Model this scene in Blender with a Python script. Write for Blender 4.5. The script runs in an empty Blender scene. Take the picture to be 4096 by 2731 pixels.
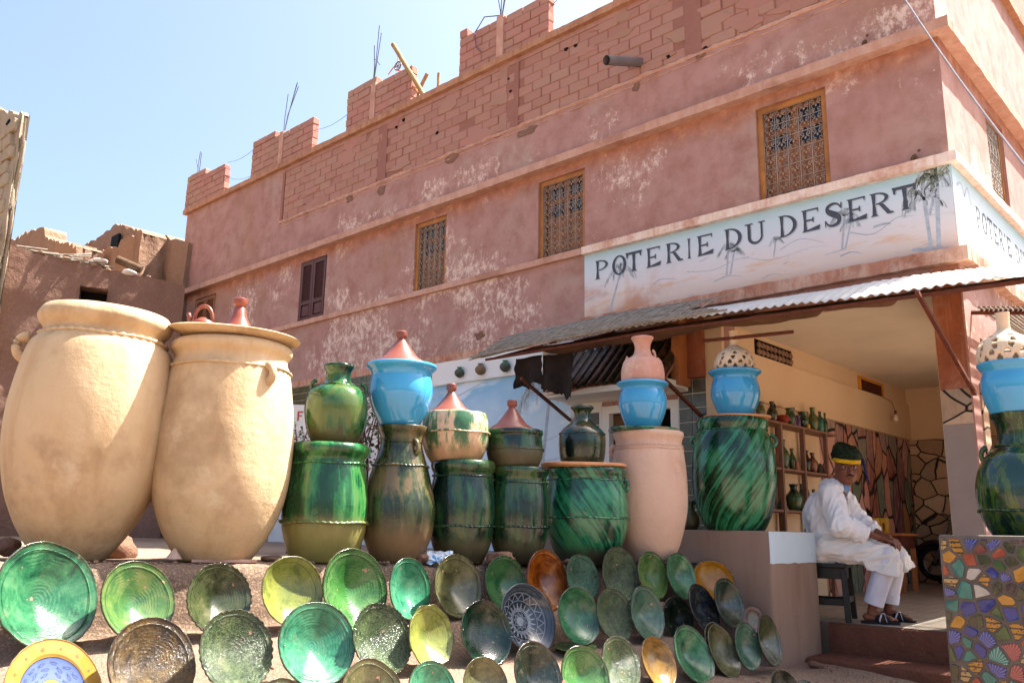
import bpy, bmesh, math, random
from math import sin, cos, pi, radians, sqrt, atan2
from mathutils import Vector, Matrix, noise
random.seed(7)
sc = bpy.context.scene
COL = sc.collection

# ---------------------------------------------------------------- camera, world, sun, exposure
# World frame: facade A lies in the plane Y=0 (faces -Y), facade B in X=0 (faces +X), shop floor edge z=0
FPX = 3437.68
_pi, _ro, _ya = radians(12.395), radians(1.0248), radians(47.151)
_F = Vector((0, cos(_pi), sin(_pi))); _U = Vector((0, -sin(_pi), cos(_pi))); _R = Vector((1, 0, 0))
_R2 = _R*cos(_ro)+_U*sin(_ro); _U2 = -_R*sin(_ro)+_U*cos(_ro)
T3 = Matrix(((sin(_ya), -cos(_ya), 0), (cos(_ya), sin(_ya), 0), (0, 0, 1)))
CR, CU, CF = T3@_R2, T3@_U2, T3@_F
CAM = Vector((1.8553, -7.2704, 0.69))
cd = bpy.data.cameras.new('camera'); cam = bpy.data.objects.new('camera', cd); COL.objects.link(cam)
cd.sensor_width = 36; cd.lens = FPX/4096*36; cd.clip_end = 2000; cd.clip_start = .05
cam.matrix_world = Matrix.Translation(CAM) @ Matrix((CR, CU, -CF)).transposed().to_4x4()
sc.camera = cam

SUN_AZ, SUN_EL = radians(28), radians(58.5)
w = bpy.data.worlds.new('World'); sc.world = w; w.use_nodes = True
wn = w.node_tree; wn.nodes.clear()
sky = wn.nodes.new('ShaderNodeTexSky'); sky.sky_type = 'NISHITA'; sky.sun_disc = False
sky.sun_elevation = SUN_EL; sky.sun_rotation = SUN_AZ; sky.dust_density = 5.0; sky.air_density = 1.0; sky.ozone_density = 2.4
bg = wn.nodes.new('ShaderNodeBackground'); bg.inputs[1].default_value = .088
wo = wn.nodes.new('ShaderNodeOutputWorld')
wn.links.new(sky.outputs[0], bg.inputs[0]); wn.links.new(bg.outputs[0], wo.inputs[0])
sd = bpy.data.lights.new('sun', 'SUN'); sd.energy = 5.0; sd.angle = radians(.55); sd.color = (1, .965, .91)
so = bpy.data.objects.new('sun', sd); COL.objects.link(so)
SDIR = Vector((sin(SUN_AZ)*cos(SUN_EL), cos(SUN_AZ)*cos(SUN_EL), sin(SUN_EL)))
so.rotation_euler = SDIR.to_track_quat('Z', 'Y').to_euler(); so.location = (3, 5, 14)
vs = sc.view_settings; vs.view_transform = 'Standard'; vs.look = 'None'; vs.gamma = 1; vs.use_curve_mapping = False
vs.exposure = 2.1
sc.cycles.max_bounces = 8; sc.cycles.diffuse_bounces = 5; sc.cycles.glossy_bounces = 4
sc.cycles.sample_clamp_indirect = 6
sc.cycles.caustics_reflective = False; sc.cycles.caustics_refractive = False

# ---------------------------------------------------------------- survey helpers (pixels of the 2352x1568 view -> points)
K = 4096/2352
def ray(x, y): return CF + CR*((x*K-2048)/FPX) - CU*((y*K-1365.5)/FPX)
def P(x, y, d): return CAM + ray(x, y)*d
def onY(x, y, Y=0.0):
    q = ray(x, y); return CAM + q*((Y-CAM.y)/q.y)
def onX(x, y, X=0.0):
    q = ray(x, y); return CAM + q*((X-CAM.x)/q.x)
def onZ(x, y, Z=0.0):
    q = ray(x, y); return CAM + q*((Z-CAM.z)/q.z)
def proj(p):
    v = Vector(p)-CAM; d = v.dot(CF)
    return ((2048+FPX*v.dot(CR)/d)/K, (1365.5-FPX*v.dot(CU)/d)/K, d)

# ---------------------------------------------------------------- object helpers
WL = {}
def tag(o, label=None, cat=None, group=None, kind=None):
    if label: o['label'] = label
    if cat: o['category'] = cat
    if group: o['group'] = group
    if kind: o['kind'] = kind
    return o
def thing(name, label, cat, loc=(0, 0, 0), group=None, kind=None):
    o = bpy.data.objects.new(name, None); COL.objects.link(o); o.location = loc
    o.empty_display_size = .1
    WL[o] = Vector(loc)
    return tag(o, label, cat, group, kind)
def mesh_of(bm, name, mat, smooth=None):
    me = bpy.data.meshes.new(name); bm.to_mesh(me); bm.free()
    for m in (mat if isinstance(mat, (list, tuple)) else [mat]): me.materials.append(m)
    if smooth is not None and len(me.polygons):
        me.polygons.foreach_set('use_smooth', [True]*len(me.polygons))
        if smooth < 3.1: me.set_sharp_from_angle(angle=smooth)
    return me
def part(name, bm, mat, parent, smooth=None, label=None, kind=None):
    if parent is not None and WL[parent].length > 0: bmesh.ops.translate(bm, verts=bm.verts, vec=-WL[parent])
    o = bpy.data.objects.new(name, mesh_of(bm, name, mat, smooth)); COL.objects.link(o)
    o.parent = parent; WL[o] = WL[parent] if parent else Vector((0, 0, 0))
    return tag(o, label, None, None, kind)
def solo(name, bm, mat, loc, label, cat, group=None, kind=None, smooth=None):
    bmesh.ops.translate(bm, verts=bm.verts, vec=-Vector(loc))
    o = bpy.data.objects.new(name, mesh_of(bm, name, mat, smooth)); COL.objects.link(o); o.location = loc; WL[o] = Vector(loc)
    return tag(o, label, cat, group, kind)
def NB(): return bmesh.new()
def box(bm, x0, x1, y0, y1, z0, z1, j=0.0, mi=0):
    v = []
    for z in (z0, z1):
        for x, y in ((x0, y0), (x1, y0), (x1, y1), (x0, y1)):
            v.append(bm.verts.new((x+random.uniform(-j, j), y+random.uniform(-j, j), z+random.uniform(-j, j))))
    for f in ((3, 2, 1, 0), (4, 5, 6, 7), (0, 1, 5, 4), (1, 2, 6, 5), (2, 3, 7, 6), (3, 0, 4, 7)):
        bm.faces.new([v[i] for i in f]).material_index = mi
    return v
def obox(bm, c, ax, ay, az, hx, hy, hz):
    """box centred c with half sizes along given axes"""
    v = []
    for sz in (-1, 1):
        for sx, sy in ((-1, -1), (1, -1), (1, 1), (-1, 1)):
            v.append(bm.verts.new(Vector(c)+ax*hx*sx+ay*hy*sy+az*hz*sz))
    for f in ((3, 2, 1, 0), (4, 5, 6, 7), (0, 1, 5, 4), (1, 2, 6, 5), (2, 3, 7, 6), (3, 0, 4, 7)): bm.faces.new([v[i] for i in f])
    return v
def bevel(bm, w, seg=1):
    bmesh.ops.bevel(bm, geom=bm.edges[:]+bm.verts[:], offset=w, segments=seg, affect='EDGES', profile=.5)
def tube(bm, pts, r, n=6, caps=True, radii=None):
    pts = [Vector(p) for p in pts]; rings = []
    up = Vector((.13, .27, 1)).normalized()
    for i, p in enumerate(pts):
        d = (pts[min(i+1, len(pts)-1)]-pts[max(i-1, 0)])
        if d.length < 1e-9: d = Vector((0, 0, 1))
        d.normalize()
        a = d.cross(up)
        if a.length < 1e-3: a = d.cross(Vector((1, 0, 0)))
        a.normalize(); b = d.cross(a)
        rr = radii[i] if radii else r
        rings.append([bm.verts.new(p+a*cos(2*pi*k/n)*rr+b*sin(2*pi*k/n)*rr) for k in range(n)])
    for i in range(len(rings)-1):
        for k in range(n):
            bm.faces.new((rings[i][k], rings[i][(k+1) % n], rings[i+1][(k+1) % n], rings[i+1][k]))
    if caps:
        bm.faces.new(rings[0][::-1]); bm.faces.new(rings[-1])
    return rings
def lathe(bm, prof, n=48, c=(0, 0, 0), ax=Vector((0, 0, 1)), mod=None):
    """prof: list of (r, z); mod(theta, r, z)->(r, z)"""
    ax = Vector(ax).normalized(); q = Vector((0, 0, 1)).rotation_difference(ax).to_matrix(); c = Vector(c)
    rings = []
    for r, z in prof:
        if r <= 1e-6: rings.append([bm.verts.new(c+q@Vector((0, 0, z)))]); continue
        ring = []
        for k in range(n):
            t = 2*pi*k/n; rr, zz = (r, z) if mod is None else mod(t, r, z)
            ring.append(bm.verts.new(c+q@Vector((rr*cos(t), rr*sin(t), zz))))
        rings.append(ring)
    for a, b in zip(rings, rings[1:]):
        if len(a) == 1 and len(b) == 1: continue
        for k in range(n):
            k2 = (k+1) % n
            if len(a) == 1: bm.faces.new((a[0], b[k2], b[k]))
            elif len(b) == 1: bm.faces.new((a[k], a[k2], b[0]))
            else: bm.faces.new((a[k], a[k2], b[k2], b[k]))
    return rings
def spline(pts, sub=3):
    """Catmull-Rom through 2-D/3-D points"""
    P_ = [Vector(p) for p in pts]; out = []
    for i in range(len(P_)-1):
        p0 = P_[max(i-1, 0)]; p1 = P_[i]; p2 = P_[i+1]; p3 = P_[min(i+2, len(P_)-1)]
        for s in range(sub):
            t = s/sub
            out.append(.5*((2*p1)+(p2-p0)*t+(2*p0-5*p1+4*p2-p3)*t*t+(3*p1-p0-3*p2+p3)*t*t*t))
    out.append(P_[-1]); return out
def poly(bm, pts, mi=0):
    f = bm.faces.new([bm.verts.new(p) for p in pts]); f.material_index = mi; return f
def rock(bm, c, s, seed=0, sub=2, sq=(1, 1, 1)):
    r = bmesh.ops.create_icosphere(bm, subdivisions=sub, radius=1)
    o = Vector((seed*3.7, seed*1.3, seed*7.1))
    for v in r['verts']:
        n = v.co.normalized(); k = 1+.35*noise.noise(n*1.1+o)+.12*noise.noise(n*3+o)
        v.co = Vector((n.x*k*s*sq[0], n.y*k*s*sq[1], n.z*k*s*sq[2]))+Vector(c)
def rough_beam(bm, a, b, prof, step=.06, amp=.006, seed=0):
    """sweep closed 2-D profile (out, z) along a->b; 'out' axis is right of the direction; rough edges"""
    a, b = Vector(a), Vector(b); d = b-a; L = d.length; d.normalize(); o = d.cross(Vector((0, 0, 1)))
    n = max(2, int(L/step)); rings = []
    for i in range(n+1):
        p = a+d*(L*i/n); ring = []
        for k, (u, z) in enumerate(prof):
            q = Vector((p.x*3.1+seed, p.y*3.1+k*5.3, z*9))
            nn = noise.noise(q*2)*amp+noise.noise(q*7)*amp*.8
            ring.append(bm.verts.new(p+o*(u+(nn if u > .001 else 0))+Vector((0, 0, z+noise.noise(q*5+Vector((9, 9, 9)))*amp*.7))))
        rings.append(ring)
    m = len(prof)
    for i in range(n):
        for k in range(m): bm.faces.new((rings[i][k], rings[i+1][k], rings[i+1][(k+1) % m], rings[i][(k+1) % m]))
    bm.faces.new(rings[0]); bm.faces.new(rings[-1][::-1])
def copy_tree(o, parent=None):
    c = o.copy(); COL.objects.link(c)
    if parent: c.parent = parent
    for ch in list(o.children): copy_tree(ch, c)
    return c

# ---------------------------------------------------------------- material helpers
def H(h, m=1.0):
    h = h.lstrip('#'); r = []
    for i in (0, 2, 4):
        v = int(h[i:i+2], 16)/255
        r.append((v/12.92 if v <= .04045 else ((v+.055)/1.055)**2.4)*m)
    return (*r, 1)
class MT:
    def __init__(s, name, rough=.8, spec=.35, rnd=False, geo=False):
        s.m = bpy.data.materials.new(name); s.m.use_nodes = True; s.t = s.m.node_tree
        s.t.nodes.clear()
        s.b = s.t.nodes.new('ShaderNodeBsdfPrincipled'); o = s.t.nodes.new('ShaderNodeOutputMaterial')
        s.t.links.new(s.b.outputs[0], o.inputs[0])
        s.b.inputs['Roughness'].default_value = rough; s.b.inputs['Specular IOR Level'].default_value = spec
        tc = s.t.nodes.new('ShaderNodeTexCoord'); s.co = tc.outputs['Object']; s.raw = s.co
        if rnd:
            oi = s.t.nodes.new('ShaderNodeObjectInfo'); s.rand = oi.outputs['Random']
            cx = s.t.nodes.new('ShaderNodeCombineXYZ')
            for i, k in enumerate((37., 61., 23.)): s.t.links.new(s.mth('MULTIPLY', s.rand, k), cx.inputs[i])
            s.co = s.vm('ADD', s.co, cx.outputs[0])
    def set(s, inp, v):
        if hasattr(v, 'is_output') or isinstance(v, bpy.types.NodeSocket): s.t.links.new(v, inp)
        else:
            if inp.type == 'RGBA' and len(v) == 3: v = (*v, 1)
            inp.default_value = v
    def mth(s, op, a, b=0.0, c=None, clamp=False):
        n = s.t.nodes.new('ShaderNodeMath'); n.operation = op; n.use_clamp = clamp
        s.set(n.inputs[0], a); s.set(n.inputs[1], b)
        if c is not None: s.set(n.inputs[2], c)
        return n.outputs[0]
    def vm(s, op, a, b=(0, 0, 0)):
        n = s.t.nodes.new('ShaderNodeVectorMath'); n.operation = op
        s.set(n.inputs[0], a); s.set(n.inputs[1], b)
        return n.outputs['Value'] if op in ('LENGTH', 'DISTANCE', 'DOT_PRODUCT') else n.outputs[0]
    def xyz(s, v=None):
        n = s.t.nodes.new('ShaderNodeSeparateXYZ'); s.set(n.inputs[0], v or s.raw); return n.outputs
    def sc(s, v, k): return s.vm('MULTIPLY', v or s.co, k)
    def noise(s, scale=5, detail=4, rough=.6, vec=None, dist=0):
        n = s.t.nodes.new('ShaderNodeTexNoise'); s.set(n.inputs['Vector'], vec or s.co)
        n.inputs['Scale'].default_value = scale; n.inputs['Detail'].default_value = detail
        n.inputs['Roughness'].default_value = rough; n.inputs['Distortion'].default_value = dist
        return n.outputs['Fac']
    def vor(s, scale=5, feature='F1', vec=None, rand=1.0, out=0):
        n = s.t.nodes.new('ShaderNodeTexVoronoi'); n.feature = feature; s.set(n.inputs['Vector'], vec or s.co)
        n.inputs['Scale'].default_value = scale; n.inputs['Randomness'].default_value = rand
        return n.outputs[out]
    def ramp(s, f, stops, mode='LINEAR'):
        n = s.t.nodes.new('ShaderNodeValToRGB'); r = n.color_ramp; r.interpolation = mode
        while len(r.elements) < len(stops): r.elements.new(.5)
        for e, (p, c) in zip(r.elements, stops):
            e.position = p; e.color = c if len(c) == 4 else (*c, 1)
        s.set(n.inputs[0], f); return n.outputs[0]
    def st(s, f, a, b):
        """smooth 0..1 between a and b"""
        n = s.t.nodes.new('ShaderNodeMapRange'); n.interpolation_type = 'SMOOTHSTEP'
        s.set(n.inputs[0], f); n.inputs[1].default_value = a; n.inputs[2].default_value = b
        return n.outputs[0]
    def mix(s, f, a, b, mode='MIX'):
        n = s.t.nodes.new('ShaderNodeMix'); n.data_type = 'RGBA'; n.blend_type = mode
        s.set(n.inputs['Factor'] if False else n.inputs[0], f); s.set(n.inputs[6], a); s.set(n.inputs[7], b)
        return n.outputs[2]
    def bump(s, h, strength=.4, dist=.01):
        n = s.t.nodes.new('ShaderNodeBump'); n.inputs['Strength'].default_value = strength; n.inputs['Distance'].default_value = dist
        s.set(n.inputs['Height'], h)
        if s.b.inputs['Normal'].is_linked: s.t.links.new(s.b.inputs['Normal'].links[0].from_socket, n.inputs['Normal'])
        s.t.links.new(n.outputs[0], s.b.inputs['Normal'])
    def col(s, v): s.set(s.b.inputs['Base Color'], v); return s
    def rough(s, v): s.set(s.b.inputs['Roughness'], v); return s

def plain(name, c, rough=.7, spec=.35, var=.18, scale=9, bump=.25, bd=.004, metal=0, rnd=True):
    m = MT(name, rough, spec, rnd)
    c = H(c) if isinstance(c, str) else (*c[:3], 1)
    d = tuple(x*(1-var) for x in c[:3]); l = tuple(min(1, x*(1+var)) for x in c[:3])
    m.col(m.ramp(m.noise(scale, 6), [(.3, d), (.7, l)]))
    if bump: m.bump(m.noise(scale*4, 5), bump, bd)
    m.b.inputs['Metallic'].default_value = metal
    return m.m

def pink_plaster(name, stain_z=True, weather=1.0):
    m = MT(name, .9, .2); z = m.xyz()[2]
    n1 = m.noise(.9, 5, .6); n2 = m.noise(4, 6, .65)
    c = m.ramp(n1, [(.3, H('#a88078', .92)), (.5, H('#b08980', .92)), (.7, H('#ac9386', .92))])
    c = m.mix(m.st(n2, .35, .75), c, H('#9c7266', .88))
    # brown dusty blotches
    c = m.mix(m.mth('MULTIPLY', m.st(m.noise(.55, 4, .6, m.vm('ADD', m.co, (7, 3, 1))), .55, .75), .55), c, H('#a07a60', .9))
    # vertical streaks
    sv = m.noise(1, 5, .6, m.sc(None, (7, 7, .7)))
    c = m.mix(m.mth('MULTIPLY', m.st(sv, .55, .8), .3), c, H('#8d5a4c'))
    # salt bloom: flaked pale patches
    big = m.noise(.75, 3, .6, m.vm('ADD', m.co, (2.3, 5, .4)))
    fine = m.noise(13, 12, .84, m.sc(None, (1, 1, .7)))
    zone = m.mth('MULTIPLY', m.st(big, .42, .62), m.mth('SUBTRACT', 1.0, m.st(z, 5.2, 5.5)))
    flake = m.st(m.mth('ADD', m.mth('ADD', fine, m.mth('MULTIPLY', zone, .15)), m.mth('MULTIPLY', m.mth('SUBTRACT', m.noise(3.5, 4, .6, m.vm('ADD', m.co, (8, 1, 3))), .5), .22)), .60, .73)
    c = m.mix(m.mth('MULTIPLY', flake, .85*weather), c, H('#e0cabb', .95))
    if stain_z:
        # rust-coloured run-off below the ledge
        q = m.mth('ADD', z, m.mth('MULTIPLY', m.noise(2.2, 6, .7, m.sc(None, (1, 1, .45))), .55))
        a = m.mth('MULTIPLY', m.st(q, 4.86, 5.12), m.mth('SUBTRACT', 1.0, m.st(z, 4.88, 4.93)))
        c = m.mix(m.mth('MULTIPLY', a, .75), c, m.ramp(m.noise(5, 6, .7), [(.35, H('#84503c')), (.55, H('#a87054')), (.7, H('#c49a74'))]))
    m.col(c)
    m.bump(m.noise(6, 7, .65), .25, .02); m.bump(m.noise(45, 4, .6), .35, .003); m.bump(flake, -.5, .003)
    return m.m
def stone_paint(name, tall):
    """painted mural of stones with dark joints (flat print)"""
    m = MT(name, .75, .3)
    warp = m.noise(3, 3, .5)
    v = m.vm('ADD', m.co, m.sc(warp_vec(m, 2.2), (.16, .16, .16)))
    s_ = (4.6, 4.6, 2.0) if tall else (3.6, 3.6, 5.0)
    v = m.sc(v, s_)
    cell = m.vor(1, 'F1', v, .95, 1); d = m.vor(1, 'DISTANCE_TO_EDGE', v, .95, 0)
    h = m.xyz(cell)[0]
    if tall:
        c = m.ramp(h, [(0, H('#c08476')), (.14, H('#8a4e42')), (.28, H('#66767a')), (.42, H('#a8764e')), (.56, H('#7a5058')), (.7, H('#c89484')), (.85, H('#66705e')), (1, H('#9a5442'))], 'CONSTANT')
        z = m.xyz()[2]
        c = m.mix(m.mth('MULTIPLY', m.st(z, 1.3, 1.9), .55), c, m.mix(h, H('#c98a74'), H('#8f7c78')))
    else:
        c = m.ramp(h, [(0, H('#c0a488')), (.3, H('#b4967a')), (.55, H('#9c8066')), (.8, H('#c8ae92')), (1, H('#8c7c6c'))])
    str_ = m.noise(1, 6, .7, m.sc(None, (30, 30, 6)))
    c = m.mix(m.mth('MULTIPLY', m.st(str_, .5, .68), .45 if tall else .2), c, H('#d8c0a8') if tall else H('#5a4230'))
    c = m.mix(m.mth('MULTIPLY', m.st(m.noise(7, 4), .55, .75), .4), c, H('#43302a'))
    c = m.mix(m.mth('SUBTRACT', 1.0, m.st(d, .018, .05)), c, H('#1c1512'))
    m.col(c); m.bump(m.noise(30, 3), .2, .003)
    return m.m
def warp_vec(m, scale):
    n = m.t.nodes.new('ShaderNodeTexNoise'); m.t.links.new(m.co, n.inputs['Vector']); n.inputs['Scale'].default_value = scale
    return n.outputs['Color']
def glaze(name, stops, streak=(9, 9, .9), rough=.13, speck=None, diag=False, bare=None, bump=.25, spec=.55):
    """dripping lead glaze: vertical streaks between the given colours; bare: (z0, z1, colour) clay showing below"""
    m = MT(name, rough, spec, True)
    v = m.co
    if diag:
        x = m.xyz(m.raw); a = m.mth('ARCTAN2', x[1], x[0])
        cx = m.t.nodes.new('ShaderNodeCombineXYZ')
        m.set(cx.inputs[0], m.mth('ADD', m.mth('MULTIPLY', a, 2.2), m.mth('MULTIPLY', x[2], diag))); m.set(cx.inputs[1], m.mth('MULTIPLY', x[2], 1.0)); m.set(cx.inputs[2], m.rand)
        v = cx.outputs[0]; st = m.st(m.noise(1, 7, .7, m.sc(v, (1.9, 1.3, 9)), 1.1), .34, .66)
    else: st = m.st(m.noise(1, 7, .72, m.sc(v, streak), .5), .34, .66)
    blot = m.st(m.noise(3.2, 5, .65), .32, .68)
    f = m.mth('ADD', m.mth('MULTIPLY', st, .6), m.mth('MULTIPLY', blot, .4))
    c = m.ramp(f, stops)
    if speck: c = m.mix(m.st(m.noise(26, 6, .7), .62, .7), c, speck)
    if bare:
        z = m.xyz(m.raw)[2]
        q = m.mth('ADD', z, m.mth('MULTIPLY', m.mth('SUBTRACT', m.noise(1, 6, .65, m.sc(m.co, (13, 13, 2))), .5), bare[3]))
        k = m.mth('SUBTRACT', 1.0, m.st(q, bare[0], bare[1]))
        c = m.mix(m.mth('MULTIPLY', k, .85), c, m.mix(m.noise(8, 5), bare[2], tuple(x*.6 for x in bare[2][:3])))
        m.rough(m.mth('ADD', m.mth('MULTIPLY', k, .4), m.mth('ADD', rough, m.mth('MULTIPLY', m.st(m.noise(9, 5), .5, .75), .12))))
    else: m.rough(m.mth('ADD', rough, m.mth('MULTIPLY', m.st(m.noise(9, 5), .5, .75), .16)))
    # chips down to the clay
    chip = m.st(m.noise(5.5, 4, .5, m.vm('ADD', m.co, (4, 8, 2))), .735, .745)
    c = m.mix(chip, c, H('#b07a58')); m.col(c)
    m.bump(m.noise(14, 5, .6), bump, .012); m.bump(m.noise(70, 3, .5), .12, .002)
    return m.m
def dishmat(name, ca, cb, cc, mottle=0, rough=.1, petals=0, chips=True):
    """glazed dish, unit disc coordinates"""
    m = MT(name, rough, .6, True); x = m.xyz(m.raw)
    r = m.mth('POWER', m.mth('ADD', m.mth('MULTIPLY', x[0], x[0]), m.mth('MULTIPLY', x[1], x[1])), .5)
    n1 = m.st(m.noise(1.6, 6, .72, None, .8), .15, .85); n2 = m.noise(7, 6, .75)
    f = m.mth('ADD', m.mth('MULTIPLY', n1, .65), m.mth('MULTIPLY', n2, .35))
    c = m.ramp(f, [(.25, H(cb, .62)), (.5, H(ca, .62)), (.8, H(cc, .66))])
    c = m.mix(m.mth('MULTIPLY', m.mth('SUBTRACT', 1.0, m.st(r, .05, .45)), .45), c, H(cb))
    if mottle:
        mt = m.st(m.noise(15, 4, .7, None, 1.2), .48, .60)
        c = m.mix(m.mth('MULTIPLY', mt, mottle), c, H('#1d2416'))
        m.bump(m.noise(15, 4, .7, None, 1.2), .5, .03)
    if petals:
        a = m.mth('ARCTAN2', x[1], x[0])
        pr = m.mth('ABSOLUTE', m.mth('SINE', m.mth('MULTIPLY', a, petals/2)))
        edge = m.mth('ABSOLUTE', m.mth('SUBTRACT', m.mth('ADD', .3, m.mth('MULTIPLY', pr, .38)), r))
        ln = m.mth('SUBTRACT', 1.0, m.st(edge, .008, .03))
        veins = m.st(m.mth('SINE', m.mth('ADD', m.mth('MULTIPLY', r, 60), m.mth('MULTIPLY', pr, 14))), .6, .95)
        inside = m.mth('GREATER_THAN', m.mth('ADD', .3, m.mth('MULTIPLY', pr, .38)), r)
        outer = m.mth('MULTIPLY', m.st(r, .8, .82), m.st(m.mth('SINE', m.mth('ADD', m.mth('MULTIPLY', a, 70), m.mth('MULTIPLY', r, 60))), .1, .6))
        e = m.mth('MAXIMUM', m.mth('MAXIMUM', ln, m.mth('MULTIPLY', inside, m.mth('MULTIPLY', veins, .5))), m.mth('MULTIPLY', outer, .8))
        c = m.mix(m.mth('MULTIPLY', e, .6), c, H('#1f3d18')); m.bump(e, -.5, .02)
        c = m.mix(m.mth('MULTIPLY', inside, .3), c, H('#2f6a20'))
    rr = m.mth('ADD', r, m.mth('MULTIPLY', m.noise(1.2, 2), .05))
    ring = m.mth('SINE', m.mth('ADD', m.mth('MULTIPLY', rr, 95), m.mth('MULTIPLY', m.noise(3, 4), 14))); fade = m.noise(2.2, 3)
    m.bump(m.mth('MULTIPLY', ring, m.st(fade, .45, .65)), .10, .012)
    gl = m.mth('SUBTRACT', 1.0, m.st(m.mth('ABSOLUTE', m.mth('SUBTRACT', rr, .86)), .004, .012))
    c = m.mix(m.mth('MULTIPLY', gl, .6), c, H('#15200f')); m.bump(gl, -.5, .02)
    if chips:
        c = m.mix(m.st(m.noise(4.2, 3, .55, m.vm('ADD', m.co, (3, 1, 7))), .70, .71), c, H('#b0806a'))
        c = m.mix(m.mth('MULTIPLY', m.st(m.noise(2.1, 6, .8, m.vm('ADD', m.co, (1, 9, 2))), .5, .75), .35), c, H('#8f8468'))
    edge = m.mth('MULTIPLY', m.st(m.mth('ADD', r, m.mth('MULTIPLY', m.noise(11, 5, .7), .05)), .972, .995), m.st(m.noise(7, 5, .7), .36, .52))
    c = m.mix(m.mth('MULTIPLY', edge, .8), c, H('#3a261a'))
    z = x[2]; back = m.mth('MULTIPLY', m.mth('GREATER_THAN', -0.011, m.mth('ADD', z, m.mth('MULTIPLY', m.mth('SUBTRACT', 1.0, r), .30))), 1.0)
    m.col(c)
    m.bump(m.noise(30, 4, .6), .18, .006)
    m.rough(m.mth('ADD', rough, m.mth('MULTIPLY', n2, .12)))
    return m.m
# ---------------------------------------------------------------- materials
M = {}
M['pink'] = pink_plaster('pink plaster')
def _block():
    m = MT('cement block', .95, .15); ch = m.noise(1.3, 4)
    oi = m.t.nodes.new('ShaderNodeObjectInfo'); rd = oi.outputs['Random']
    c = m.mix(m.st(ch, .4, .65), H('#b58276', .88), H('#ae8878', .88))
    c = m.mix(m.mth('MULTIPLY', m.st(m.noise(.8, 3, .6, m.vm('ADD', m.co, (11, 2, 5))), .55, .7), .4), c, H('#9c8268', .9))
    c = m.mix(m.mth('MULTIPLY', rd, .4), c, m.mix(m.mth('FRACT', m.mth('MULTIPLY', rd, 7.3)), H('#8f6456'), H('#a08a76')))
    c = m.mix(m.st(m.noise(38, 5, .8), .6, .75), c, H('#7c4c3e'))
    m.col(c); m.bump(m.noise(34, 7, .8), .8, .012); m.bump(m.noise(7, 4), .5, .02); return m.m
M['block'] = _block()
def _mortar():
    m = MT('mortar', .95, .1); m.col(m.mix(m.noise(9, 5), H('#a8786c', .85), H('#986c5e', .82))); m.bump(m.noise(30, 6, .8), .8, .015); return m.m
M['mortar'] = _mortar()
def _ledge(name, a, b, d):
    m = MT(name, .92, .2); z = m.noise(7, 8, .75, m.sc(None, (1, 1, .5)))
    c = m.mix(m.st(z, .4, .62), H(a), H(b)); c = m.mix(m.st(m.noise(2, 5, .7), .5, .7), c, H(d))
    st = m.noise(1, 5, .6, m.sc(None, (16, 16, 1)))
    c = m.mix(m.mth('MULTIPLY', m.st(st, .52, .7), .5), c, H(d)); m.col(c)
    m.bump(m.noise(22, 7, .75), .7, .012); return m.m
M['ledge'] = _ledge('ledge plaster', '#bf9a88', '#b58a78', '#a57a68')
M['ledge_pale'] = _ledge('pale ledge', '#e2d0c2', '#d6b8a4', '#c0907a')
M['ledge_rust'] = _ledge('rusty ledge', '#c4a08a', '#b07a62', '#96604a')
M['ledge_dark'] = _ledge('coping', '#b08468', '#a07358', '#8a5c44')
M['adobe'] = None
def _adobe(name, a, b, straw=.3, s=1.0):
    m = MT(name, .97, .1); c = m.mix(m.noise(1.5*s, 6, .65), H(a), H(b))
    c = m.mix(m.mth('MULTIPLY', m.st(m.noise(24*s, 4, .8), .55, .7), straw), c, H('#c9a888'))
    c = m.mix(m.mth('MULTIPLY', m.st(m.noise(.7*s, 4), .5, .75), .4), c, H('#6e4836')); m.col(c)
    m.bump(m.noise(2.5*s, 8, .62), .8, .10); m.bump(m.noise(24*s, 6, .75), .6, .015); return m.m
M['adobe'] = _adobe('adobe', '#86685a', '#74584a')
M['adobe_lit'] = _adobe('lit adobe', '#9a7d68', '#886a56', .4, 1.4)  # paler copy of the adobe, sunlight on the ruins put into the colour
M['tower'] = _adobe('grey block tower', '#a89a86', '#93836c', .4, 1.6)
M['earth'] = _adobe('trodden earth', '#938170', '#806c5c', .3, 1.3)
M['earth_dark'] = _adobe('dark earth step', '#7c5140', '#5e3a2d', .12, 1.3)  # darker brown than the trodden earth
def _soil():
    m = MT('gravelly soil', .97, .1); c = m.mix(m.noise(3, 6, .7), H('#98806e'), H('#836a58'))
    v = m.vor(60); c = m.mix(m.st(v, .5, .1), c, H('#b99a7c')); m.col(c)
    m.bump(m.noise(16, 8, .8), .9, .03); m.bump(m.mth('SUBTRACT', 1.0, v), .4, .008); return m.m
M['soil'] = _soil()
M['wood'] = plain('varnished wood', '#9a6428', .45, .4, .35, 5, .3)
M['wood_panel'] = plain('brown wood panel', '#a8693c', .5, .4, .2, 4, .2)
M['wood_pale'] = plain('weathered pale wood', '#9a7e58', .85, .2, .25, 8, .5)
M['shutter'] = plain('maroon shutter paint', '#4a2526', .45, .4, .12)
M['shutter_brown'] = plain('brown louvre', '#8a5838', .6, .3, .15)
M['iron'] = plain('pale painted iron', '#978a7e', .6, .4, .2)
M['rust'] = plain('rusty steel', '#5e2f1e', .75, .3, .35, 20, .5)
M['rebar'] = plain('rebar', '#4c4c58', .7, .4, .2)
M['pvc'] = plain('grey pipe', '#6a6466', .45, .5, .12)
M['black'] = plain('black shadow board', '#0c0b0b', .8, .2, .1)
M['dark_cloth'] = plain('dark tarpaulin', '#2e2622', .9, .15, .3, 6, .4, .01)
M['tan_cloth'] = plain('tan sacking', '#6a4c38', .9, .15, .3, 5, .5, .01)
M['white_wall'] = plain('whitewash', '#dcd8d0', .85, .25, .06, 3, .3)
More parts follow.
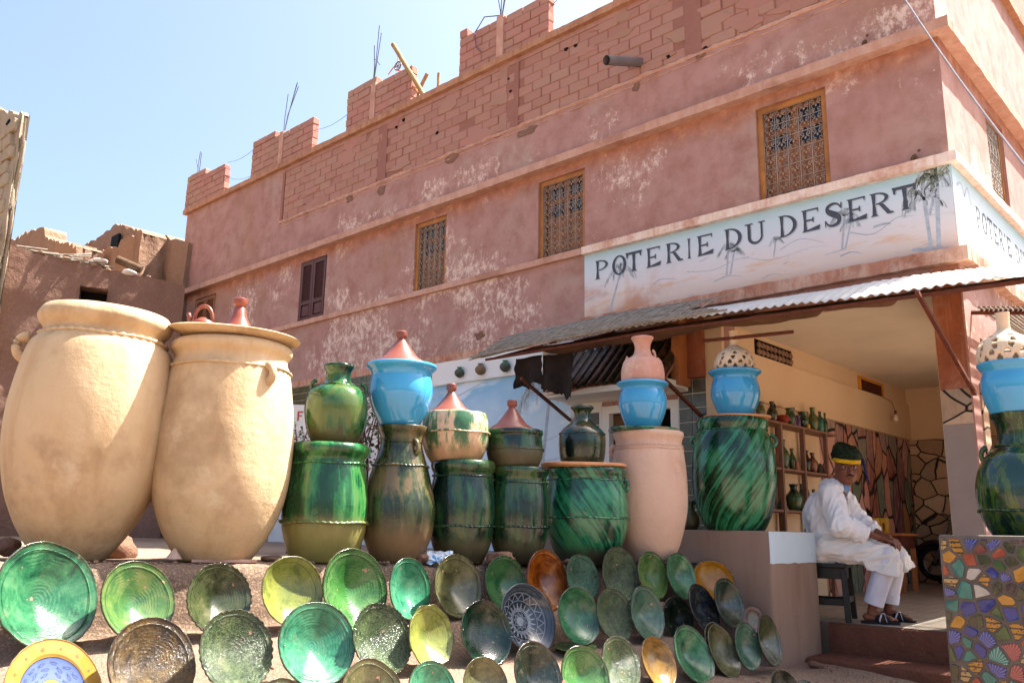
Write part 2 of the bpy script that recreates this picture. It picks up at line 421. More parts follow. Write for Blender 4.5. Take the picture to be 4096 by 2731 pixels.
M['cream_wall'] = None
def _cream():
    m = MT('cream room paint', .8, .25); z = m.xyz()[2]
    c = m.mix(m.noise(1.3, 5), H('#d8c0a0'), H('#cbaa84')); c = m.mix(m.st(m.noise(3, 6, .7), .6, .8), c, H('#b39272'))
    sp = m.st(m.vor(4.5, 'F1', m.vm('ADD', m.co, (.3, .7, .1))), .035, .02)
    c = m.mix(sp, c, H('#4a3024')); m.col(c); m.bump(m.noise(12, 5), .3, .006); return m.m
M['cream_wall'] = _cream()
M['ceiling'] = plain('room ceiling', '#d6c8b2', .85, .2, .08, 1.5, .15)
M['stone_tall'] = stone_paint('painted tall stones', True)
M['stone_round'] = stone_paint('painted round stones', False)
M['orange_col'] = _ledge('orange column paint', '#9c5c40', '#8a5038', '#a8806a')
M['grey_col'] = plain('grey column render', '#8f8078', .9, .2, .1, 3, .3)
def _wallmud():
    m = MT('counter render', .92, .2); x = m.xyz(); c = m.mix(m.noise(1.7, 6, .65), H('#968070'), H('#866c5c'))
    c = m.mix(m.mth('MULTIPLY', m.st(m.noise(1, 5, .6, m.sc(None, (5, 5, .8))), .5, .72), .45), c, H('#7a5a48'))
    lo = m.mth('ADD', x[2], m.mth('MULTIPLY', m.noise(2.2, 5, .6), .45))
    c = m.mix(m.mth('SUBTRACT', 1.0, m.st(lo, .05, .40)), c, H('#7d4e38'))
    c = m.mix(m.mth('MULTIPLY', m.st(m.noise(3.2, 8, .7, m.vm('ADD', m.co, (1, 4, 2))), .58, .66), m.mth('SUBTRACT', 1.0, m.st(x[2], .05, .30))), c, H('#b8aaa0'))
    m.col(c); m.bump(m.noise(9, 7, .7), .35, .012); return m.m
M['counter'] = _wallmud()
def _palepaint():
    m = MT('pale blue white paint', .7, .3); c = m.mix(m.noise(2, 5), H('#c4d3da'), H('#b4c6d0'))
    c = m.mix(m.st(m.noise(14, 7, .75), .62, .7), c, H('#8f9490')); m.col(c); m.bump(m.noise(18, 5), .25, .004); return m.m
M['palepaint'] = _palepaint()
def _floor():
    m = MT('shop floor tiles', .55, .35)
    b = m.t.nodes.new('ShaderNodeTexBrick'); m.set(b.inputs['Vector'], m.co); b.offset = 0
    b.inputs['Color1'].default_value = H('#a09686'); b.inputs['Color2'].default_value = H('#8f8474'); b.inputs['Mortar'].default_value = H('#6c6054')
    b.inputs['Scale'].default_value = 5; b.inputs['Mortar Size'].default_value = .02; b.inputs['Brick Width'].default_value = .6; b.inputs['Row Height'].default_value = .6
    m.col(m.mix(m.mth('MULTIPLY', m.st(m.noise(2, 5), .45, .7), .4), b.outputs[0], H('#8a6e58'))); m.bump(b.outputs[1], -.3, .003); return m.m
M['floor'] = _floor()
def _mural():
    m = MT('painted desert mural', .75, .3); x = m.xyz(); z = x[2]
    nz = m.noise(1, 5, .6, m.sc(None, (.8, .8, 5)))
    t = m.mth('ADD', z, m.mth('MULTIPLY', m.mth('SUBTRACT', nz, .5), .22))
    c = m.ramp(m.mth('DIVIDE', m.mth('SUBTRACT', t, 2.97), .78), [(0, H('#c4b0a4')), (.12, H('#cdbdb2')), (.3, H('#d0c8c6')), (.55, H('#c6ccd2')), (.8, H('#b8ccd4')), (1, H('#90bccb'))])
    # sandy warm washes low, streaky
    s = m.mth('MULTIPLY', m.st(m.noise(1, 6, .7, m.sc(None, (1.6, 1.6, 9))), .52, .68), m.mth('SUBTRACT', 1.0, m.st(t, 3.2, 3.42)))
    c = m.mix(m.mth('MULTIPLY', s, .5), c, H('#cf9a5c'))
    b = m.mth('MULTIPLY', m.mth('MULTIPLY', m.st(m.noise(1.1, 4, .6), .45, .6), m.mth('SUBTRACT', 1.0, m.st(x[0], -3.0, -2.3))), m.mth('SUBTRACT', 1.0, m.st(z, 3.2, 3.5)))
    c = m.mix(m.mth('MULTIPLY', b, .7), c, H('#b0704a'))
    # brown run-off streaks from the top
    r = m.mth('MULTIPLY', m.st(m.noise(1, 3, .5, m.sc(None, (7, 7, .25))), .6, .7), m.mth('SUBTRACT', 1.0, m.st(x[0], -2.9, -2.2)))
    c = m.mix(m.mth('MULTIPLY', r, .4), c, H('#c09a78'))
    g = m.mth('MULTIPLY', m.st(m.noise(1, 6, .75, m.sc(None, (2.2, 2.2, 12)), .8), .60, .66), m.mth('SUBTRACT', 1.0, m.st(t, 3.3, 3.4)))
    c = m.mix(m.mth('MULTIPLY', g, .6), c, H('#8a93a0'))
    c = m.mix(m.st(m.noise(17, 6, .8), .68, .72), c, H('#b78a72')); m.col(c)
    m.bump(m.noise(10, 6), .25, .008); return m.m
M['mural'] = _mural()
def _skywall():
    m = MT('painted sky wall', .8, .3); z = m.xyz()[2]
    cl = m.noise(1, 5, .55, m.sc(None, (1.3, 1.3, 2.6)), .3)
    c = m.ramp(m.mth('ADD', m.mth('DIVIDE', m.mth('SUBTRACT', z, 1.2), 1.3), m.mth('MULTIPLY', m.mth('SUBTRACT', cl, .5), .8)), [(.2, H('#cdd9e2')), (.55, H('#bdd4e2')), (.85, H('#8fbcd8'))])
    c = m.mix(m.mth('MULTIPLY', m.st(cl, .5, .62), .8), c, H('#dfe8ee'))
    c = m.mix(m.st(z, 2.475, 2.48), c, H('#dcdad6')); m.col(c); m.bump(m.noise(12, 5), .2, .006); return m.m
M['skywall'] = _skywall()
M['ink'] = plain('dark letter paint', '#444a54', .7, .3, .25, 30, 0)
M['ink_line'] = plain('grey brush paint', '#a2abb4', .7, .3, .2, 20, 0)
M['ink_pale'] = plain('pale brush paint', '#b4bfc4', .7, .3, .15, 20, 0)
M['ink_green'] = plain('dark green brush paint', '#7c8676', .7, .3, .3, 20, 0)
M['tile_green'] = plain('olive glazed tile', '#4c4a30', .2, .5, .35, 12, .3)
M['tile_dark'] = plain('mottled dark tile', '#4a4636', .22, .5, .4, 14, .4)
M['grout'] = plain('white grout', '#cfc9bc', .9, .2, .08)
M['roof_tile'] = glaze('green roof tile glaze', [(.35, H('#14200f')), (.5, H('#3a2a18')), (.65, H('#5a3a24'))], rough=.3)
M['tin'] = None
def _tin():
    m = MT('corrugated sheet', .5, .4); x = m.xyz()
    k = m.st(m.mth('ADD', x[0], m.mth('MULTIPLY', m.noise(3, 5), .6)), -1.6, -.7)  # paler towards the right: sunlit half of the sheet put into the colour
    c = m.mix(k, m.mix(m.noise(12, 5), H('#7a7068'), H('#5a5048')), m.mix(m.noise(9, 5), H('#d8d4cc'), H('#b8b0a4')))
    m.col(c); m.bump(m.noise(40, 4), .3, .003); return m.m
M['tin'] = _tin()
M['reed'] = plain('grey split reed', '#8d8478', .85, .2, .3, 16, .4)
M['glass'] = plain('blue window glass', '#1f3044', .08, .6, .3, 3, 0)

SHOP = thing('pottery_shop', 'two storey pink plastered shop building with exposed block parapet and painted sign band', 'building', (0, 0, 0))

# ---------------------------------------------------------------- facade A (plane Y=0), with real openings
def wall_grid(bm, u0, u1, z0, z1, holes, f):
    us = sorted({u0, u1, *[h[0] for h in holes], *[h[1] for h in holes]}); zs = sorted({z0, z1, *[h[2] for h in holes], *[h[3] for h in holes]})
    us = [u for u in us if u0 <= u <= u1]; zs = [z for z in zs if z0 <= z <= z1]; V = {}
    def g(i, j):
        if (i, j) not in V: V[i, j] = bm.verts.new(f(us[i], 0, zs[j]))
        return V[i, j]
    for i in range(len(us)-1):
        for j in range(len(zs)-1):
            um, zm = (us[i]+us[i+1])/2, (zs[j]+zs[j+1])/2
            if any(h[0] < um < h[1] and h[2] < zm < h[3] for h in holes): continue
            bm.faces.new((g(i, j), g(i+1, j), g(i+1, j+1), g(i, j+1)))
    for h in holes:
        d = h[4]; a, b, c_, e = h[:4]
        for (p, q) in (((a, c_), (a, e)), ((a, e), (b, e)), ((b, e), (b, c_)), ((b, c_), (a, c_))):
            poly(bm, [f(p[0], 0, p[1]), f(q[0], 0, q[1]), f(q[0], d, q[1]), f(p[0], d, p[1])])
XL = -13.55
WIN = [(-6.73, -6.10), (-4.50, -3.80), (-1.69, -0.99)]
WZ0, WZ1 = 3.79, 4.76
BZ0, BZ1 = 5.63, 6.50
holes = [(a, b, WZ0, WZ1, .15) for a, b in WIN]+[(-9.46, -8.77, WZ0, WZ1-.0, .06), (-12.86, -12.12, 3.95, 4.74, .06),
         (-3.56, -2.63, -.4, 1.98, .18), (-2.12, -.23, -.4, 2.68, .22), (-10.14, -.28, BZ0, BZ1, .035)]
bm = NB(); wall_grid(bm, XL, 0, -1.2, 6.6, holes, lambda u, d, z: (u, d, z))
part('facade_wall', bm, M['pink'], SHOP)
# facade B (plane X=0)
holesB = [(1.36, 2.0, WZ0, WZ1, .13), (.36, 3.3, .0, 2.30, .22)]
bm = NB(); wall_grid(bm, 0, 10, -1.2, 6.6, [(a, b, c_, e, d) for a, b, c_, e, d in holesB], lambda u, d, z: (-d, u, z))
for f in bm.faces: f.normal_flip()
part('side_wall', bm, M['pink'], SHOP)
bm = NB(); box(bm, XL, -.004, .3, 10, 6.45, 6.6); box(bm, XL, -.1, 9.8, 10, -1.2, 6.44); poly(bm, [(XL, 0, -1.2), (XL, 10, -1.2), (XL, 10, 6.6), (XL, 0, 6.6)])
box(bm, XL+.01, -2.13, .24, 9.7, 2.72, 2.8); box(bm, -2.119, -.3, .24, 9.7, 2.72, 2.8)
part('roof_slab', bm, M['adobe_lit'], SHOP)
# added black sheet stands for the darkness of the rooms behind the upper windows
bm = NB(); box(bm, XL+.02, -.14, .45, .5, 2.85, 6.4); part('dark_room_sheet', bm, M['black'], SHOP)

# exposed block work between plaster and coping
bm = NB(); box(bm, -10.14, -.28, .012, .1, BZ0-.02, BZ1+.02); part('block_backing', bm, M['mortar'], SHOP)
def block_mesh(l, h, d, seed):
    b = NB(); random.seed(seed)
    box(b, -l/2, l/2, -d/2, d/2, -h/2, h/2, .004); bevel(b, .009)
    return mesh_of(b, 'block', M['block'])
BL, BH = .29, .124
bmsh = [block_mesh(BL-.014, BH-.004, .05, s) for s in range(6)]; bhalf = block_mesh(BL/2-.014, BH-.004, .05, 30)
n_rows = 7; random.seed(5)
PILX = [-7.55, -4.95, -2.35]
for r in range(n_rows):
    z = BZ0+(r+.5)*BH; x = -10.13+(0 if r % 2 else BL/2)
    if r % 2 == 0:
        o = bpy.data.objects.new('block', bhalf); COL.objects.link(o); o.parent = SHOP; o.location = (-10.13+BL/4, .028, z)
    while x+BL < -.28:
        cx = x+BL/2; x += BL
        if any(abs(cx-p) < .10 for p in PILX): continue
        if random.random() < .02: continue
        o = bpy.data.objects.new('block', random.choice(bmsh)); COL.objects.link(o); o.parent = SHOP
        o.location = (cx+random.uniform(-.004, .004), .028+random.uniform(-.009, .006), z+random.uniform(-.003, .003)); o.rotation_euler = (random.uniform(-.02, .02), random.uniform(-.012, .012), random.uniform(-.012, .012))
for p in PILX:
    bm = NB(); rough_beam(bm, (p-.10, 0, BZ0-.02), (p+.10, 0, BZ0-.02), [(-.02, 0), (.006, 0), (.006, .88), (-.02, .88)], .03, .006, p); part('tie_column', bm, M['mortar'], SHOP)
# rough plaster edge under the blocks
bm = NB(); rough_beam(bm, (-10.2, 0, 5.60), (-.1, 0, 5.60), [(-.02, -.02), (.010, -.018), (.02, 0), (.012, .022), (-.02, .03)], .035, .016, 3)
rough_beam(bm, (-10.15, 0, 5.53), (-.1, 0, 5.53), [(-.02, -.004), (.006, -.004), (.008, .004), (-.02, .006)], .04, .010, 8)
part('broken_plaster_edge', bm, M['ledge'], SHOP, .8)
bm = NB(); rough_beam(bm, (-10.19, 0, 5.58), (-10.13, 0, 5.58), [(-.02, 0), (.012, 0), (.012, .9), (-.02, .9)], .02, .012, 3); part('broken_plaster_edge', bm, M['mortar'], SHOP)
# smears of render left on the blocks
random.seed(62)
for i in range(34):
    x = random.uniform(-9.9, -.5); z = random.choice([BZ0+.05, BZ0+.1, random.uniform(BZ0+.1, BZ1-.1), BZ1-.05]); rx, rz = random.uniform(.06, .34), random.uniform(.03, .10)
    q = NB(); n = 18; cen = q.verts.new((x, -.003, z)); ring = []; out_ = []
    for k in range(n):
        t = 2*pi*k/n; w_ = 1+.55*noise.noise(Vector((cos(t)*1.6+i*3, sin(t)*1.6, i)))
        ring.append(q.verts.new((x+cos(t)*rx*w_, -.0035+random.uniform(-.001, .001), z+sin(t)*rz*w_))); out_.append(q.verts.new((x+cos(t)*rx*w_*1.04, .012, z+sin(t)*rz*w_*1.06)))
    for k in range(n): q.faces.new((cen, ring[k], ring[(k+1) % n])); q.faces.new((ring[k], out_[k], out_[(k+1) % n], ring[(k+1) % n]))
    bmesh.ops.recalc_face_normals(q, faces=q.faces); part('render_smear', q, M['block'], SHOP)
# coping and ledges (wrap the corner)
def ledge(name, x0, z0, z1, out, mat, ylen=9.9, amp=.006, xend=None):
    bm = NB(); e = out if xend is None else xend
    rough_beam(bm, (x0, 0, 0), (e, 0, 0), [(-.01, z0), (out, z0), (out, z1), (-.01, z1)], .06, amp, z0)
    part(name, bm, mat, SHOP)
    if xend is None:
        bm = NB(); rough_beam(bm, (0, .006, 0), (0, ylen, 0), [(-.01, z0+.002), (out, z0+.002), (out, z1-.002), (-.01, z1-.002)], .08, amp, z0+4)
        part(name, bm, mat, SHOP)
ledge('coping', XL-.06, 6.56, 6.65, .07, M['ledge_dark'], amp=.008)
ledge('upper_ledge', XL-.12, 4.87, 4.965, .12, M['ledge'])
ledge('sign_ledge', -3.80, 3.70, 3.785, .07, M['ledge_pale'])
ledge('window_sill_ledge', XL-.06, 3.71, 3.785, .05, M['ledge'], xend=-3.82)
ledge('sign_base_ledge', -3.80, 2.85, 2.965, .09, M['ledge_rust'], amp=.012)
ledge('base_ledge', -9.85, 2.76, 2.85, .02, M['ledge_rust'], xend=-3.82)

# merlons on the roof edge: blocks of their own between tie columns
def merlon(x0, x1, zt0, zt1, pil=None, y0=.0):
    t = .125; root_bm = NB(); box(root_bm, x0+.012, x1-.012, y0+.018, y0+t-.012, 6.65, min(zt0, zt1)-.05)
    c = part('merlon', root_bm, M['mortar'], SHOP)
    z = 6.65; r = 0
    while z < max(zt0, zt1)-.02:
        x = x0-(BL/2 if r % 2 else 0)
        while x < x1-.04:
            a, b = max(x, x0), min(x+BL, x1); x += BL
            if b-a < .06: continue
            top = zt0+(zt1-zt0)*((a+b)/2-x0)/(x1-x0)
            if z+BH*.6 > top: continue
            q = NB(); box(q, a+.005, b-.005, y0+random.uniform(0, .008), y0+t, z+.006, z+BH-.005, .005); bevel(q, .008)
            part('merlon_block', q, M['block'], c)
        z += BH; r += 1
    if pil:
        q = NB(); rough_beam(q, (pil-.06, y0, 0), (pil+.06, y0, 0), [(-.1, 6.65), (.009, 6.65), (.009, min(zt0, zt1)+.03), (-.1, min(zt0, zt1)+.03)], .03, .006, pil); part('tie_column', q, M['ledge'], c)
    return c
merlon(-13.72, -12.23, 7.42, 7.24, None); merlon(-11.30, -9.42, 7.40, 7.26, -10.35)
merlon(-8.52, -6.97, 7.42, 7.26, -7.85); merlon(-5.98, -4.37, 7.36, 7.27, -5.2); merlon(-3.40, -1.9, 7.4, 7.4, None)
bm = NB()
for y in (3.0, 5.7, 8.2): box(bm, -.14, 0, y, y+1.6, 6.65, 7.3, .01)
part('side_merlon', bm, M['block'], SHOP, kind='stuff')
# rebar whiskers
def rebars(x, z, tips, label=None):
    bm = NB()
    for (dx, top) in tips: tube(bm, [(x, .06, z-.1), (x+dx*.35, .06+random.uniform(-.02, .02), z+(top-z)*.4), (x+dx, .06, top)], .007, 5)
    part('rebar', bm, M['rebar'], SHOP)
rebars(-13.4, 7.35, [(-.15, 7.75), (.0, 7.86), (.05, 7.82)]); rebars(-10.4, 7.3, [(.3, 8.12), (.32, 8.14), (.05, 8.02), (.36, 8.05)])
rebars(-7.95, 7.35, [(.08, 8.3), (-.02, 8.0), (.14, 8.15)]); rebars(-5.25, 7.3, [(.02, 7.8), (.1, 7.95), (.16, 7.9), (-.05, 7.6)])
bm = NB(); tube(bm, [(-7.95, .05, 7.75), (-7.8, -.02, 7.66), (-7.66, -.05, 7.5)], .006, 5); tube(bm, [(-5.2, .0, 7.3), (-5.45, -.05, 7.36), (-5.62, -.05, 7.2), (-5.6, -.04, 6.98), (-5.52, -.03, 6.88)], .008, 5); part('rebar', bm, M['rebar'], SHOP)
# thin cords between merlons
bm = NB()
for a, b in (((-12.25, .06, 7.3), (-11.3, .06, 7.3)), ((-12.25, .06, 7.0), (-11.3, .06, 6.78)), ((-9.44, .06, 7.05), (-8.5, .06, 7.05)), ((-4.4, .06, 7.1), (-3.4, .06, 7.7))):
    a, b = Vector(a), Vector(b); tube(bm, [a.lerp(b, t)-Vector((0, 0, .06*sin(pi*t))) for t in (0, .25, .5, .75, 1)], .004, 4)
part('cord', bm, M['rebar'], SHOP)
# broken plaster spots
def spot(x, z, rx, rz, seed, deep=True):
    bm = NB(); n = 16; ring = []; c = Vector((x, -.004, z)); mid = []
    for k in range(n):
        t = 2*pi*k/n; q = 1+.5*noise.noise(Vector((cos(t)*1.3+seed, sin(t)*1.3, seed*2.1)))
        ring.append(bm.verts.new((x+cos(t)*rx*q, -.002, z+sin(t)*rz*q)))
        mid.append(bm.verts.new((x+cos(t)*rx*q*.75, -.010+random.uniform(-.006, .006), z+sin(t)*rz*q*.75)))
    cen = bm.verts.new((x, -.004, z))
    for k in range(n):
        bm.faces.new((ring[k], ring[(k+1) % n], mid[(k+1) % n], mid[k])); bm.faces.new((mid[k], mid[(k+1) % n], cen))
    part('plaster_hole', bm, M['adobe'], SHOP)
    if deep:
        bm = NB()
        for i in range(7): rock(bm, (x+random.uniform(-.5, .5)*rx, -.004, z+random.uniform(-.5, .5)*rz), rx*random.uniform(.15, .3), seed+i, 1, (1, .3, 1))
        part('rubble', bm, M['mortar'], SHOP)
def spx(px, py, *a): q = onY(px, py); spot(q.x, q.z, *a)
spx(1462, 200, .05, .06, 1); spx(1210, 302, .17, .06, 2, False); spx(1145, 310, .10, .035, 3); spx(1037, 363, .12, .07, 4); spx(877, 437, .09, .08, 5); spx(803, 457, .09, .06, 6); spx(1610, 128, .05, .04, 7); spx(1103, 770, .09, .05, 8, False)
bm = NB()
for px, py in ((1620, 110), (1168, 182), (1173, 210), (1003, 305), (926, 276), (1300, 113), (1447, 150), (1322, 105), (910, 292), (1535, 130)):
    q = onY(px, py); rock(bm, (q.x, .004, q.z), .035, px, 1, (1, .4, .8))
part('dark_hole', bm, M['black'], SHOP)

# drain pipe
bm = NB(); a = onY(1474, 143, .1); b = onY(1392, 139, -.33); A_, B_ = Vector((a.x, .1, b.z+.02)), Vector((a.x-.02, -.55, b.z+.0))
B_ = P(1393, 139, proj((a.x, -.5, a.z))[2]-.0); B_ = onY(1393, 139, -.52); A_ = onY(1470, 144, 0)
r1 = tube(bm, [A_+(A_-B_)*.1, B_], .052, 20, False); r2 = tube(bm, [B_, A_+(A_-B_)*.1], .044, 20, False)
part('drain_pipe', bm, M['pvc'], SHOP, 1)

# ---------------------------------------------------------------- windows
def spiral(c, r, t0, turns, n, sgn=1):
    out = []
    for i in range(n+1):
        u = i/n; rr = r*(1-.82*u); t = t0+sgn*turns*2*pi*u; out.append((c[0]+cos(t)*rr, c[1]+sin(t)*rr))
    return out
def grille_bm(wd, ht, nc=5, nr=6):
    bm = NB(); cw, ch = wd/nc, ht/nr; R_ = .0052
    for i in range(nc+1): tube(bm, [(i*cw, 0, 0), (i*cw, 0, ht)], R_*1.2, 4)
    for j in range(nr+1): tube(bm, [(0, 0, j*ch), (wd, 0, j*ch)], R_, 4)
    for i in range(nc):
        for j in range(nr):
            cx, cz = (i+.5)*cw, (j+.5)*ch
            for s in (-1, 1):
                k = cw*.21
                top = spiral((cx+s*k, cz+ch*.27), k, pi/2+(0 if s > 0 else 0), 1.2, 9, -s)
                bot = spiral((cx+s*k, cz-ch*.30), k, -pi/2, 1.2, 9, s)
                tube(bm, [(x, 0, z) for x, z in top[::-1]]+[(cx+s*.1*cw, 0, cz+ch*.15), (cx+s*cw*.38, 0, cz), (cx+s*.3*cw, 0, cz-ch*.14)]+[(x, 0, z) for x, z in bot], R_, 3)
            rock(bm, (cx, 0, cz), .011, i+j, 0, (1, .5, 1.5))
    return bm
def window(x0, x1, side=False, nm='window'):
    W_ = x1-x0; h = WZ1-WZ0
    tr = (lambda x, y, z: (-y, x, z)) if side else (lambda x, y, z: (x, y, z))
    def fx(bm):
        if side:
            for v in bm.verts: v.co = Vector((-v.co.y, v.co.x, v.co.z))
        return bm
    bm = NB(); fr = .055
    for b in ((x0+.002, x0+fr, .03, .10, WZ0, WZ1-.002), (x1-fr, x1-.002, .03, .10, WZ0, WZ1-.002), (x0+fr, x1-fr, .03, .10, WZ1-fr, WZ1-.002), (x0+fr, x1-fr, .03, .1, WZ0, WZ0+.03)): box(bm, *b)
    f = part(nm, fx(bm), M['wood'], SHOP)
    a, b, c_, d = x0+fr, x1-fr, WZ0+.03, WZ1-fr
    g = grille_bm(b-a, d-c_)
    bmesh.ops.translate(g, verts=g.verts, vec=(a, .045, c_)); part('grille', fx(g), M['iron'], f, 3.2)
    bm = NB(); mid = (a+b)/2; y = .115
    box(bm, a-.02, b+.02, y+.03, y+.05, c_, d)
    zs = [c_+(d-c_)*q for q in (0, .5, .56, .74, .80, .97, 1.0)]
    for u0, u1 in ((a, mid), (mid, b)):
        s = u1-u0
        box(bm, u0+.002, u0+.035, y-.01, y+.029, c_, d); box(bm, u1-.035, u1-.002, y-.01, y+.029, c_, d)
        box(bm, u0+.036, u1-.036, y-.004, y+.029, zs[0], zs[1])
        box(bm, u0+.06, u1-.06, y+.005, y+.029, zs[0]+.07, zs[1]-.05)
    for k in (1, 3, 5): box(bm, a, b, y-.012, y+.02, zs[k]-.0, zs[k]+.035)
    part('casement', fx(bm), M['wood_panel'], f)
    for u0, u1 in ((a, mid), (mid, b)):
        for z0, z1 in ((zs[2]+.02, zs[3]), (zs[4]+.02, zs[5])):
            um = (u0+u1)/2
            for p0, p1 in ((u0+.04, um-.006), (um+.006, u1-.04)):
                q = NB(); box(q, p0, p1, y+.012, y+.027, z0, z1); part('pane', fx(q), M['glass'], f)
    return f
for a, b in WIN: window(a, b)
window(1.36, 2.0, True)
# deep reveal already in the wall; maroon louvred shutters
def shutters(x0, x1, z0, z1, mat, y=.0):
    bm = NB(); box(bm, x0+.003, x1-.003, y+.035, y+.05, z0, z1-.003); f = part('shuttered_window', bm, mat, SHOP)
    mid = (x0+x1)/2
    for u0, u1 in ((x0+.01, mid-.004), (mid+.004, x1-.01)):
        bm = NB(); h = z1-z0
        for b in ((u0, u0+.05, y, y+.034, z0+.01, z1-.01), (u1-.05, u1, y, y+.034, z0+.01, z1-.01), (u0+.05, u1-.05, y, y+.034, z1-.07, z1-.01), (u0+.05, u1-.05, y, y+.034, z0+.01, z0+.06), (u0+.05, u1-.05, y, y+.034, z0+h*.27, z0+h*.33)): box(bm, *b)
        box(bm, u0+.07, u1-.07, y+.008, y+.034, z0+.08, z0+h*.25)
        lf = part('shutter_leaf', bm, mat, f)
        # slats are the fourth level here, so they stay in the leaf's own mesh list as children of the window
        n = 18
        for i in range(n):
            z = z0+h*.34+(h*.58)*(i+.5)/n
            q = NB(); v = box(q, u0+.05, u1-.05, y+.004, y+.024, z-.004, z+.004)
            for vv in q.verts:
                if vv.co.y < y+.01: vv.co.z -= .012
            part('slat', q, mat, f)
    return f
shutters(-9.45, -8.78, WZ0, WZ1-.01, M['shutter'])
shutters(-12.85, -12.13, 3.96, 4.73, M['shutter_brown'])

# ---------------------------------------------------------------- painted sign band
bm = NB(); box(bm, -3.80, .0, -.008, -.0005, 2.966, 3.699); sgn = part('sign_panel', bm, M['mural'], SHOP)
bm = NB(); box(bm, .0005, .008, 0, 9.8, 2.966, 3.699); sgnB = part('side_sign_panel', bm, M['mural'], SHOP)
# serif letters as flat paint, unit box 0..1
def arcpts(cx, cy, rx, ry, t0, t1, n=14): return [(cx+rx*cos(t0+(t1-t0)*i/n), cy+ry*sin(t0+(t1-t0)*i/n)) for i in range(n+1)]
def stem(x, y0=0, y1=1, w=.15, s=.11): return [[(x-s, y0), (x+w+s, y0), (x+w+.02, y0+.07), (x+w-.015, (y0+y1)/2), (x+w+.02, y1-.07), (x+w+s, y1), (x-s, y1), (x-.02, y1-.07), (x+.015, (y0+y1)/2), (x-.02, y0+.07)]]
def bar(x0, x1, y, t=.07, s=.12, up=0, dn=0): return [[(x0, y-t/2), (x1-.05, y-t/2), (x1, y-t/2-dn), (x1+.05, y+t/2+up), (x0, y+t/2)]]
def bowl(x, y0, y1, w, t=.17, th=.06):
    cy = (y0+y1)/2; ry = (y1-y0)/2; o = arcpts(x, cy, w, ry, -pi/2, pi/2); i = arcpts(x, cy, w-t, ry-th, pi/2, -pi/2); return [o+i]
GL = {
 'P': stem(.14)+bowl(.3, .44, 1, .62), 'R': stem(.14)+bowl(.3, .48, 1, .58)+[[(.42, .5), (.62, .5), (.92, .1), (1.05, .07), (1.05, 0), (.78, 0)]],
 'I': stem(.41), 'T': stem(.41, 0, 1, .18)+[[(0, .92), (.02, .74), (.09, .74), (.14, .9), (.86, .9), (.91, .74), (.98, .74), (1, .92), (1.05, 1.03), (-.05, 1.03)]],
 'E': stem(.14)+bar(.28, .9, .965, .07, dn=.15)+bar(.28, .95, .035, .07, up=.15)+[[(.28, .46), (.6, .46), (.62, .38), (.68, .38), (.68, .62), (.62, .62), (.6, .54), (.28, .54)]],
 'D': stem(.12)+bowl(.26, 0, 1, .72, .2, .06), 'U': [[(-.02, 1), (.38, 1), (.38, .95), (.27, .93), (.27, .35)]+arcpts(.52, .33, .25, .24, pi, 2*pi)+[(.77, .93), (.66, .95), (.66, 1), (1, 1), (1, .95), (.87, .93), (.87, .33)]+arcpts(.49, .33, .38, .35, 2*pi, pi)+[(.11, .93), (-.02, .95)]],
}
def O_():
    o = arcpts(.5, .5, .5, .52, 0, 2*pi, 28); i = arcpts(.5, .5, .30, .44, 2*pi, 0, 28); return [o+i]
GL['O'] = O_()
def S_():
    c = spline([(.93, .74), (.78, .93), (.5, .985), (.22, .88), (.2, .7), (.42, .56), (.66, .45), (.82, .28), (.72, .09), (.45, .015), (.18, .09), (.06, .28)], 3); w = []
    n = len(c)
    for i in range(n):
        u = i/(n-1); w.append(.03+.085*math.exp(-((u-.5)/.22)**2)+.03*sin(pi*u))
    L, R_ = [], []
    for i, p in enumerate(c):
        d = (c[min(i+1, n-1)]-c[max(i-1, 0)]).normalized(); q = Vector((-d.y, d.x)); L.append(tuple(p+q*w[i])); R_.append(tuple(p-q*w[i]))
    return [L+R_[::-1], [(.90, .74), (.98, .70), (.99, 1), (.93, .98)], [(.02, .3), (.1, .28), (.07, .02), (.02, 0)]]
GL['S'] = S_()
def put_poly(bm, pts, f):
    vs_ = [bm.verts.new(f(u, v)) for u, v in pts]
    edges = [bm.edges.new((vs_[i], vs_[(i+1) % len(vs_)])) for i in range(len(vs_))]
    bmesh.ops.triangle_fill(bm, edges=edges, use_beauty=True)
def letters(parent, word, f):
    for ch, x0, x1, z0, z1 in word:
        for nm, mat, dx, dz, y in (('letter_shade', M['ink_line'], .009, -.008, .0012), ('letter', M['ink'], 0, 0, .0024)):
            bm = NB(); yy = y
            for k, pl in enumerate(GL[ch]):
                put_poly(bm, pl, lambda u, v: f(x0+u*(x1-x0)+dx, yy+k*.0003, z0+v*(z1-z0)+dz))
            part(nm, bm, mat, parent)
WORD = [('P', -3.66, -3.46), ('O', -3.42, -3.235), ('T', -3.235, -3.04), ('E', -2.99, -2.80), ('R', -2.75, -2.55), ('I', -2.52, -2.41), ('E', -2.385, -2.19), ('D', -2.075, -1.88), ('U', -1.845, -1.64),
        ('D', -1.51, -1.325), ('E', -1.29, -1.11), ('S', -1.07, -.905), ('E', -.87, -.69), ('R', -.67, -.48), ('T', -.465, -.275)]
letters(sgn, [(c_, a, b, 3.392, 3.602) for c_, a, b in WORD], lambda u, y, z: (u, -.008-y, z))
WB = [('P', .62, .76), ('O', .80, .95), ('T', .98, 1.13), ('E', 1.17, 1.31), ('R', 1.35, 1.5), ('I', 1.53, 1.6), ('E', 1.63, 1.78), ('D', 1.95, 2.1), ('U', 2.15, 2.3), ('D', 2.45, 2.6), ('E', 2.65, 2.8), ('S', 2.85, 3.0), ('E', 3.05, 3.2), ('R', 3.25, 3.4), ('T', 3.45, 3.6)]
letters(sgnB, [(c_, a, b, 3.33, 3.52) for c_, a, b in WB], lambda u, y, z: (.008+y, u, z))
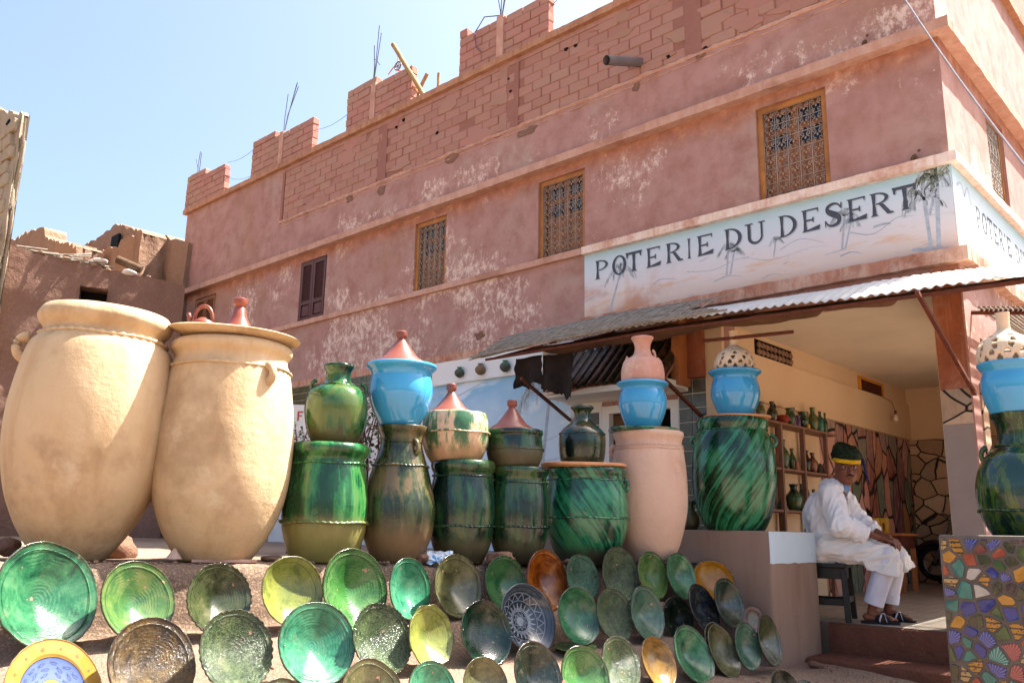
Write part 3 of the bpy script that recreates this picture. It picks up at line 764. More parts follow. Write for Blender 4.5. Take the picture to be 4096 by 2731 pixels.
# brush strokes
def stroke(bm, pts, w, f, taper=True):
    c = spline(pts, 4); n = len(c); pr = None
    for i, p in enumerate(c):
        d = (c[min(i+1, n-1)]-c[max(i-1, 0)]); d = d.normalized() if d.length > 0 else Vector((1, 0)); q = Vector((-d.y, d.x))
        ww = w*(1-(i/(n-1))**2*.9 if taper else 1)
        a = bm.verts.new(f(*(p+q*ww))); b = bm.verts.new(f(*(p-q*ww)))
        if pr: bm.faces.new((pr[0], pr[1], b, a))
        pr = (a, b)
def palm(parent, x, z0, h, lean, f, s=1.0, mats=('ink_line', 'ink_pale')):
    bm = NB()
    stroke(bm, [(x, z0), (x+lean*.35, z0+h*.35), (x+lean*.7, z0+h*.7), (x+lean, z0+h)], .011*s, lambda u, v: f(u, .0007, v), False)
    for i in range(14): stroke(bm, [(x+lean*i/14-.012*s, z0+h*i/14), (x+lean*i/14+.014*s, z0+h*i/14+.012)], .004*s, lambda u, v: f(u, .0009, v))
    part('painted_palm_trunk', bm, M[mats[0]], parent)
    for mi, mt in enumerate(mats):
        bm = NB()
        for i in range(10):
            a = random.uniform(-.25, pi+.25); L = h*.42*random.uniform(.7, 1.1); cx, cz = x+lean, z0+h
            p1 = (cx+cos(a)*L*.5, cz+sin(a)*L*.45+.02*s); p2 = (cx+cos(a)*L*.95, cz+sin(a)*L*.35-L*.25); p3 = (cx+cos(a)*L*1.05, cz+sin(a)*L*.2-L*.6)
            c = spline([(cx, cz), p1, p2, p3], 4)
            stroke(bm, [(cx, cz), p1, p2, p3], .005*s, lambda u, v: f(u, .0005+mi*.0002, v))
            for k in range(2, len(c)-1):
                for sg in (-1, 1):
                    q = c[k]; stroke(bm, [tuple(q), (q.x+sg*.3*L*.12+cos(a)*L*.06, q.y-L*.16)], .0020*s, lambda u, v: f(u, .0006+mi*.0002, v))
        part('painted_palm_fronds', bm, M[mt], parent)
random.seed(11)
fA = lambda u, y, z: (min(u, -.006), -.0084-y, min(z, 3.698))
palm(sgn, -3.46, 2.99, .43, .15, fA, 1.1); palm(sgn, -2.06, 3.14, .27, .03, fA, .9); palm(sgn, -2.02, 3.14, .22, .05, fA, .8); palm(sgn, -1.57, 3.22, .16, .03, fA, .6)
palm(sgn, -.93, 3.16, .30, .04, fA, .9); palm(sgn, -.90, 3.16, .22, .06, fA, .7)
palm(sgn, -.20, 3.02, .42, -.02, fA, 1.3); palm(sgn, -.14, 3.02, .58, .03, fA, 1.5, ('ink_line', 'ink_green')); palm(sgn, -.19, 3.3, .26, .08, fA, 1.0)
bm = NB()
for pts, w_ in (([(-3.8, 3.16), (-3.6, 3.22), (-3.45, 3.2)], .012), ([(-2.5, 3.26), (-2.2, 3.22), (-1.9, 3.28), (-1.6, 3.2), (-1.2, 3.24), (-1.0, 3.2)], .006), ([(-1.5, 3.28), (-1.3, 3.34), (-1.05, 3.24)], .008),
                ([(-.85, 3.3), (-.65, 3.24), (-.45, 3.34), (-.3, 3.32)], .009), ([(-2.9, 3.2), (-2.8, 3.24), (-2.6, 3.2)], .012), ([(-3.05, 3.08), (-2.9, 3.12), (-2.8, 3.05)], .006), ([(-2.2, 3.1), (-2.05, 3.13), (-1.9, 3.1)], .012),
                ([(-1.7, 3.03), (-1.6, 3.06), (-1.5, 3.04)], .01), ([(-.95, 3.1), (-.85, 3.12), (-.75, 3.08)], .012), ([(-.9, 3.16), (-1.1, 3.14)], .01), ([(-.35, 3.03), (-.1, 3.01)], .02), ([(-.65, 3.3), (-.55, 3.31), (-.5, 3.3)], .02)):
    stroke(bm, pts, w_*.6, lambda u, v: fA(u, .0003, v))
part('painted_dune_line', bm, M['ink_line'], sgn, kind='stuff')
bm = NB(); fB = lambda u, v: (.0095, u, v)
stroke(bm, [(.1, 3.55), (.25, 3.6), (.32, 3.42)], .012, fB); stroke(bm, [(.3, 3.5), (.42, 3.62), (.5, 3.44)], .01, fB); stroke(bm, [(.44, 3.4), (.5, 3.5), (.56, 3.38)], .008, fB)
part('painted_dune_line', bm, M['ink_line'], sgnB, kind='stuff')
# ---------------------------------------------------------------- lower facade: sky mural, tiles, door, columns
bm = NB(); box(bm, -6.30, -3.98, -.012, -.001, .3, 2.758); sw = part('mural_panel', bm, M['skywall'], SHOP)
bm = NB(); box(bm, -3.979, -3.57, -.010, -.001, .3, 2.758); part('door_surround', bm, M['white_wall'], SHOP)
bm = NB(); box(bm, -9.8, -6.302, -.010, -.001, .3, 2.44); part('lower_wall_render', bm, M['white_wall'], SHOP)
bm = NB(); box(bm, -9.8, -6.302, -.008, -.001, 2.441, 2.758); tb = part('tile_band', bm, M['grout'], SHOP)
def tile_mesh(w_, h_, d_, mat, nm='tile', bv=.003, s=1):
    random.seed(s); q = NB(); box(q, -w_/2, w_/2, -d_/2, d_/2, -h_/2, h_/2, .0); bevel(q, bv); return mesh_of(q, nm, mat)
tm = [tile_mesh(.098, .098, .012, M['tile_green'], 'tile', .003, i) for i in range(2)]
for i in range(34):
    for j in range(3):
        o = bpy.data.objects.new('tile', tm[(i+j) % 2]); COL.objects.link(o); o.parent = tb; o.location = (-9.73+i*.1035, -.012, 2.494+j*.1045)
palm(sw, -4.42, 1.1, 1.15, .14, lambda u, y, z: (u, -.0128-y, z), 1.9)
bm = NB(); fS = lambda u, v: (u, -.0125, v)
for pts in ([(-6.3, 2.3), (-6.0, 2.38), (-5.8, 2.3), (-5.5, 2.38), (-5.2, 2.44), (-4.9, 2.38)], [(-4.7, 1.7), (-4.4, 1.66), (-4.1, 1.74)], [(-4.7, 1.5), (-4.3, 1.45), (-4.0, 1.5)], [(-5.9, 1.3), (-5.3, 1.35)]):
    stroke(bm, pts, .012, fS)
part('painted_dune_line', bm, M['ink_pale'], sw, kind='stuff')
# wall pots on the ledge over the mural
bm = NB(); rough_beam(bm, (-6.2, 0, 0), (-4.1, 0, 0), [(-.01, 2.455), (.05, 2.455), (.05, 2.475), (-.01, 2.475)], .08, .004, 2); part('thin_shelf_ledge', bm, M['white_wall'], SHOP)

# door recess
bm = NB()
for b in ((-3.56, -3.47, -.02, .06, .3, 1.98), (-2.72, -2.63, -.02, .06, .3, 1.98), (-3.47, -2.72, -.02, .06, 1.90, 1.98)): box(bm, *b)
dr = part('doorway', bm, M['white_wall'], SHOP)
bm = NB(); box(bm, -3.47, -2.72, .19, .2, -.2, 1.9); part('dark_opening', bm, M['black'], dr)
bm = NB(); box(bm, -3.46, -2.95, .05, .07, 1.62, 1.89, .01); part('paper_notice', bm, M['tan_cloth'], dr)
bm = NB()
p0 = Vector((-3.2, .045, 1.70)); tube(bm, [p0+Vector((cos(t)*.035, 0, sin(t)*.035)) for t in [i*2*pi/14 for i in range(15)]], .006, 4); rock(bm, p0, .016, 1, 1)
RED = plain('red paint', '#b8402c', .7, .3, .1); part('red_ring_mark', bm, RED, dr)
# cornice and pantiled hood over the door
bm = NB(); rough_beam(bm, (-4.02, 0, 0), (-2.50, 0, 0), [(-.01, 2.03), (.12, 2.06), (.42, 2.06), (.42, 2.12), (-.01, 2.12)], .2, .003, 1)
hood = part('door_hood', bm, M['white_wall'], SHOP)
def pantile(L=.24, r=.052, seed=0):
    q = NB(); n = 8; random.seed(seed); rings = []
    for y, rr in ((0, r*1.08), (L*.5, r), (L, r*.9)):
        ring = [q.verts.new((cos(pi*k/n)*rr, y, sin(pi*k/n)*rr*.9)) for k in range(n+1)]+[q.verts.new((cos(pi*k/n)*(rr-.014), y, sin(pi*k/n)*(rr-.014)*.9)) for k in range(n, -1, -1)]
        rings.append(ring)
    m_ = len(rings[0])
    for a, b in zip(rings, rings[1:]):
        for k in range(m_): q.faces.new((a[k], a[(k+1) % m_], b[(k+1) % m_], b[k]))
    q.faces.new(rings[0][::-1]); q.faces.new(rings[-1])
    return mesh_of(q, 'roof_tile', M['roof_tile'], .7)
pts_ = [pantile(seed=i) for i in range(2)]
hang = math.atan2(.46, .42)
bm = NB(); v = [(-4.0, -.42, 2.13), (-2.52, -.42, 2.13), (-2.52, 0, 2.56), (-4.0, 0, 2.56)]; w2 = [(a, b, c_-.04) for a, b, c_ in v]
poly(bm, v); poly(bm, w2[::-1]); poly(bm, [v[0], w2[0], w2[1], v[1]]); poly(bm, [v[1], w2[1], w2[2], v[2]]); poly(bm, [v[3], w2[3], w2[0], v[0]]); part('hood_slope', bm, M['mortar'], hood)
for i in range(13):
    for j in range(4):
        o = bpy.data.objects.new('roof_tile', pts_[(i+j) % 2]); COL.objects.link(o); o.parent = hood
        o.location = (-3.94+i*.114, -.46+j*.115, 2.115+j*.118); o.rotation_euler = (hang, 0, random.uniform(-.03, .03))
bm = NB(); box(bm, -4.06, -4.0, -.40, 0, 2.1, 2.66); part('hood_side', bm, M['white_wall'], hood)
# tall wood bracket + rust column right of the hood
bm = NB(); rough_beam(bm, (-2.56, 0, 0), (-2.47, 0, 0), [(-.01, 2.08), (.26, 2.08), (.22, 2.74), (-.01, 2.74)], .03, .003, 5); part('wooden_bracket', bm, M['wood_panel'], SHOP)
bm = NB(); box(bm, -2.469, -2.30, -.10, -.001, 2.16, 2.75, .004); part('rust_column_head', bm, M['orange_col'], SHOP)
bm = NB(); box(bm, -2.299, -2.12, -.05, -.001, .3, 2.74, .003); part('cream_jamb', bm, M['cream_wall'], SHOP)
bm = NB(); box(bm, -2.62, -2.30, -.03, -.001, .3, 2.155); tc_ = part('tiled_column', bm, M['grout'], SHOP)
tm2 = [tile_mesh(.145, .128, .014, M['tile_dark'], 'tile', .003, i) for i in range(3)]
for i in range(2):
    for j in range(13):
        o = bpy.data.objects.new('tile', tm2[(i+j) % 3]); COL.objects.link(o); o.parent = tc_; o.location = (-2.536+i*.155, -.034, 2.085-j*.138)
for j in range(12):
    o = bpy.data.objects.new('tile', tm2[j % 3]); COL.objects.link(o); o.parent = tc_; o.location = (-3.68, -.014, 1.86-j*.138)
# corner pillar
bm = NB(); box(bm, -.232, -.016, -.006, .2, 1.84, 2.845, .003); pc = part('corner_pillar', bm, M['orange_col'], SHOP)
bm = NB(); box(bm, -.232, -.014, -.006, .2, 1.56, 1.838, .002); part('painted_stone_band', bm, M['stone_round'], pc)
bm = NB(); box(bm, -.232, -.012, -.006, .2, -.02, 1.558, .002); part('grey_render', bm, M['grey_col'], pc)
bm = NB(); box(bm, -.011, .012, .201, .355, .0, 1.9); part('side_stone_painting', bm, M['stone_round'], SHOP)
# front lintel of the shop bay is plaster above 2.68

# ---------------------------------------------------------------- the open room
bm = NB()
v = [(-2.12, .0, 0), (-.23, .0, 0), (-.23, .22, .0), (-.02, .22, .0), (-.02, 5, .12), (-2.12, 5, .12)]
# tiled floor with a slight fall to the door
def prism(bm, pts2, z0f, z1f):
    a = [bm.verts.new((x, y, z0f)) for x, y, z in pts2]; b = [bm.verts.new((x, y, z1f+z)) for x, y, z in pts2]
    bm.faces.new(a[::-1]); bm.faces.new(b)
    for i in range(len(a)): bm.faces.new((a[i], a[(i+1) % len(a)], b[(i+1) % len(a)], b[i]))
prism(bm, v, -.3, 0); fl = part('room_floor', bm, M['floor'], SHOP); fl['kind'] = 'structure'
bm = NB(); box(bm, -2.22, -2.12, .221, 5.1, 1.985, 2.719); part('room_wall_plaster', bm, M['cream_wall'], SHOP)
bm = NB(); box(bm, -2.22, -2.12, .221, 2.05, -.1, 1.983); part('room_wall_plaster', bm, M['cream_wall'], SHOP)
bm = NB(); box(bm, -2.22, -2.122, 2.052, 5.1, -.1, 1.983); part('stone_mural_wall', bm, M['stone_tall'], SHOP)
bm = NB(); box(bm, -2.119, -.01, 5.0, 5.1, 1.985, 2.719); part('room_wall_plaster', bm, M['cream_wall'], SHOP)
bm = NB(); box(bm, -2.119, -.01, 5.002, 5.1, -.1, 1.983); part('stone_mural_wall', bm, M['stone_round'], SHOP)
bm = NB(); box(bm, -.30, -.24, 3.31, 5.0, -.1, 2.719); box(bm, -.30, -.24, .221, 3.309, 2.305, 2.719); box(bm, -.30, -.24, .221, .355, -.1, 2.304); part('room_wall_plaster', bm, M['cream_wall'], SHOP)
bm = NB(); box(bm, -2.119, -.301, .221, 4.999, 2.682, 2.718); part('room_ceiling', bm, M['ceiling'], SHOP)
bm = NB(); rough_beam(bm, (-2.121, 5, 0), (-2.121, .23, 0), [(-.001, 2.46), (-.035, 2.46), (-.035, 2.475), (-.001, 2.475)], .3, .002, 1)
# step in the wall (thicker below the vents)
bm = NB(); box(bm, -2.119, -2.085, .23, 4.998, 1.987, 2.455); part('wall_step', bm, M['cream_wall'], SHOP)
# vents
bm = NB(); box(bm, -2.119, -2.110, .62, 1.45, 2.468, 2.63); vt = part('rubble_vent', bm, M['black'], SHOP)
random.seed(3)
for i in range(9):
    for j in range(2):
        q = NB(); rock(q, (-2.10, .68+i*.09, 2.505+j*.07), .05, i+j*10, 1, (.4, 1, .75)); part('stone', q, M['adobe_lit'], vt, 3.2)
bm = NB()
for b in ((-2.119, -2.09, 3.30, 3.34, 2.47, 2.63), (-2.119, -2.09, 4.06, 4.10, 2.47, 2.63), (-2.119, -2.09, 3.341, 4.059, 2.60, 2.63)): box(bm, *b)
YEL = plain('ochre frame paint', '#d08a28', .6, .3, .12); vf = part('vent_window', bm, YEL, SHOP)
bm = NB(); box(bm, -2.119, -2.112, 3.34, 4.06, 2.47, 2.6); part('dark_opening', bm, M['black'], vf)
for i in range(16):
    q = NB(); tube(q, [(-2.10, 3.37+i*.044, 2.47), (-2.10, 3.37+i*.044, 2.6)], .006, 5); part('bar', q, M['rust'], vf)
# bare bulb
BULB = MT('frosted bulb', .2, .5).col(H('#d8d0c0')).m
t = thing('light_bulb', 'bare unlit bulb hanging on a wire inside the open shop room', 'light bulb', (-2.0, 4.2, 2.2))
bm = NB(); tube(bm, [(-2.09, 4.0, 2.46), (-2.02, 4.15, 2.40), (-2.0, 4.2, 2.27)], .004, 4); part('wire', bm, M['black'], t)
bm = NB(); lathe(bm, [(0, .05), (.016, .05), (.016, .02), (.014, 0)], 10, (-2.0, 4.2, 2.24)); part('socket', bm, M['shutter'], t, .6)
bm = NB(); lathe(bm, [(.012, 0), (.02, -.02), (.032, -.05), (.03, -.075), (.015, -.09), (0, -.092)], 14, (-2.0, 4.2, 2.24)); part('glass_bulb', bm, BULB, t, 3.2)

# ---------------------------------------------------------------- ground, terrace, stair of shelves, steps
def L3(x, y, d):
    return P(x, y, d)
R1 = (L3(114, 1490, 4.3), L3(1565, 1374, 6.3)); R2_ = (L3(350, 1628, 3.95), L3(1680, 1440, 6.3)); R3 = (L3(740, 1700, 3.7), L3(1770, 1527, 6.1))
def lin(pr, t): return pr[0].lerp(pr[1], t)
def at_y(pr, y): return (y-pr[0].y)/(pr[1].y-pr[0].y)
def row_at(pr, Y): return lin(pr, at_y(pr, Y))
def prof(Y):
    """terrain section at world Y: list of (X, Z) from the terrace outwards"""
    a, b, c_ = row_at(R1, Y), row_at(R2_, Y), row_at(R3, Y)
    k = max(0, min(1, (Y+1.80)/.35)); k = k*k*(3-2*k)     # towards the counter wall the shelves die out
    zt = .475
    cx = a.x-.19
    pts = [(cx-1.2, zt), (cx-.5, zt+.0), (cx-.08, zt-.002), (cx, zt-.03), (cx+.07, a.z+.02), (a.x-.02, a.z), (a.x+.13, a.z-.02),
           (b.x-.10, b.z+.03), (b.x-.02, b.z), (b.x+.13, b.z-.02), (c_.x-.10, c_.z+.02), (c_.x, c_.z), (c_.x+.16, c_.z-.02), (c_.x+.45, c_.z-.16-.12*(1-k)), (c_.x+1.0, -.55), (c_.x+2.0, -.8), (c_.x+3.2, -.92)]
    k2 = max(0, min(1, (Y+1.62)/.2)); k2 = k2*k2*(3-2*k2)
    pts = [(x, z+(-.30-z)*k2 if i < 3 else (z if z < -.26 else z+(-.26-z)*k)) for i, (x, z) in enumerate(pts)]
    return pts
bm = NB(); ys = [-7.4+i*.09 for i in range(int((7.4-.985)/.09)+1)]; SUB = 5; grid = []
for Y in ys:
    pr = prof(Y); row = []
    xs_ = [p[0] for p in pr]
    for i in range(len(pr)-1):
        for s in range(SUB):
            u = s/SUB; x = pr[i][0]+(pr[i+1][0]-pr[i][0])*u; z = pr[i][1]+(pr[i+1][1]-pr[i][1])*u
            q = Vector((x*2, Y*2, z*2)); nz = noise.noise(q*1.2)*.022+noise.noise(q*4)*.014+noise.noise(q*11)*.007
            x2 = x+noise.noise(q*3+Vector((5, 5, 5)))*.02+noise.noise(q*9)*.01
            if i < 2: nz *= .5
            row.append(bm.verts.new((x2, Y, z+nz)))
    grid.append(row)
for a, b in zip(grid, grid[1:]):
    for k in range(len(a)-1): bm.faces.new((a[k], a[k+1], b[k+1], b[k]))
o = solo('terrace', bm, M['soil'], (0, 0, 0), None, None, kind='structure', smooth=3.2)
# flat terrace behind the row of jars, running to the facade
bm = NB(); n = 26; g = []
for i in range(60):
    X = -13.5+i*.2; r = []
    for j in range(48):
        Y = -9.0+j*.1915
        lim = row_at(R1, min(Y, -.9)).x-.3 if Y < -1.55 else -1.9
        x = min(X, lim); r.append(bm.verts.new((x, Y, .466+noise.noise(Vector((x, Y, 0))*1.5)*.02)))
    g.append(r)
for a, b in zip(g, g[1:]):
    for k in range(47):
        if (a[k].co-b[k].co).length < 1e-4 and (a[k+1].co-b[k+1].co).length < 1e-4: continue
        bm.faces.new((a[k], b[k], b[k+1], a[k+1]))
solo('terrace_ground', bm, M['earth'], (0, 0, 0), None, None, kind='structure', smooth=3.2)
# the street
bm = NB(); R_ = 400; poly(bm, [(-R_, -R_, -.95), (R_, -R_, -.95), (R_, R_, -.95), (-R_, R_, -.95)]); solo('street', bm, M['earth'], (0, 0, 0), None, None, kind='structure')
# soil bank between the counter wall and the steps
bm = NB(); g = []
for i in range(34):
    r = []
    for j in range(34):
        x = -1.3+i*.12; y = -2.6+j*.08
        z = -.27-.10*max(0, (x+.9))-.16*max(0, -(y+.6))*max(0, (x+.9)); z = max(z, -.85)
        if x > .0: z -= .12*(x)
        z += noise.noise(Vector((x, y, 0))*2)*.03+noise.noise(Vector((x, y, 0))*7)*.014+noise.noise(Vector((x, y, 0))*17)*.006
        r.append(bm.verts.new((x, y, z)))
    g.append(r)
for a, b in zip(g, g[1:]):
    for k in range(33): bm.faces.new((a[k], b[k], b[k+1], a[k+1]))
solo('soil_bank', bm, M['soil'], (0, 0, 0), None, None, kind='structure', smooth=3.2)
# two mud-rendered steps up to the shop floor
def step_block(name, x0, x1, y0, y1, z0, z1, mat, amp=.012):
    bm = NB(); nx, n = int((x1-x0)/.05), 7; rings = []
    pr = [(0, z0), (0, z0*.6+z1*.4), (0, z1-.035), (.012, z1-.010), (.04, z1), (.2, z1), (y1-y0, z1), (y1-y0, z0)]
    for i in range(nx+1):
        x = x0+(x1-x0)*i/nx; ring = []
        for k, (u, z) in enumerate(pr):
            q = Vector((x*2.2, u*3, z*4)); nn = noise.noise(q*1.5)*amp+noise.noise(q*5)*amp*.6
            ring.append(bm.verts.new((x, y0+u+(nn if k < 6 else 0), z+(noise.noise(q*3)*amp*.5 if 2 < k < 7 else 0))))
        rings.append(ring)
    for a, b in zip(rings, rings[1:]):
        for k in range(len(pr)): bm.faces.new((a[k], b[k], b[(k+1) % len(pr)], a[(k+1) % len(pr)]))
    bm.faces.new(rings[0]); bm.faces.new(rings[-1][::-1])
    solo(name, bm, mat, (0, 0, 0), None, None, kind='structure', smooth=.7)
step_block('upper_step', -1.245, .9, -.03, -.002, -.4, -.002, M['earth_dark'], .008)
step_block('upper_step_tread', -1.245, 1.2, -.50, -.04, -.6, -.235, M['earth_dark'], .012)
step_block('lower_step', -1.0, 1.3, -1.0, -.51, -.9, -.46, M['earth_dark'], .016)

# counter wall, rounded at its right end
def counter():
    t = thing('counter_wall', 'low mud rendered counter wall with a pale painted end beside the seated man', 'wall', (-1.9, -.5, -.3))
    bm = NB(); zt = .722; x0, x1, y0, y1 = -3.6, -1.255, -.965, -.035
    outline = [(x0, y0)]+[(x0+(x1-.03-x0)*i/30, y0) for i in range(1, 31)]+[(x1-.03+.03*sin(a), y0+.03-.03*cos(a)) for a in (.4, .8, 1.2)]+[(x1, y0+.05+(y1-.20-y0-.05)*i/10) for i in range(11)]+[(x1-.16+.16*cos(a), y1-.16+.16*sin(a)) for a in (.3, .7, 1.1, 1.5)]+[(x0, y1)]
    zs = [-.4, -.25, -.1, .05, .2, .35, .48, .4801, .6, zt-.012, zt]
    rings = []
    for z in zs:
        ins = .010 if z == zt else 0
        ring = []
        for x, y in outline:
            q = Vector((x*1.7, y*1.7, z*1.7)); nn = noise.noise(q)*.008+noise.noise(q*4)*.003
            ring.append(bm.verts.new((x+(nn-ins)*(1 if x > x1-.05 else 0), y+((nn*-1)+ins if y < y0+.04 else (-ins if y > y1-.3 else 0)), z)))
        rings.append(ring)
    for a, b in zip(rings, rings[1:]):
        for k in range(len(a)): bm.faces.new((a[k], a[(k+1) % len(a)], b[(k+1) % len(a)], b[k]))
    bm.faces.new(rings[-1])
    part('rendered_wall', bm, M['counter'], t, .6)
    # pale painted band on the end face: a thin coat following the wall
    bm = NB(); idx = [i for i, (x, y) in enumerate(outline) if x > x1-.025 or (x > x1-.17 and y > y1-.2)]
    pts = [outline[i] for i in idx]; rr = []
    for z in (.478, .55, .6, .66, zt-.004):
        ring = []
        for k, (x, y) in enumerate(pts):
            q = Vector((x*1.7, y*1.7, z*1.7)); nn = noise.noise(q)*.008+noise.noise(q*4)*.003
            d = Vector((1, 0)) if y < y1-.16 else Vector((x-(x1-.16), y-(y1-.16))).normalized()
            zz = z+(noise.noise(Vector((k*.7, 3, 1)))*.012 if z < .48 else 0)
            if y < y0+.04: d = Vector((sin(.8), -cos(.8)))
            ring.append(bm.verts.new((x+nn+d.x*.004, y+d.y*.004, zz)))
        rr.append(ring)
    for a, b in zip(rr, rr[1:]):
        for k in range(len(a)-1): bm.faces.new((a[k], a[k+1], b[k+1], b[k]))
    part('painted_band', bm, M['palepaint'], t, 3.2)
counter()

# ---------------------------------------------------------------- awning: reed mat and corrugated sheet on a rusty frame
AW = thing('awning', 'ragged reed and corrugated sheet awning on rusty struts running under the sign', 'awning', (-1.8, -.5, 2.4))
def aw_z(x, y):     # y=-1 front edge, y=0 wall
    zf = 2.455-.028*(x+2.2) if x > -2.2 else 2.455
    zr = 2.80-.035*(x+3) if x > -3 else 2.80
    return zf+(zr-zf)*(y+1.0)
bm = NB(); g = []; x0, x1 = -3.35, 2.0; nx = 420
for i in range(nx+1):
    x = x0+(x1-x0)*i/nx; r = []
    fr = -1.02+noise.noise(Vector((x*2.1, 4, 0)))*.07+noise.noise(Vector((x*9, 4, 0)))*.035+noise.noise(Vector((x*31, 4, 0)))*.02
    for j in range(9):
        y = fr+(-.005-fr)*j/8
        if x > .1: y = min(y, -.005) 
        sag = noise.noise(Vector((x*.9, y*1.5, 2)))*.05+.012*noise.noise(Vector((x*5, y*3, 2)))
        r.append(bm.verts.new((x, y, aw_z(x, y)+.010*sin(x*2*pi/.075)+sag*(1-j/8*.8)+.02+.07*sin(pi*j/8))))
    g.append(r)
for a, b in zip(g, g[1:]):
    for k in range(8): bm.faces.new((a[k], b[k], b[k+1], a[k+1]))
geo = bmesh.ops.extrude_face_region(bm, geom=bm.faces[:]); bmesh.ops.translate(bm, verts=[e for e in geo['geom'] if isinstance(e, bmesh.types.BMVert)], vec=(0, 0, .005))
part('corrugated_sheet', bm, M['tin'], AW, 3.2)
# reed mat at the left end, lying on the frame
random.seed(21); bm = NB()
for i in range(60):
    u = i/59; y = -1.06+u*.62; xs = -4.42+random.uniform(-.10, .16)+u*.10; xe = random.uniform(-2.6, -1.5)-u*.5; n = 14; r_ = .011
    pts = []
    for k in range(n+1):
        x = xs+(xe-xs)*k/n
        pts.append((x, y+noise.noise(Vector((x*2, i*.3, 1)))*.02, aw_z(x, y)+.045+noise.noise(Vector((x*.9, y*1.5, 2)))*.05*(1-u*.6)+.13*sin(pi*u*.62)+random.uniform(-.005, .005)-(.05*max(0, -4.1-x))))
    tube(bm, pts, r_, 4)
for k in range(16):
    x = -4.2+k*.16; tube(bm, [(x+j*.012, -1.06+j*.07, aw_z(x, -1.06+j*.07)+.062+.13*sin(pi*j*.07)+noise.noise(Vector((x*.9, (-1.06+j*.07)*1.5, 2)))*.045) for j in range(9)], .004, 4)
part('reed_mat', bm, M['reed'], AW, kind='stuff')
bm = NB()
for i in range(26):
    x = -4.45+random.uniform(-.12, .1); y = -1.05+random.random()*.5; tube(bm, [(x, y, aw_z(x, y)+.0), (x+.35, y+.03, aw_z(x, y)+.04)], .008, 4)
part('loose_reeds', bm, M['reed'], AW, kind='stuff')
# frame
bm = NB(); obx = lambda a, b, s: obox(bm, (Vector(a)+Vector(b))/2, (Vector(b)-Vector(a)).normalized(), Vector((0, 1, 0)), (Vector(b)-Vector(a)).normalized().cross(Vector((0, 1, 0))), (Vector(b)-Vector(a)).length/2, s, s)
obx((-4.35, -.98, 2.43), (-2.2, -.98, 2.43), .011); obx((-2.2, -.98, 2.43), (2.0, -.98, 2.32), .011)
obx((-4.3, -.45, 2.60), (-3.0, -.45, 2.6), .014); obx((-3.0, -.45, 2.60), (2.0, -.45, 2.45), .014)
part('front_beam', bm, M['rust'], AW)
for a, b in (((1210, 880), (1310, 965)), ((1525, 870), (1612, 957)), ((2120, 695), (2240, 905))):
    lo = onY(b[0], b[1], -.01)
    # top end: the point on the ray of the upper pixel that lies on the front beam
    best = None
    for i in range(200):
        y = -.3-.7*i/199; q = onY(a[0], a[1], y)
        e = abs(q.z-(aw_z(q.x, y)-.05))
        if best is None or e < best[0]: best = (e, q)
    hi = best[1]; 
    if hi.y > -.6: hi = onY(a[0], a[1], -.97)
    dd = (hi-lo).normalized(); hi = hi+dd*.12*(2.40-hi.z > .05)
    q = NB(); sid = dd.cross(Vector((0, 0, 1))).normalized(); obox(q, (lo+hi)/2, dd, sid, dd.cross(sid), (hi-lo).length/2, .014, .014); part('strut', q, M['rust'], AW)
for x in (-4.2, -3.4, -2.6, -1.8, -1.0, -.2, .6, 1.4):
    q = NB(); lo = Vector((x, -1.0, aw_z(x, -1.0)-.03)); hi = Vector((x, -.01, aw_z(x, 0)-.03)); dd = (hi-lo).normalized(); obox(q, (lo+hi)/2, dd, Vector((1, 0, 0)), dd.cross(Vector((1, 0, 0))), (hi-lo).length/2, .012, .012); part('rafter', q, M['rust'], AW)
a, b = onY(1615, 783, -.75), onY(1822, 762, -.75)
q = NB(); tube(q, [a, b], .017, 4); part('cross_bar', q, M['rust'], AW)
# sacking drooping under the sheet
bm = NB(); g = []
for i in range(120):
    x = -3.6+i*.035; r = []
    sagk = .5+.5*noise.noise(Vector((x*1.4, 0, 9)))
    for j in range(12):
        u = j/11; y = -.99+u*.55
        z = aw_z(x, y)-.012-.20*sagk*sin(pi*min(1, u*1.0))*(.5 if x > -.9 else 1)*(1 if x < -.3 else .4)-.012*noise.noise(Vector((x*6, y*6, 0)))
        r.append(bm.verts.new((x, y, z)))
    g.append(r)
for a_, b_ in zip(g, g[1:]):
    for k in range(11): bm.faces.new((a_[k], b_[k], b_[k+1], a_[k+1]))
part('sacking', bm, M['tan_cloth'], AW, 3.2)
# dark tarpaulin hanging at the left
def curtain(xa, xb, ztop, zbot, y, seed, mat, n=26, m_=14):
    bm = NB(); g = []
    for i in range(n+1):
        x = xa+(xb-xa)*i/n; r = []; zb = zbot(i/n)+random.uniform(-.02, .02)
        for j in range(m_+1):
            u = j/m_; zt = ztop(i/n); z = zt+(zb-zt)*u
            r.append(bm.verts.new((x+.03*u*noise.noise(Vector((x*3, u, seed))), y+.06*sin(x*19+seed)*(.4+u*.6)+.04*noise.noise(Vector((x*6, u*3, seed))), z)))
        g.append(r)
    for a_, b_ in zip(g, g[1:]):
        for k in range(m_): bm.faces.new((a_[k], b_[k], b_[k+1], a_[k+1]))
    return part('hanging_tarpaulin', bm, mat, AW, 3.2)
random.seed(4)
q0 = onY(1185, 820, -.85); q1 = onY(1245, 830, -.85); q2 = onY(1312, 790, -.85); zb0 = onY(1200, 890, -.85).z; zb2 = onY(1300, 915, -.85).z
curtain(q0.x, q1.x, lambda t: 2.42, lambda t: zb0+.03*sin(t*9), -.85, 1, M['dark_cloth'], 12)
curtain(q1.x-.02, q2.x, lambda t: 2.42, lambda t: zb0+(zb2-zb0)*t-.05*abs(sin(t*13)), -.80, 5, M['dark_cloth'])

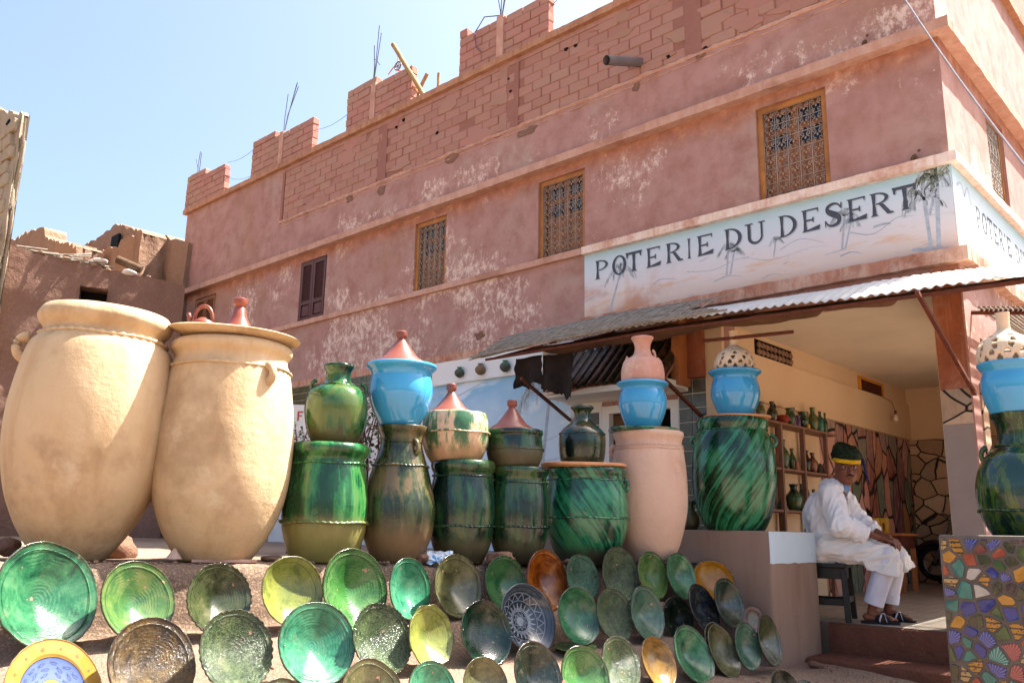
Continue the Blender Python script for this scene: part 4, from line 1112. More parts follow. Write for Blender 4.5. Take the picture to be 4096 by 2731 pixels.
# reed screen over the side opening: lets the sun through in stripes
bm = NB(); random.seed(44); nsl = 46
for i in range(nsl):
    x = .07+i*.034; z = 2.50-.16*x
    v = box(bm, x, x+random.uniform(.020, .026), .10, 4.2, z, z+.008)
part('reed_screen', bm, M['reed'], AW, kind='stuff')
bm = NB()
for y in (.2, 1.5, 2.8, 4.1): tube(bm, [(.0, y, 2.48), (1.65, y, 2.22)], .02, 6)
part('side_rafter', bm, M['rust'], AW, kind='stuff')

# ---------------------------------------------------------------- power cable across the corner
bm = NB(); a = P(2040, -60, 5.6); b = P(2400, 440, 4.0); tube(bm, [a.lerp(b, i/8)-Vector((0, 0, .05*sin(pi*i/8))) for i in range(9)], .0055, 6)
solo('overhead_cable', bm, plain('pale cable', '#8a8488', .5), (a+b)/2, 'thin pale cable slanting across the sunlit corner of the building', 'cable')

# pulley rig of rough poles on the roof
t = thing('pulley_rig', 'rough wooden pole rig with a small pulley wheel and rope on the roof edge', 'pulley', (-6.8, .2, 6.65))
def rp(x, y, Y=.15): return onY(x, y, Y)
def pole(nm, a, b, r, mat=None):
    q = NB(); n = 6; A_, B_ = Vector(a), Vector(b); tube(q, [A_.lerp(B_, i/n)+Vector((random.uniform(-1, 1), 0, random.uniform(-1, 1)))*r*.15 for i in range(n+1)], r, 9); return part(nm, q, mat or M['wood_pale'], t, .9)
pole('pole', rp(903, 103, -.02), rp(975, 222, -.02), .036); pole('pole', rp(981, 170, .2), rp(955, 225, .2), .028); pole('pole', rp(1008, 168, .3), rp(1006, 205, .3), .022); pole('pole', rp(933, 150, .25), rp(963, 226, .25), .026)
wc = rp(914, 152, .05); q = NB()
ringp = lambda r, rr, n=20: tube(q, [wc+Vector((cos(2*pi*i/n)*r, 0, sin(2*pi*i/n)*r)) for i in range(n+1)], rr, 6, False)
ringp(.066, .012)
for k in range(3): tube(q, [wc+Vector((cos(k*pi/3)*.06, 0, sin(k*pi/3)*.06)), wc-Vector((cos(k*pi/3)*.06, 0, sin(k*pi/3)*.06))], .007, 5)
rock(q, wc, .02, 1, 1); part('pulley_wheel', q, M['pvc'], t, 3.2)
q = NB(); tube(q, [rp(913, 118, .1), rp(914, 135, .05), wc+Vector((0, 0, .06))], .008, 5); part('chain', q, M['iron'], t)
q = NB(); tube(q, [wc+Vector((-.02, 0, -.06))]+[rp(x, y, .05) for x, y in ((925, 165), (935, 178), (946, 193), (960, 213))], .013, 5); tube(q, [wc+Vector((-.06, 0, .03)), wc+Vector((-.13, 0, .0)), wc+Vector((-.22, 0, -.06))], .009, 5)
part('rope', q, plain('orange rope', '#b0683a', .9), t)
# ---------------------------------------------------------------- pottery materials
GR = lambda *a: [(.30, H(a[0])), (.44, H(a[1])), (.56, H(a[2])), (.70, H(a[3]))]
clay_bare = H('#8a6c46')
def clay(name, a, b, c2, rough=.85, streak=True):
    m = MT(name, rough, .3, True); c = m.mix(m.noise(1.7, 6, .6), H(a), H(b))
    c = m.mix(m.mth('MULTIPLY', m.st(m.noise(1, 5, .6, m.sc(None, (6, 6, 1.1))), .45, .7), .5), c, H(c2))
    c = m.mix(m.mth('MULTIPLY', m.st(m.noise(22, 6, .8), .66, .72), .5), c, H('#7a5a3c'))
    c = m.mix(m.mth('MULTIPLY', m.st(m.noise(1.1, 5, .7, m.vm('ADD', m.co, (2, 5, 9))), .5, .68), .5), c, H('#8a6c4c'))
    c = m.mix(m.mth('MULTIPLY', m.st(m.noise(2.3, 7, .75, m.vm('ADD', m.co, (6, 2, 1))), .55, .7), .5), c, H('#d8c4a8'))
    m.col(c); m.bump(m.noise(3, 5, .6), .5, .035); m.bump(m.noise(9, 9, .78), .5, .016); m.bump(m.noise(1, 4, .6, m.sc(None, (2, 2, 26))), .25, .006); m.bump(m.noise(60, 3), .2, .003)
    m.bump(m.st(m.noise(7, 3, .5, m.vm('ADD', m.co, (3, 9, 1))), .70, .73), -.6, .012)
    return m.m
M['jar'] = clay('buff jar clay', '#cdb48e', '#c0a078', '#ae8a60')
M['jar_white'] = clay('pale pink jar clay', '#cfb09a', '#c6a28c', '#bc937c')
M['amphora'] = clay('pink amphora clay', '#b8806c', '#be8e7c', '#c8a898')
M['perf'] = clay('cream perforated clay', '#dcc8aa', '#d4b898', '#c8a082')
M['terra'] = plain('terracotta slip', '#7c4030', .32, .45, .12, 5, .15)
M['terra_lid'] = plain('unglazed lid', '#c58d64', .8, .3, .15, 6, .3)
M['blue'] = plain('turquoise blue glaze', '#3d94c0', .06, .6, .08, 2.5, .12)
M['g_bright'] = glaze('bright green glaze', GR('#0f3a1c', '#1a552a', '#2a6e38', '#47723a'), bare=(.20, .30, H('#9a8a4c'), .12))
M['g_vase'] = glaze('green vase glaze', GR('#122c18', '#1e4a26', '#2c5a2c', '#4c5e2c'), (4, 4, 1.8), .1, bare=(.05, .14, H('#5a4a2a'), .22))
M['g_brown'] = glaze('brown green glaze', GR('#1f2818', '#324022', '#4a482a', '#66563a'), rough=.22, bare=(.12, .30, H('#8a6a48'), .2))
M['g_dark'] = glaze('dark bottle green glaze', GR('#0c1f16', '#153624', '#1f4a2a', '#3a4a26'), rough=.14, bare=(.10, .20, H('#54482e'), .14))
M['g_cream'] = glaze('half glazed cream', GR('#2f5a38', '#6a7a54', '#c0a480', '#cfa98a'), (7, 7, .7), .28, bare=(.06, .16, H('#b89068'), .3))
M['g_teal'] = glaze('teal green diagonal glaze', GR('#0e3424', '#165238', '#207252', '#38784e'), diag=5.5, rough=.16, bare=(.06, .16, H('#4a4030'), .1))
M['g_swirl'] = glaze('swirled green glaze', GR('#092614', '#134826', '#1e6640', '#347c58'), diag=-5.0, rough=.14)
M['g_black'] = glaze('near black green glaze', GR('#0a1510', '#12281c', '#1f3a24', '#4a3a20'), (5, 5, 2), .09)
M['g_plinth'] = glaze('dark streaky green glaze', GR('#0e1f12', '#1c3f1e', '#4a5c1c', '#1c3a34'), (10, 10, .6), .10)

def axis_z(x, y, px, py, d0):
    """height on the vertical axis (x, y) that shows at view row py"""
    lo, hi = -1.5, 4.0
    for _ in range(40):
        mid = (lo+hi)/2
        if proj((x, y, mid))[1] > py: lo = mid
        else: hi = mid
    return (lo+hi)/2
def pot_profile(px, d, pf, zbase=None):
    """turn (row, half width) readings into a (radius, height) profile of a pot standing at distance d"""
    b = P(px, pf[0][0], d); x, y = b.x, b.y; out = []
    sr = Vector((x-CAM.x, y-CAM.y, 0)).normalized(); perp = Vector((sr.y, -sr.x, 0))
    for row, hw in pf:
        z = axis_z(x, y, px, row, d); c = proj((x, y, z)); e = proj(Vector((x, y, z))+perp*.1)
        k = abs(e[0]-c[0])/.1; out.append((hw/k, z))
    z0 = out[0][1]
    if zbase is not None: out = [(r, z-z0+zbase) for r, z in out]; z0 = zbase
    return Vector((x, y, z0)), [(r, z-z0) for r, z in out], perp
def rope(bm, r, z, rr=.011, n=44, amp=.45, c=(0, 0, 0)):
    m_ = 6; N_ = n*3; rings = []
    for i in range(N_):
        t = 2*pi*i/N_; q = 1+amp*sin(n*t); ring = []
        for k in range(m_):
            a = 2*pi*k/m_; ring.append(bm.verts.new((c[0]+(r+cos(a)*rr*q)*cos(t), c[1]+(r+cos(a)*rr*q)*sin(t), c[2]+z+sin(a)*rr*q*.8+.003*sin(t*5))))
        rings.append(ring)
    for i in range(N_):
        a, b = rings[i], rings[(i+1) % N_]
        for k in range(m_): bm.faces.new((a[k], a[(k+1) % m_], b[(k+1) % m_], b[k]))
def handle_bm(bm, c, rad, ang, h=.09, w=.06, rr=.016, flip=1):
    """ear handle on the wall at angle ang"""
    d = Vector((cos(ang), sin(ang), 0)); pts = []
    for i in range(11):
        t = -pi/2+pi*i/10; pts.append(Vector(c)+d*(rad-.008+w*cos(t))+Vector((0, 0, h/2*sin(t))))
    tube(bm, pts, rr, 9, radii=[rr*(1.35-.35*sin(pi*i/10)) for i in range(11)])
def make_pot(name, px, d, pf, mat, label, cat='pot', group=None, zbase=None, bands=(), handles=(), wob=.012, lean=None, open_=True, sub=3, band_mat=None, n=72, xy=None):
    loc, pr, perp = pot_profile(px, d, pf, zbase)
    if xy is not None: loc = Vector((xy[0], xy[1], loc.z))
    t = thing(name, label, cat, loc, group)
    sd = random.random()*50
    sp = spline([(r, z) for r, z in pr], sub); prof_ = [(max(.002, p[0]), p[1]) for p in sp]
    prof_ = [(0, 0.0)]+prof_
    rt, zt = prof_[-1]
    if open_: prof_ += [(rt-.012, zt+.004), (rt-.03, zt-.01), (rt-.035, zt-.05), (rt-.03, zt-.12), (0.001, zt-.14)]
    else: prof_ += [(0.001, zt)]
    def mod(th, r, z):
        q = Vector((cos(th)*1.2+sd, sin(th)*1.2, z*2.5+sd)); k = 1+wob*noise.noise(q)*2+wob*.5*noise.noise(q*3.1)
        return r*k, z+wob*.25*noise.noise(q*1.3+Vector((7, 7, 7)))
    bm = NB(); lathe(bm, prof_, n, tuple(loc), mod=mod)
    part('body', bm, mat, t, 3.2)
    H_ = pr[-1][1]
    def rad_at(z):
        for (r0, z0), (r1, z1) in zip(prof_[1:], prof_[2:]):
            if z0 <= z <= z1: return r0+(r1-r0)*(z-z0)/max(1e-6, z1-z0)
        return pr[-1][0]
    for (u, rr, nn) in bands:
        bm = NB(); z = u*H_; rope(bm, rad_at(z)+rr*.2, z, rr, nn, c=tuple(loc)); part('rope_band', bm, band_mat or mat, t, 3.2)
    for (u, side, h, w_, rr) in handles:
        bm = NB(); z = u*H_; a = atan2(perp.y, perp.x)+(pi if side < 0 else 0)+(0 if abs(side) == 1 else side*.0)
        if abs(side) != 1: a = atan2(perp.y, perp.x)-side
        handle_bm(bm, (loc.x, loc.y, loc.z+z), rad_at(z), a, h, w_, rr); part('handle', bm, mat, t, 3.2)
    if lean: t.rotation_euler = lean
    t['h'] = H_; del t['h']
    return t, loc, H_, perp, rad_at
def top_of(t, H_): return t.location.z+H_

# sagging rim etc. are in the profiles; row readings from the photograph
JR = [(1283, 82), (1262, 100), (1235, 120), (1200, 143), (1150, 167), (1100, 181), (1040, 191), (980, 194), (920, 190), (860, 180), (810, 166), (792, 150), (780, 141), (769, 140), (758, 150), (745, 156), (733, 152), (723, 144)]
j1, l1, h1, p1, ra1 = make_pot('large_jar', 160, 5.0, JR, M['jar'], 'larger leftmost buff clay storage jar with open thick rim and two ring handles', 'jar', 'huge buff clay jars', bands=[(.885, .014, 40)], handles=[(.82, -1, .13, .06, .026), (.76, .12, .14, .06, .026)], wob=.010, lean=(.0, .045, 0), n=96)
j1.rotation_euler = (radians(2.2)*.68*-1, radians(2.2)*.73, 0)
JR2 = [(1287, 84), (1262, 102), (1230, 121), (1190, 138), (1140, 153), (1080, 160), (1010, 160), (950, 154), (890, 145), (850, 137), (838, 131), (826, 130), (814, 138), (803, 139), (795, 132)]
j2, l2, h2, p2, ra2 = make_pot('large_jar', 492, 5.2, JR2, M['jar'], 'buff clay storage jar topped by a wide shallow dish with cookware on it', 'jar', 'huge buff clay jars', bands=[(.875, .010, 40)], handles=[(.84, .95, .10, .05, .024)], wob=.010, n=96)
def on_top(loc, z, px, name, pf, mat, label, **kw):
    """stack: keep the plan position of the pot below (shifted sideways to column px)"""
    d = proj((loc.x, loc.y, z))[2]; row = pf[0][0]
    b = P(px, row, d); return make_pot(name, px, d, pf, mat, label, zbase=z, **kw)
def dishlid(name, loc, z, px, row, R, h, mat, label, cat='dish', lean=None, inv=False):
    d = proj((loc.x, loc.y, z))[2]; c = P(px, row, d); c.z = z
    bm = NB()
    pr = [(0, 0), (R*.35, 0), (R*.4, .008), (R*.75, h*.45), (R, h*.9), (R+.006, h), (R-.004, h+.006), (R*.75, h*.6), (R*.4, .03), (0, .028)]
    lathe(bm, pr, 64, tuple(c), mod=lambda th, r, z_: (r*(1+.01*sin(th*3)), z_+.006*sin(th*2+1)*(r/R)))
    o = solo(name, bm, mat, c, label, cat, smooth=.8)
    if lean: o.rotation_euler = lean
    return o, c
ztop = l2.z+h2
lid, lc = dishlid('wide_dish', l2, ztop-.01, 538, 792, .40, .075, M['jar'], 'wide shallow buff clay dish lying across the rim of the second large jar', lean=(radians(-1.5), radians(4), 0))
def tagine(loc, z, px, rb, hcone, zoff=0, label='', rk=.032, hk=.06, rbase=None, d=None):
    rk *= 1.15; hk *= 1.12
    d = d or proj((loc.x, loc.y, z))[2]; row = 1200
    for _ in range(12):
        c = P(px, row, d); row += (c.z-z)*1974/d*.97
    c.z = z
    t = thing('tagine_lid', label, 'tagine lid', c, 'terracotta conical tagine lids')
    bm = NB(); lathe(bm, [(rb*.9, 0), (rb, .004), (rb+.004, .014), (rb*.985, .022), (rb*.93, .026), (rb*.9, .034), (rb*.62, hcone*.38), (rb*.35, hcone*.74), (rk*.95, hcone), (rk*.8, hcone+.008)], 56, tuple(c)); part('cone', bm, M['terra'], t, .5)
    bm = NB(); z1 = c.z+hcone; lathe(bm, [(rk*.8, .006), (rk*.78, .014), (rk*1.12, .028), (rk*1.16, .034), (rk*1.14, hk), (rk*.95, hk+.006), (rk*.8, hk-.004), (0.001, hk-.014)], 32, (c.x, c.y, z1)); part('knob', bm, M['terra'], t, .5)
    return t
tagine(lc, ztop+.045, 545, .135, .20, label='small terracotta tagine lid standing on the wide dish over the second jar', rk=.035, hk=.055)
# little clay kettle with arched handle on the wide dish
c = P(466, 745, proj((lc.x, lc.y, 1.9))[2]-.05); c.z = ztop+.085
t = thing('clay_kettle', 'small terracotta kettle with tall arched handle on the wide dish', 'kettle', c)
bm = NB(); lathe(bm, [(0, 0), (.05, .002), (.075, .03), (.07, .055), (.035, .07), (.03, .08), (0.001, .08)], 28, tuple(c)); part('body', bm, M['terra'], t, 3.2)
bm = NB(); cr = CR.copy(); cr.z = 0; cr.normalize()
tube(bm, [c+cr*(.058*cos(a))+Vector((0, 0, .05+.11*sin(a)**.8)) for a in [pi*i/12 for i in range(13)]], .012, 8); part('arched_handle', bm, M['terra'], t, 3.2)
bm = NB(); tube(bm, [c-cr*.06+Vector((0, 0, .03)), c-cr*.085+Vector((0, 0, .06)), c-cr*.092+Vector((0, 0, .095)), c-cr*.10+Vector((0, 0, .11))], .014, 8); part('spout', bm, M['terra'], t, 3.2)

# G1 bright green + vase
g1, lg1, hg1, _, _ = make_pot('green_pot', 740, 5.45, [(1290, 70), (1270, 80), (1235, 92), (1200, 98), (1160, 98), (1120, 94), (1085, 89), (1062, 85), (1052, 86), (1042, 93), (1030, 95), (1022, 90)], M['g_bright'], 'bright emerald glazed pot beside the second buff jar, its base bare', 'pot', 'green glazed pots along the terrace', bands=[(.33, .012, 46), (.83, .009, 50)])
on_top(lg1, lg1.z+hg1-.02, 768, 'two_handled_vase', [(1018, 47), (1000, 56), (975, 66), (940, 72), (910, 71), (890, 62), (878, 47), (868, 32), (855, 28), (842, 30), (834, 35), (828, 34)], M['g_vase'], 'patchy green vase with two small handles standing on the bright emerald pot', cat='vase', bands=[(.74, .006, 40)], handles=[(.72, -1, .09, .035, .012), (.70, 1, .09, .035, .012)])
# V2 tall brown-green vase + blue + tagine
v2, lv2, hv2, _, _ = make_pot('tall_vase', 910, 5.65, [(1290, 52), (1265, 66), (1230, 80), (1190, 86), (1150, 84), (1110, 74), (1075, 64), (1045, 54), (1022, 48), (1002, 49), (990, 55), (980, 58)], M['g_brown'], 'tall bulging brown green vase with flared neck, under the turquoise pot at left', 'vase', 'green glazed pots along the terrace', bands=[(.70, .009, 44)], handles=[(.83, .9, .10, .035, .015), (.83, -2.4, .1, .035, .015)])
def blue_pot(loc, z, px, pf, label):
    return on_top(loc, z, px, 'blue_pot', pf, M['blue'], label, cat='pot', group='turquoise blue glazed pots', wob=.002)
b1, lb1, hb1, _, _ = blue_pot(lv2, lv2.z+hv2-.01, 917, [(978, 42), (965, 50), (945, 60), (925, 68), (905, 73), (885, 73), (868, 70), (858, 68), (850, 71), (842, 79), (838, 81), (834, 79)], 'turquoise pot under a terracotta tagine lid, standing on the tall brown green vase')
tagine(lb1, lb1.z+hb1-.012, 919, .190, .185, label='terracotta tagine lid on the leftmost turquoise pot', rk=.030, hk=.055)
# V3 dark pot + cream bowl + tagine
v3, lv3, hv3, _, _ = make_pot('green_pot', 1058, 5.85, [(1293, 48), (1270, 60), (1240, 70), (1205, 76), (1165, 77), (1125, 73), (1100, 69), (1090, 68), (1080, 73), (1068, 75), (1060, 71)], M['g_dark'], 'dark bottle green pot carrying the half glazed cream bowl', 'pot', 'green glazed pots along the terrace', bands=[(.36, .010, 46), (.85, .008, 50)])
c3, lc3, hc3, _, _ = on_top(lv3, lv3.z+hv3-.02, 1044, 'half_glazed_bowl', [(1058, 52), (1040, 64), (1015, 74), (990, 78), (965, 76), (950, 72), (942, 69)], M['g_cream'], 'cream bowl with green drips hanging from its upper half', cat='bowl', bands=[(.60, .008, 46)])
tagine(lc3, lc3.z+hc3-.02, 1035, .170, .165, label='terracotta tagine lid on the cream bowl with green drips', rk=.028, hk=.055)
# V4 stack
v4, lv4, hv4, _, _ = make_pot('green_pot', 1190, 6.0, [(1294, 42), (1272, 54), (1245, 63), (1215, 68), (1180, 69), (1145, 67), (1115, 64), (1103, 62), (1094, 64), (1083, 68), (1075, 66)], M['g_dark'], 'dark green pot right of the one with the cream bowl, holding a wide dark bowl', 'pot', 'green glazed pots along the terrace', bands=[(.38, .010, 44), (.84, .008, 48)])
c4, lc4, hc4, _, _ = on_top(lv4, lv4.z+hv4-.02, 1182, 'dark_bowl', [(1074, 48), (1058, 58), (1040, 64), (1025, 65), (1005, 63), (995, 62), (990, 65), (982, 64)], M['g_dark'], 'dark green black bowl with a rope band under a small tagine lid', cat='bowl', bands=[(.52, .007, 46)])
tagine(lc4, lc4.z+hc4-.015, 1175, .172, .17, label='terracotta tagine lid on the dark green black bowl', rk=.027, hk=.055)
# V5 wide teal pot + lid + black-green vase
v5, lv5, hv5, _, _ = make_pot('green_pot', 1347, 6.3, [(1296, 55), (1275, 70), (1245, 85), (1210, 95), (1180, 97), (1145, 95), (1115, 91), (1100, 89), (1090, 92), (1082, 93), (1076, 90)], M['g_teal'], 'widest teal green pot with diagonal brush streaks and a flat clay lid', 'pot', 'green glazed pots along the terrace', bands=[(.48, .009, 50), (.87, .007, 54)], handles=[(.82, .25, .08, .03, .014)])
def flatlid(loc, z, px, R, th, mat, label):
    d = proj((loc.x, loc.y, z))[2]; row = 1000
    for _ in range(12): c = P(px, row, d); row += (c.z-z)*1974/d*.97
    c.z = z; bm = NB(); lathe(bm, [(0, 0), (R*.9, 0), (R, th*.4), (R, th*.8), (R*.97, th), (0, th*.7)], 56, tuple(c), mod=lambda t_, r, q: (r*(1+.008*sin(3*t_)), q+.005*sin(2*t_))); return solo('flat_lid', bm, mat, c, label, 'lid', smooth=.6), c
fl1, cf1 = flatlid(lv5, lv5.z+hv5, 1339, .322, .032, M['terra_lid'], 'flat round unglazed lid on the wide teal pot')
on_top(cf1, cf1.z+.026, 1337, 'dark_vase', [(1059, 46), (1045, 51), (1020, 54), (1000, 54), (989, 52), (978, 45), (966, 30), (956, 21), (945, 18), (936, 21), (929, 27), (925, 25)], M['g_black'], 'squat near black vase with narrow neck on the flat lid of the teal pot', cat='vase', bands=[(.52, .005, 50)])
# V6 white jar + green dish + blue + amphora
v6, lv6, hv6, _, _ = make_pot('pale_jar', 1494, 6.55, [(1288, 50), (1270, 60), (1240, 72), (1200, 83), (1160, 88), (1110, 88), (1070, 85), (1035, 80), (1022, 76), (1012, 77), (1002, 81), (994, 80)], M['jar_white'], 'tall unglazed pale pink clay jar between the teal pot and the counter wall', 'jar', bands=[(.885, .007, 54), (.86, .005, 60)], handles=[(.85, -1, .07, .03, .02)])
GD = glaze('green dish underside', GR('#10351f', '#1f5a34', '#2f7048', '#7a6a44'), (5, 5, 5), .2)
fl2, cf2 = flatlid(lv6, lv6.z+hv6-.004, 1476, .272, .034, GD, 'flat green glazed dish used as lid on the tall pale pink jar')
b2, lb2, hb2, _, _ = blue_pot(cf2, cf2.z+.026, 1477, [(984, 36), (970, 42), (950, 50), (930, 55), (912, 55), (900, 52), (892, 49), (886, 53), (881, 60), (878, 60), (876, 58)], 'turquoise pot on the tall pale pink jar, carrying the pink amphora')
on_top(lb2, lb2.z+hb2-.035, 1477, 'amphora', [(884, 44), (868, 50), (850, 50), (832, 46), (822, 40), (814, 25), (804, 19), (792, 18), (781, 21), (773, 26), (770, 25)], M['amphora'], 'pink unglazed amphora with one ring handle on the middle turquoise pot', cat='amphora', handles=[(.62, 1, .085, .022, .011), (.56, -1, .03, .012, .010)], bands=[(.55, .003, 60)], wob=.006)
# V7 swirled pot on the counter wall + lid + blue + perforated lamp
v7, lv7, hv7, _, _ = make_pot('swirled_pot', 1690, 7.02, [(1216, 66), (1200, 76), (1170, 88), (1130, 96), (1090, 98), (1050, 96), (1015, 90), (998, 84), (990, 80), (982, 82), (970, 83), (962, 79)], M['g_swirl'], 'big green pot with swirling dark streaks standing on the counter wall', 'pot', bands=[(.895, .006, 54)], handles=[(.80, -1, .08, .035, .014), (.80, 1, .10, .045, .015)], zbase=.722)
fl3, cf3 = flatlid(lv7, lv7.z+hv7, 1692, .278, .026, M['terra_lid'], 'flat pinkish clay lid on the swirled green pot')
b3, lb3, hb3, _, _ = blue_pot(cf3, cf3.z+.022, 1691, [(951, 38), (938, 44), (920, 52), (903, 57), (888, 57), (875, 54), (862, 50), (857, 53), (852, 60), (848, 62), (846, 60)], 'turquoise pot on the swirled green pot, below a perforated cream dome')
def perforated(loc, z, px, R, hd, neck_r, neck_h, label):
    d = proj((loc.x, loc.y, z))[2]; row = 900
    for _ in range(12): c = P(px, row, d); row += (c.z-z)*1974/d*.97
    c.z = z
    t = thing('perforated_dome', label, 'lamp shade', c, 'perforated clay domes')
    prof_ = spline([(R*.93, 0), (R, hd*.28), (R*.93, hd*.55), (R*.72, hd*.78), (R*.42, hd*.93), (neck_r*1.25, hd*1.02), (neck_r, hd*1.1), (neck_r, hd+neck_h*.7), (neck_r*1.12, hd+neck_h)], 5)
    bm = NB(); n = 120; rings = lathe(bm, [(p[0], p[1]) for p in prof_], n, tuple(c))
    hs = []; rowsz = [(.12, 12, 0), (.30, 12, .5), (.48, 11, 0), (.66, 9, .5), (.82, 6, 0)]
    for (u, k, off) in rowsz:
        z_ = hd*u; r_ = min(prof_, key=lambda p: abs(p[1]-z_))[0]
        for i in range(k): a = 2*pi*(i+off)/k; hs.append(Vector((c.x+cos(a)*r_, c.y+sin(a)*r_, c.z+z_)))
    kill = [f for f in bm.faces if any((f.calc_center_median()-h).length < R*.105 for h in hs)]
    bmesh.ops.delete(bm, geom=kill, context='FACES')
    o = part('dome', bm, M['perf'], t, 3.2)
    m_ = o.modifiers.new('shell', 'SOLIDIFY'); m_.thickness = .014; m_.offset = -1
    return t
perforated(lb3, lb3.z+hb3-.01, 1688, .172, .225, .036, .135, 'cream perforated clay dome on the turquoise pot in front of the open shop')
# plinth at the right with mosaic face
PLX0, PLY = P(2160, 1300, 4.6).x, P(2160, 1300, 4.6).y
pt = thing('mosaic_plinth', 'cement plinth faced with broken coloured pottery shards at the right edge', 'plinth', (PLX0+.3, PLY+.2, -.9))
zt = axis_z(PLX0, PLY, 0, 1227, 4.6)
CEM = plain('grey brown cement', '#625850', .92, .2, .2, 8, .5, .01)
bm = NB(); box(bm, PLX0, PLX0+.62, PLY, PLY+.55, -.92, zt); bevel(bm, .012, 2); part('cement_block', bm, CEM, pt, .5)
# shards: Voronoi cells clipped to ragged polygons
def clip(pl, a, b, c_):
    out = []
    for i in range(len(pl)):
        p, q = pl[i], pl[(i+1) % len(pl)]; fp = a*p[0]+b*p[1]-c_; fq = a*q[0]+b*q[1]-c_
        if fp <= 0: out.append(p)
        if fp*fq < 0: k = fp/(fp-fq); out.append((p[0]+(q[0]-p[0])*k, p[1]+(q[1]-p[1])*k))
    return out
def shard(name, stops, kind=0, rough=.12):
    H = lambda h: tuple(v*.55 for v in globals()['H'](h)[:3])+(1,)
    m = MT(name, rough, .6, True); x = m.xyz()
    if kind == 0: c = m.ramp(m.noise(18, 5, .6), [(.35, H(stops[0])), (.65, H(stops[1]))])
    elif kind == 1:   # painted bands and dots
        s = m.mth('SINE', m.mth('MULTIPLY', m.xyz(m.co)[2], 230)); tdot = m.vor(75, 'F1', m.co)
        c = m.mix(m.st(s, .55, .75), H(stops[0]), H(stops[1])); c = m.mix(m.st(tdot, .32, .26), c, H(stops[1]))
    else:             # scratched fan
        a = m.mth('ARCTAN2', m.mth('ADD', x[2], .03), m.mth('ADD', x[0], .02)); c = m.mix(m.st(m.mth('SINE', m.mth('MULTIPLY', a, 26)), .5, .85), H(stops[0]), H(stops[1]))
    m.col(c); m.bump(m.noise(25, 4), .3, .004); return m.m
SH = [(shard('cobalt shard', ('#15257f', '#2236a0')), 22), (shard('scratched cobalt shard', ('#24359a', '#8a93c8'), 2), 10), (shard('orange red shard', ('#a83a14', '#b84a20')), 11), (shard('ochre painted shard', ('#c98a18', '#2a1a10'), 1), 14),
      (shard('cream painted shard', ('#c9a468', '#3a2414'), 1), 6), (shard('turquoise shard', ('#15766c', '#1f9084')), 6), (shard('turquoise fan shard', ('#1f8a80', '#a8d0c4'), 2), 3), (shard('rose fan shard', ('#a83a3c', '#d08a84'), 2), 7),
      (shard('dark olive shard', ('#2a2c14', '#4a4a20')), 8), (shard('leaf green shard', ('#2f4a1a', '#4a6a24')), 9), (shard('plain ochre shard', ('#d89a20', '#c88818')), 6), (shard('deep red shard', ('#6a1418', '#8a2020')), 5), (shard('white shard', ('#d8d0c4', '#c8bcb0')), 1), (shard('purple brown shard', ('#2f1f28', '#4a2c30')), 5)]
random.seed(19); pts_s = []
w_, h_ = .60, zt+.92
tries = 0
while len(pts_s) < 210 and tries < 20000:
    tries += 1; p = (random.uniform(.0, w_), random.uniform(0, h_))
    if all((p[0]-q[0])**2+(p[1]-q[1])**2 > .048**2 for q in pts_s): pts_s.append(p)
bag = [m_ for m_, k in SH for _ in range(k)]
for p in pts_s:
    pl = [(max(.012, p[0]-.07), max(.01, p[1]-.07)), (min(w_, p[0]+.07), max(.01, p[1]-.07)), (min(w_, p[0]+.07), min(h_-.022, p[1]+.07)), (max(.012, p[0]-.07), min(h_-.022, p[1]+.07))]
    for q in pts_s:
        if q is p: continue
        dx, dy = q[0]-p[0], q[1]-p[1]; L = sqrt(dx*dx+dy*dy)
        if L > .2: continue
        g_ = random.uniform(.004, .009); c_ = (dx*(p[0]+q[0])/2+dy*(p[1]+q[1])/2)/L-g_
        pl = clip(pl, dx/L, dy/L, c_)
        if len(pl) < 3: break
    if len(pl) < 3: continue
    # wear corners
    for _ in range(2):
        a = random.uniform(0, 2*pi); cx, cy = cos(a), sin(a); ext = max(cx*u+cy*v for u, v in pl); pl = clip(pl, cx, cy, ext-random.uniform(.002, .010))
        if len(pl) < 3: break
    if len(pl) < 3: continue
    q = NB(); th = random.uniform(.003, .007)
    a_ = [q.verts.new((PLX0+u, PLY+.002, zt-h_+v)) for u, v in pl]; cxm = sum(u for u, v in pl)/len(pl); cym = sum(v for u, v in pl)/len(pl)
    b_ = [q.verts.new((PLX0+cxm+(u-cxm)*.95, PLY-th+random.uniform(-.001, .001), zt-h_+cym+(v-cym)*.95)) for u, v in pl]
    q.faces.new(b_)
    for i in range(len(a_)): q.faces.new((a_[i], a_[(i+1) % len(a_)], b_[(i+1) % len(a_)], b_[i]))
    bmesh.ops.recalc_face_normals(q, faces=q.faces)
    ctr = Vector((PLX0+cxm, PLY, zt-h_+cym)); bmesh.ops.translate(q, verts=q.verts, vec=-ctr)
    o = bpy.data.objects.new('shard', mesh_of(q, 'shard', random.choice(bag))); COL.objects.link(o); o.parent = pt; o.location = ctr-WL[pt]
v8, lv8, hv8, _, _ = make_pot('ridged_vase', 2368, 4.84, [(1226, 90), (1205, 104), (1165, 118), (1130, 121), (1100, 118), (1070, 108), (1045, 92), (1030, 72), (1015, 58), (990, 55), (970, 58), (955, 66), (945, 68)], M['g_plinth'], 'large dark streaky green vase with wide neck on the mosaic plinth', 'vase', zbase=zt, bands=[(.20, .009, 60), (.73, .007, 60)], handles=[(.66, -1, .09, .035, .014)])
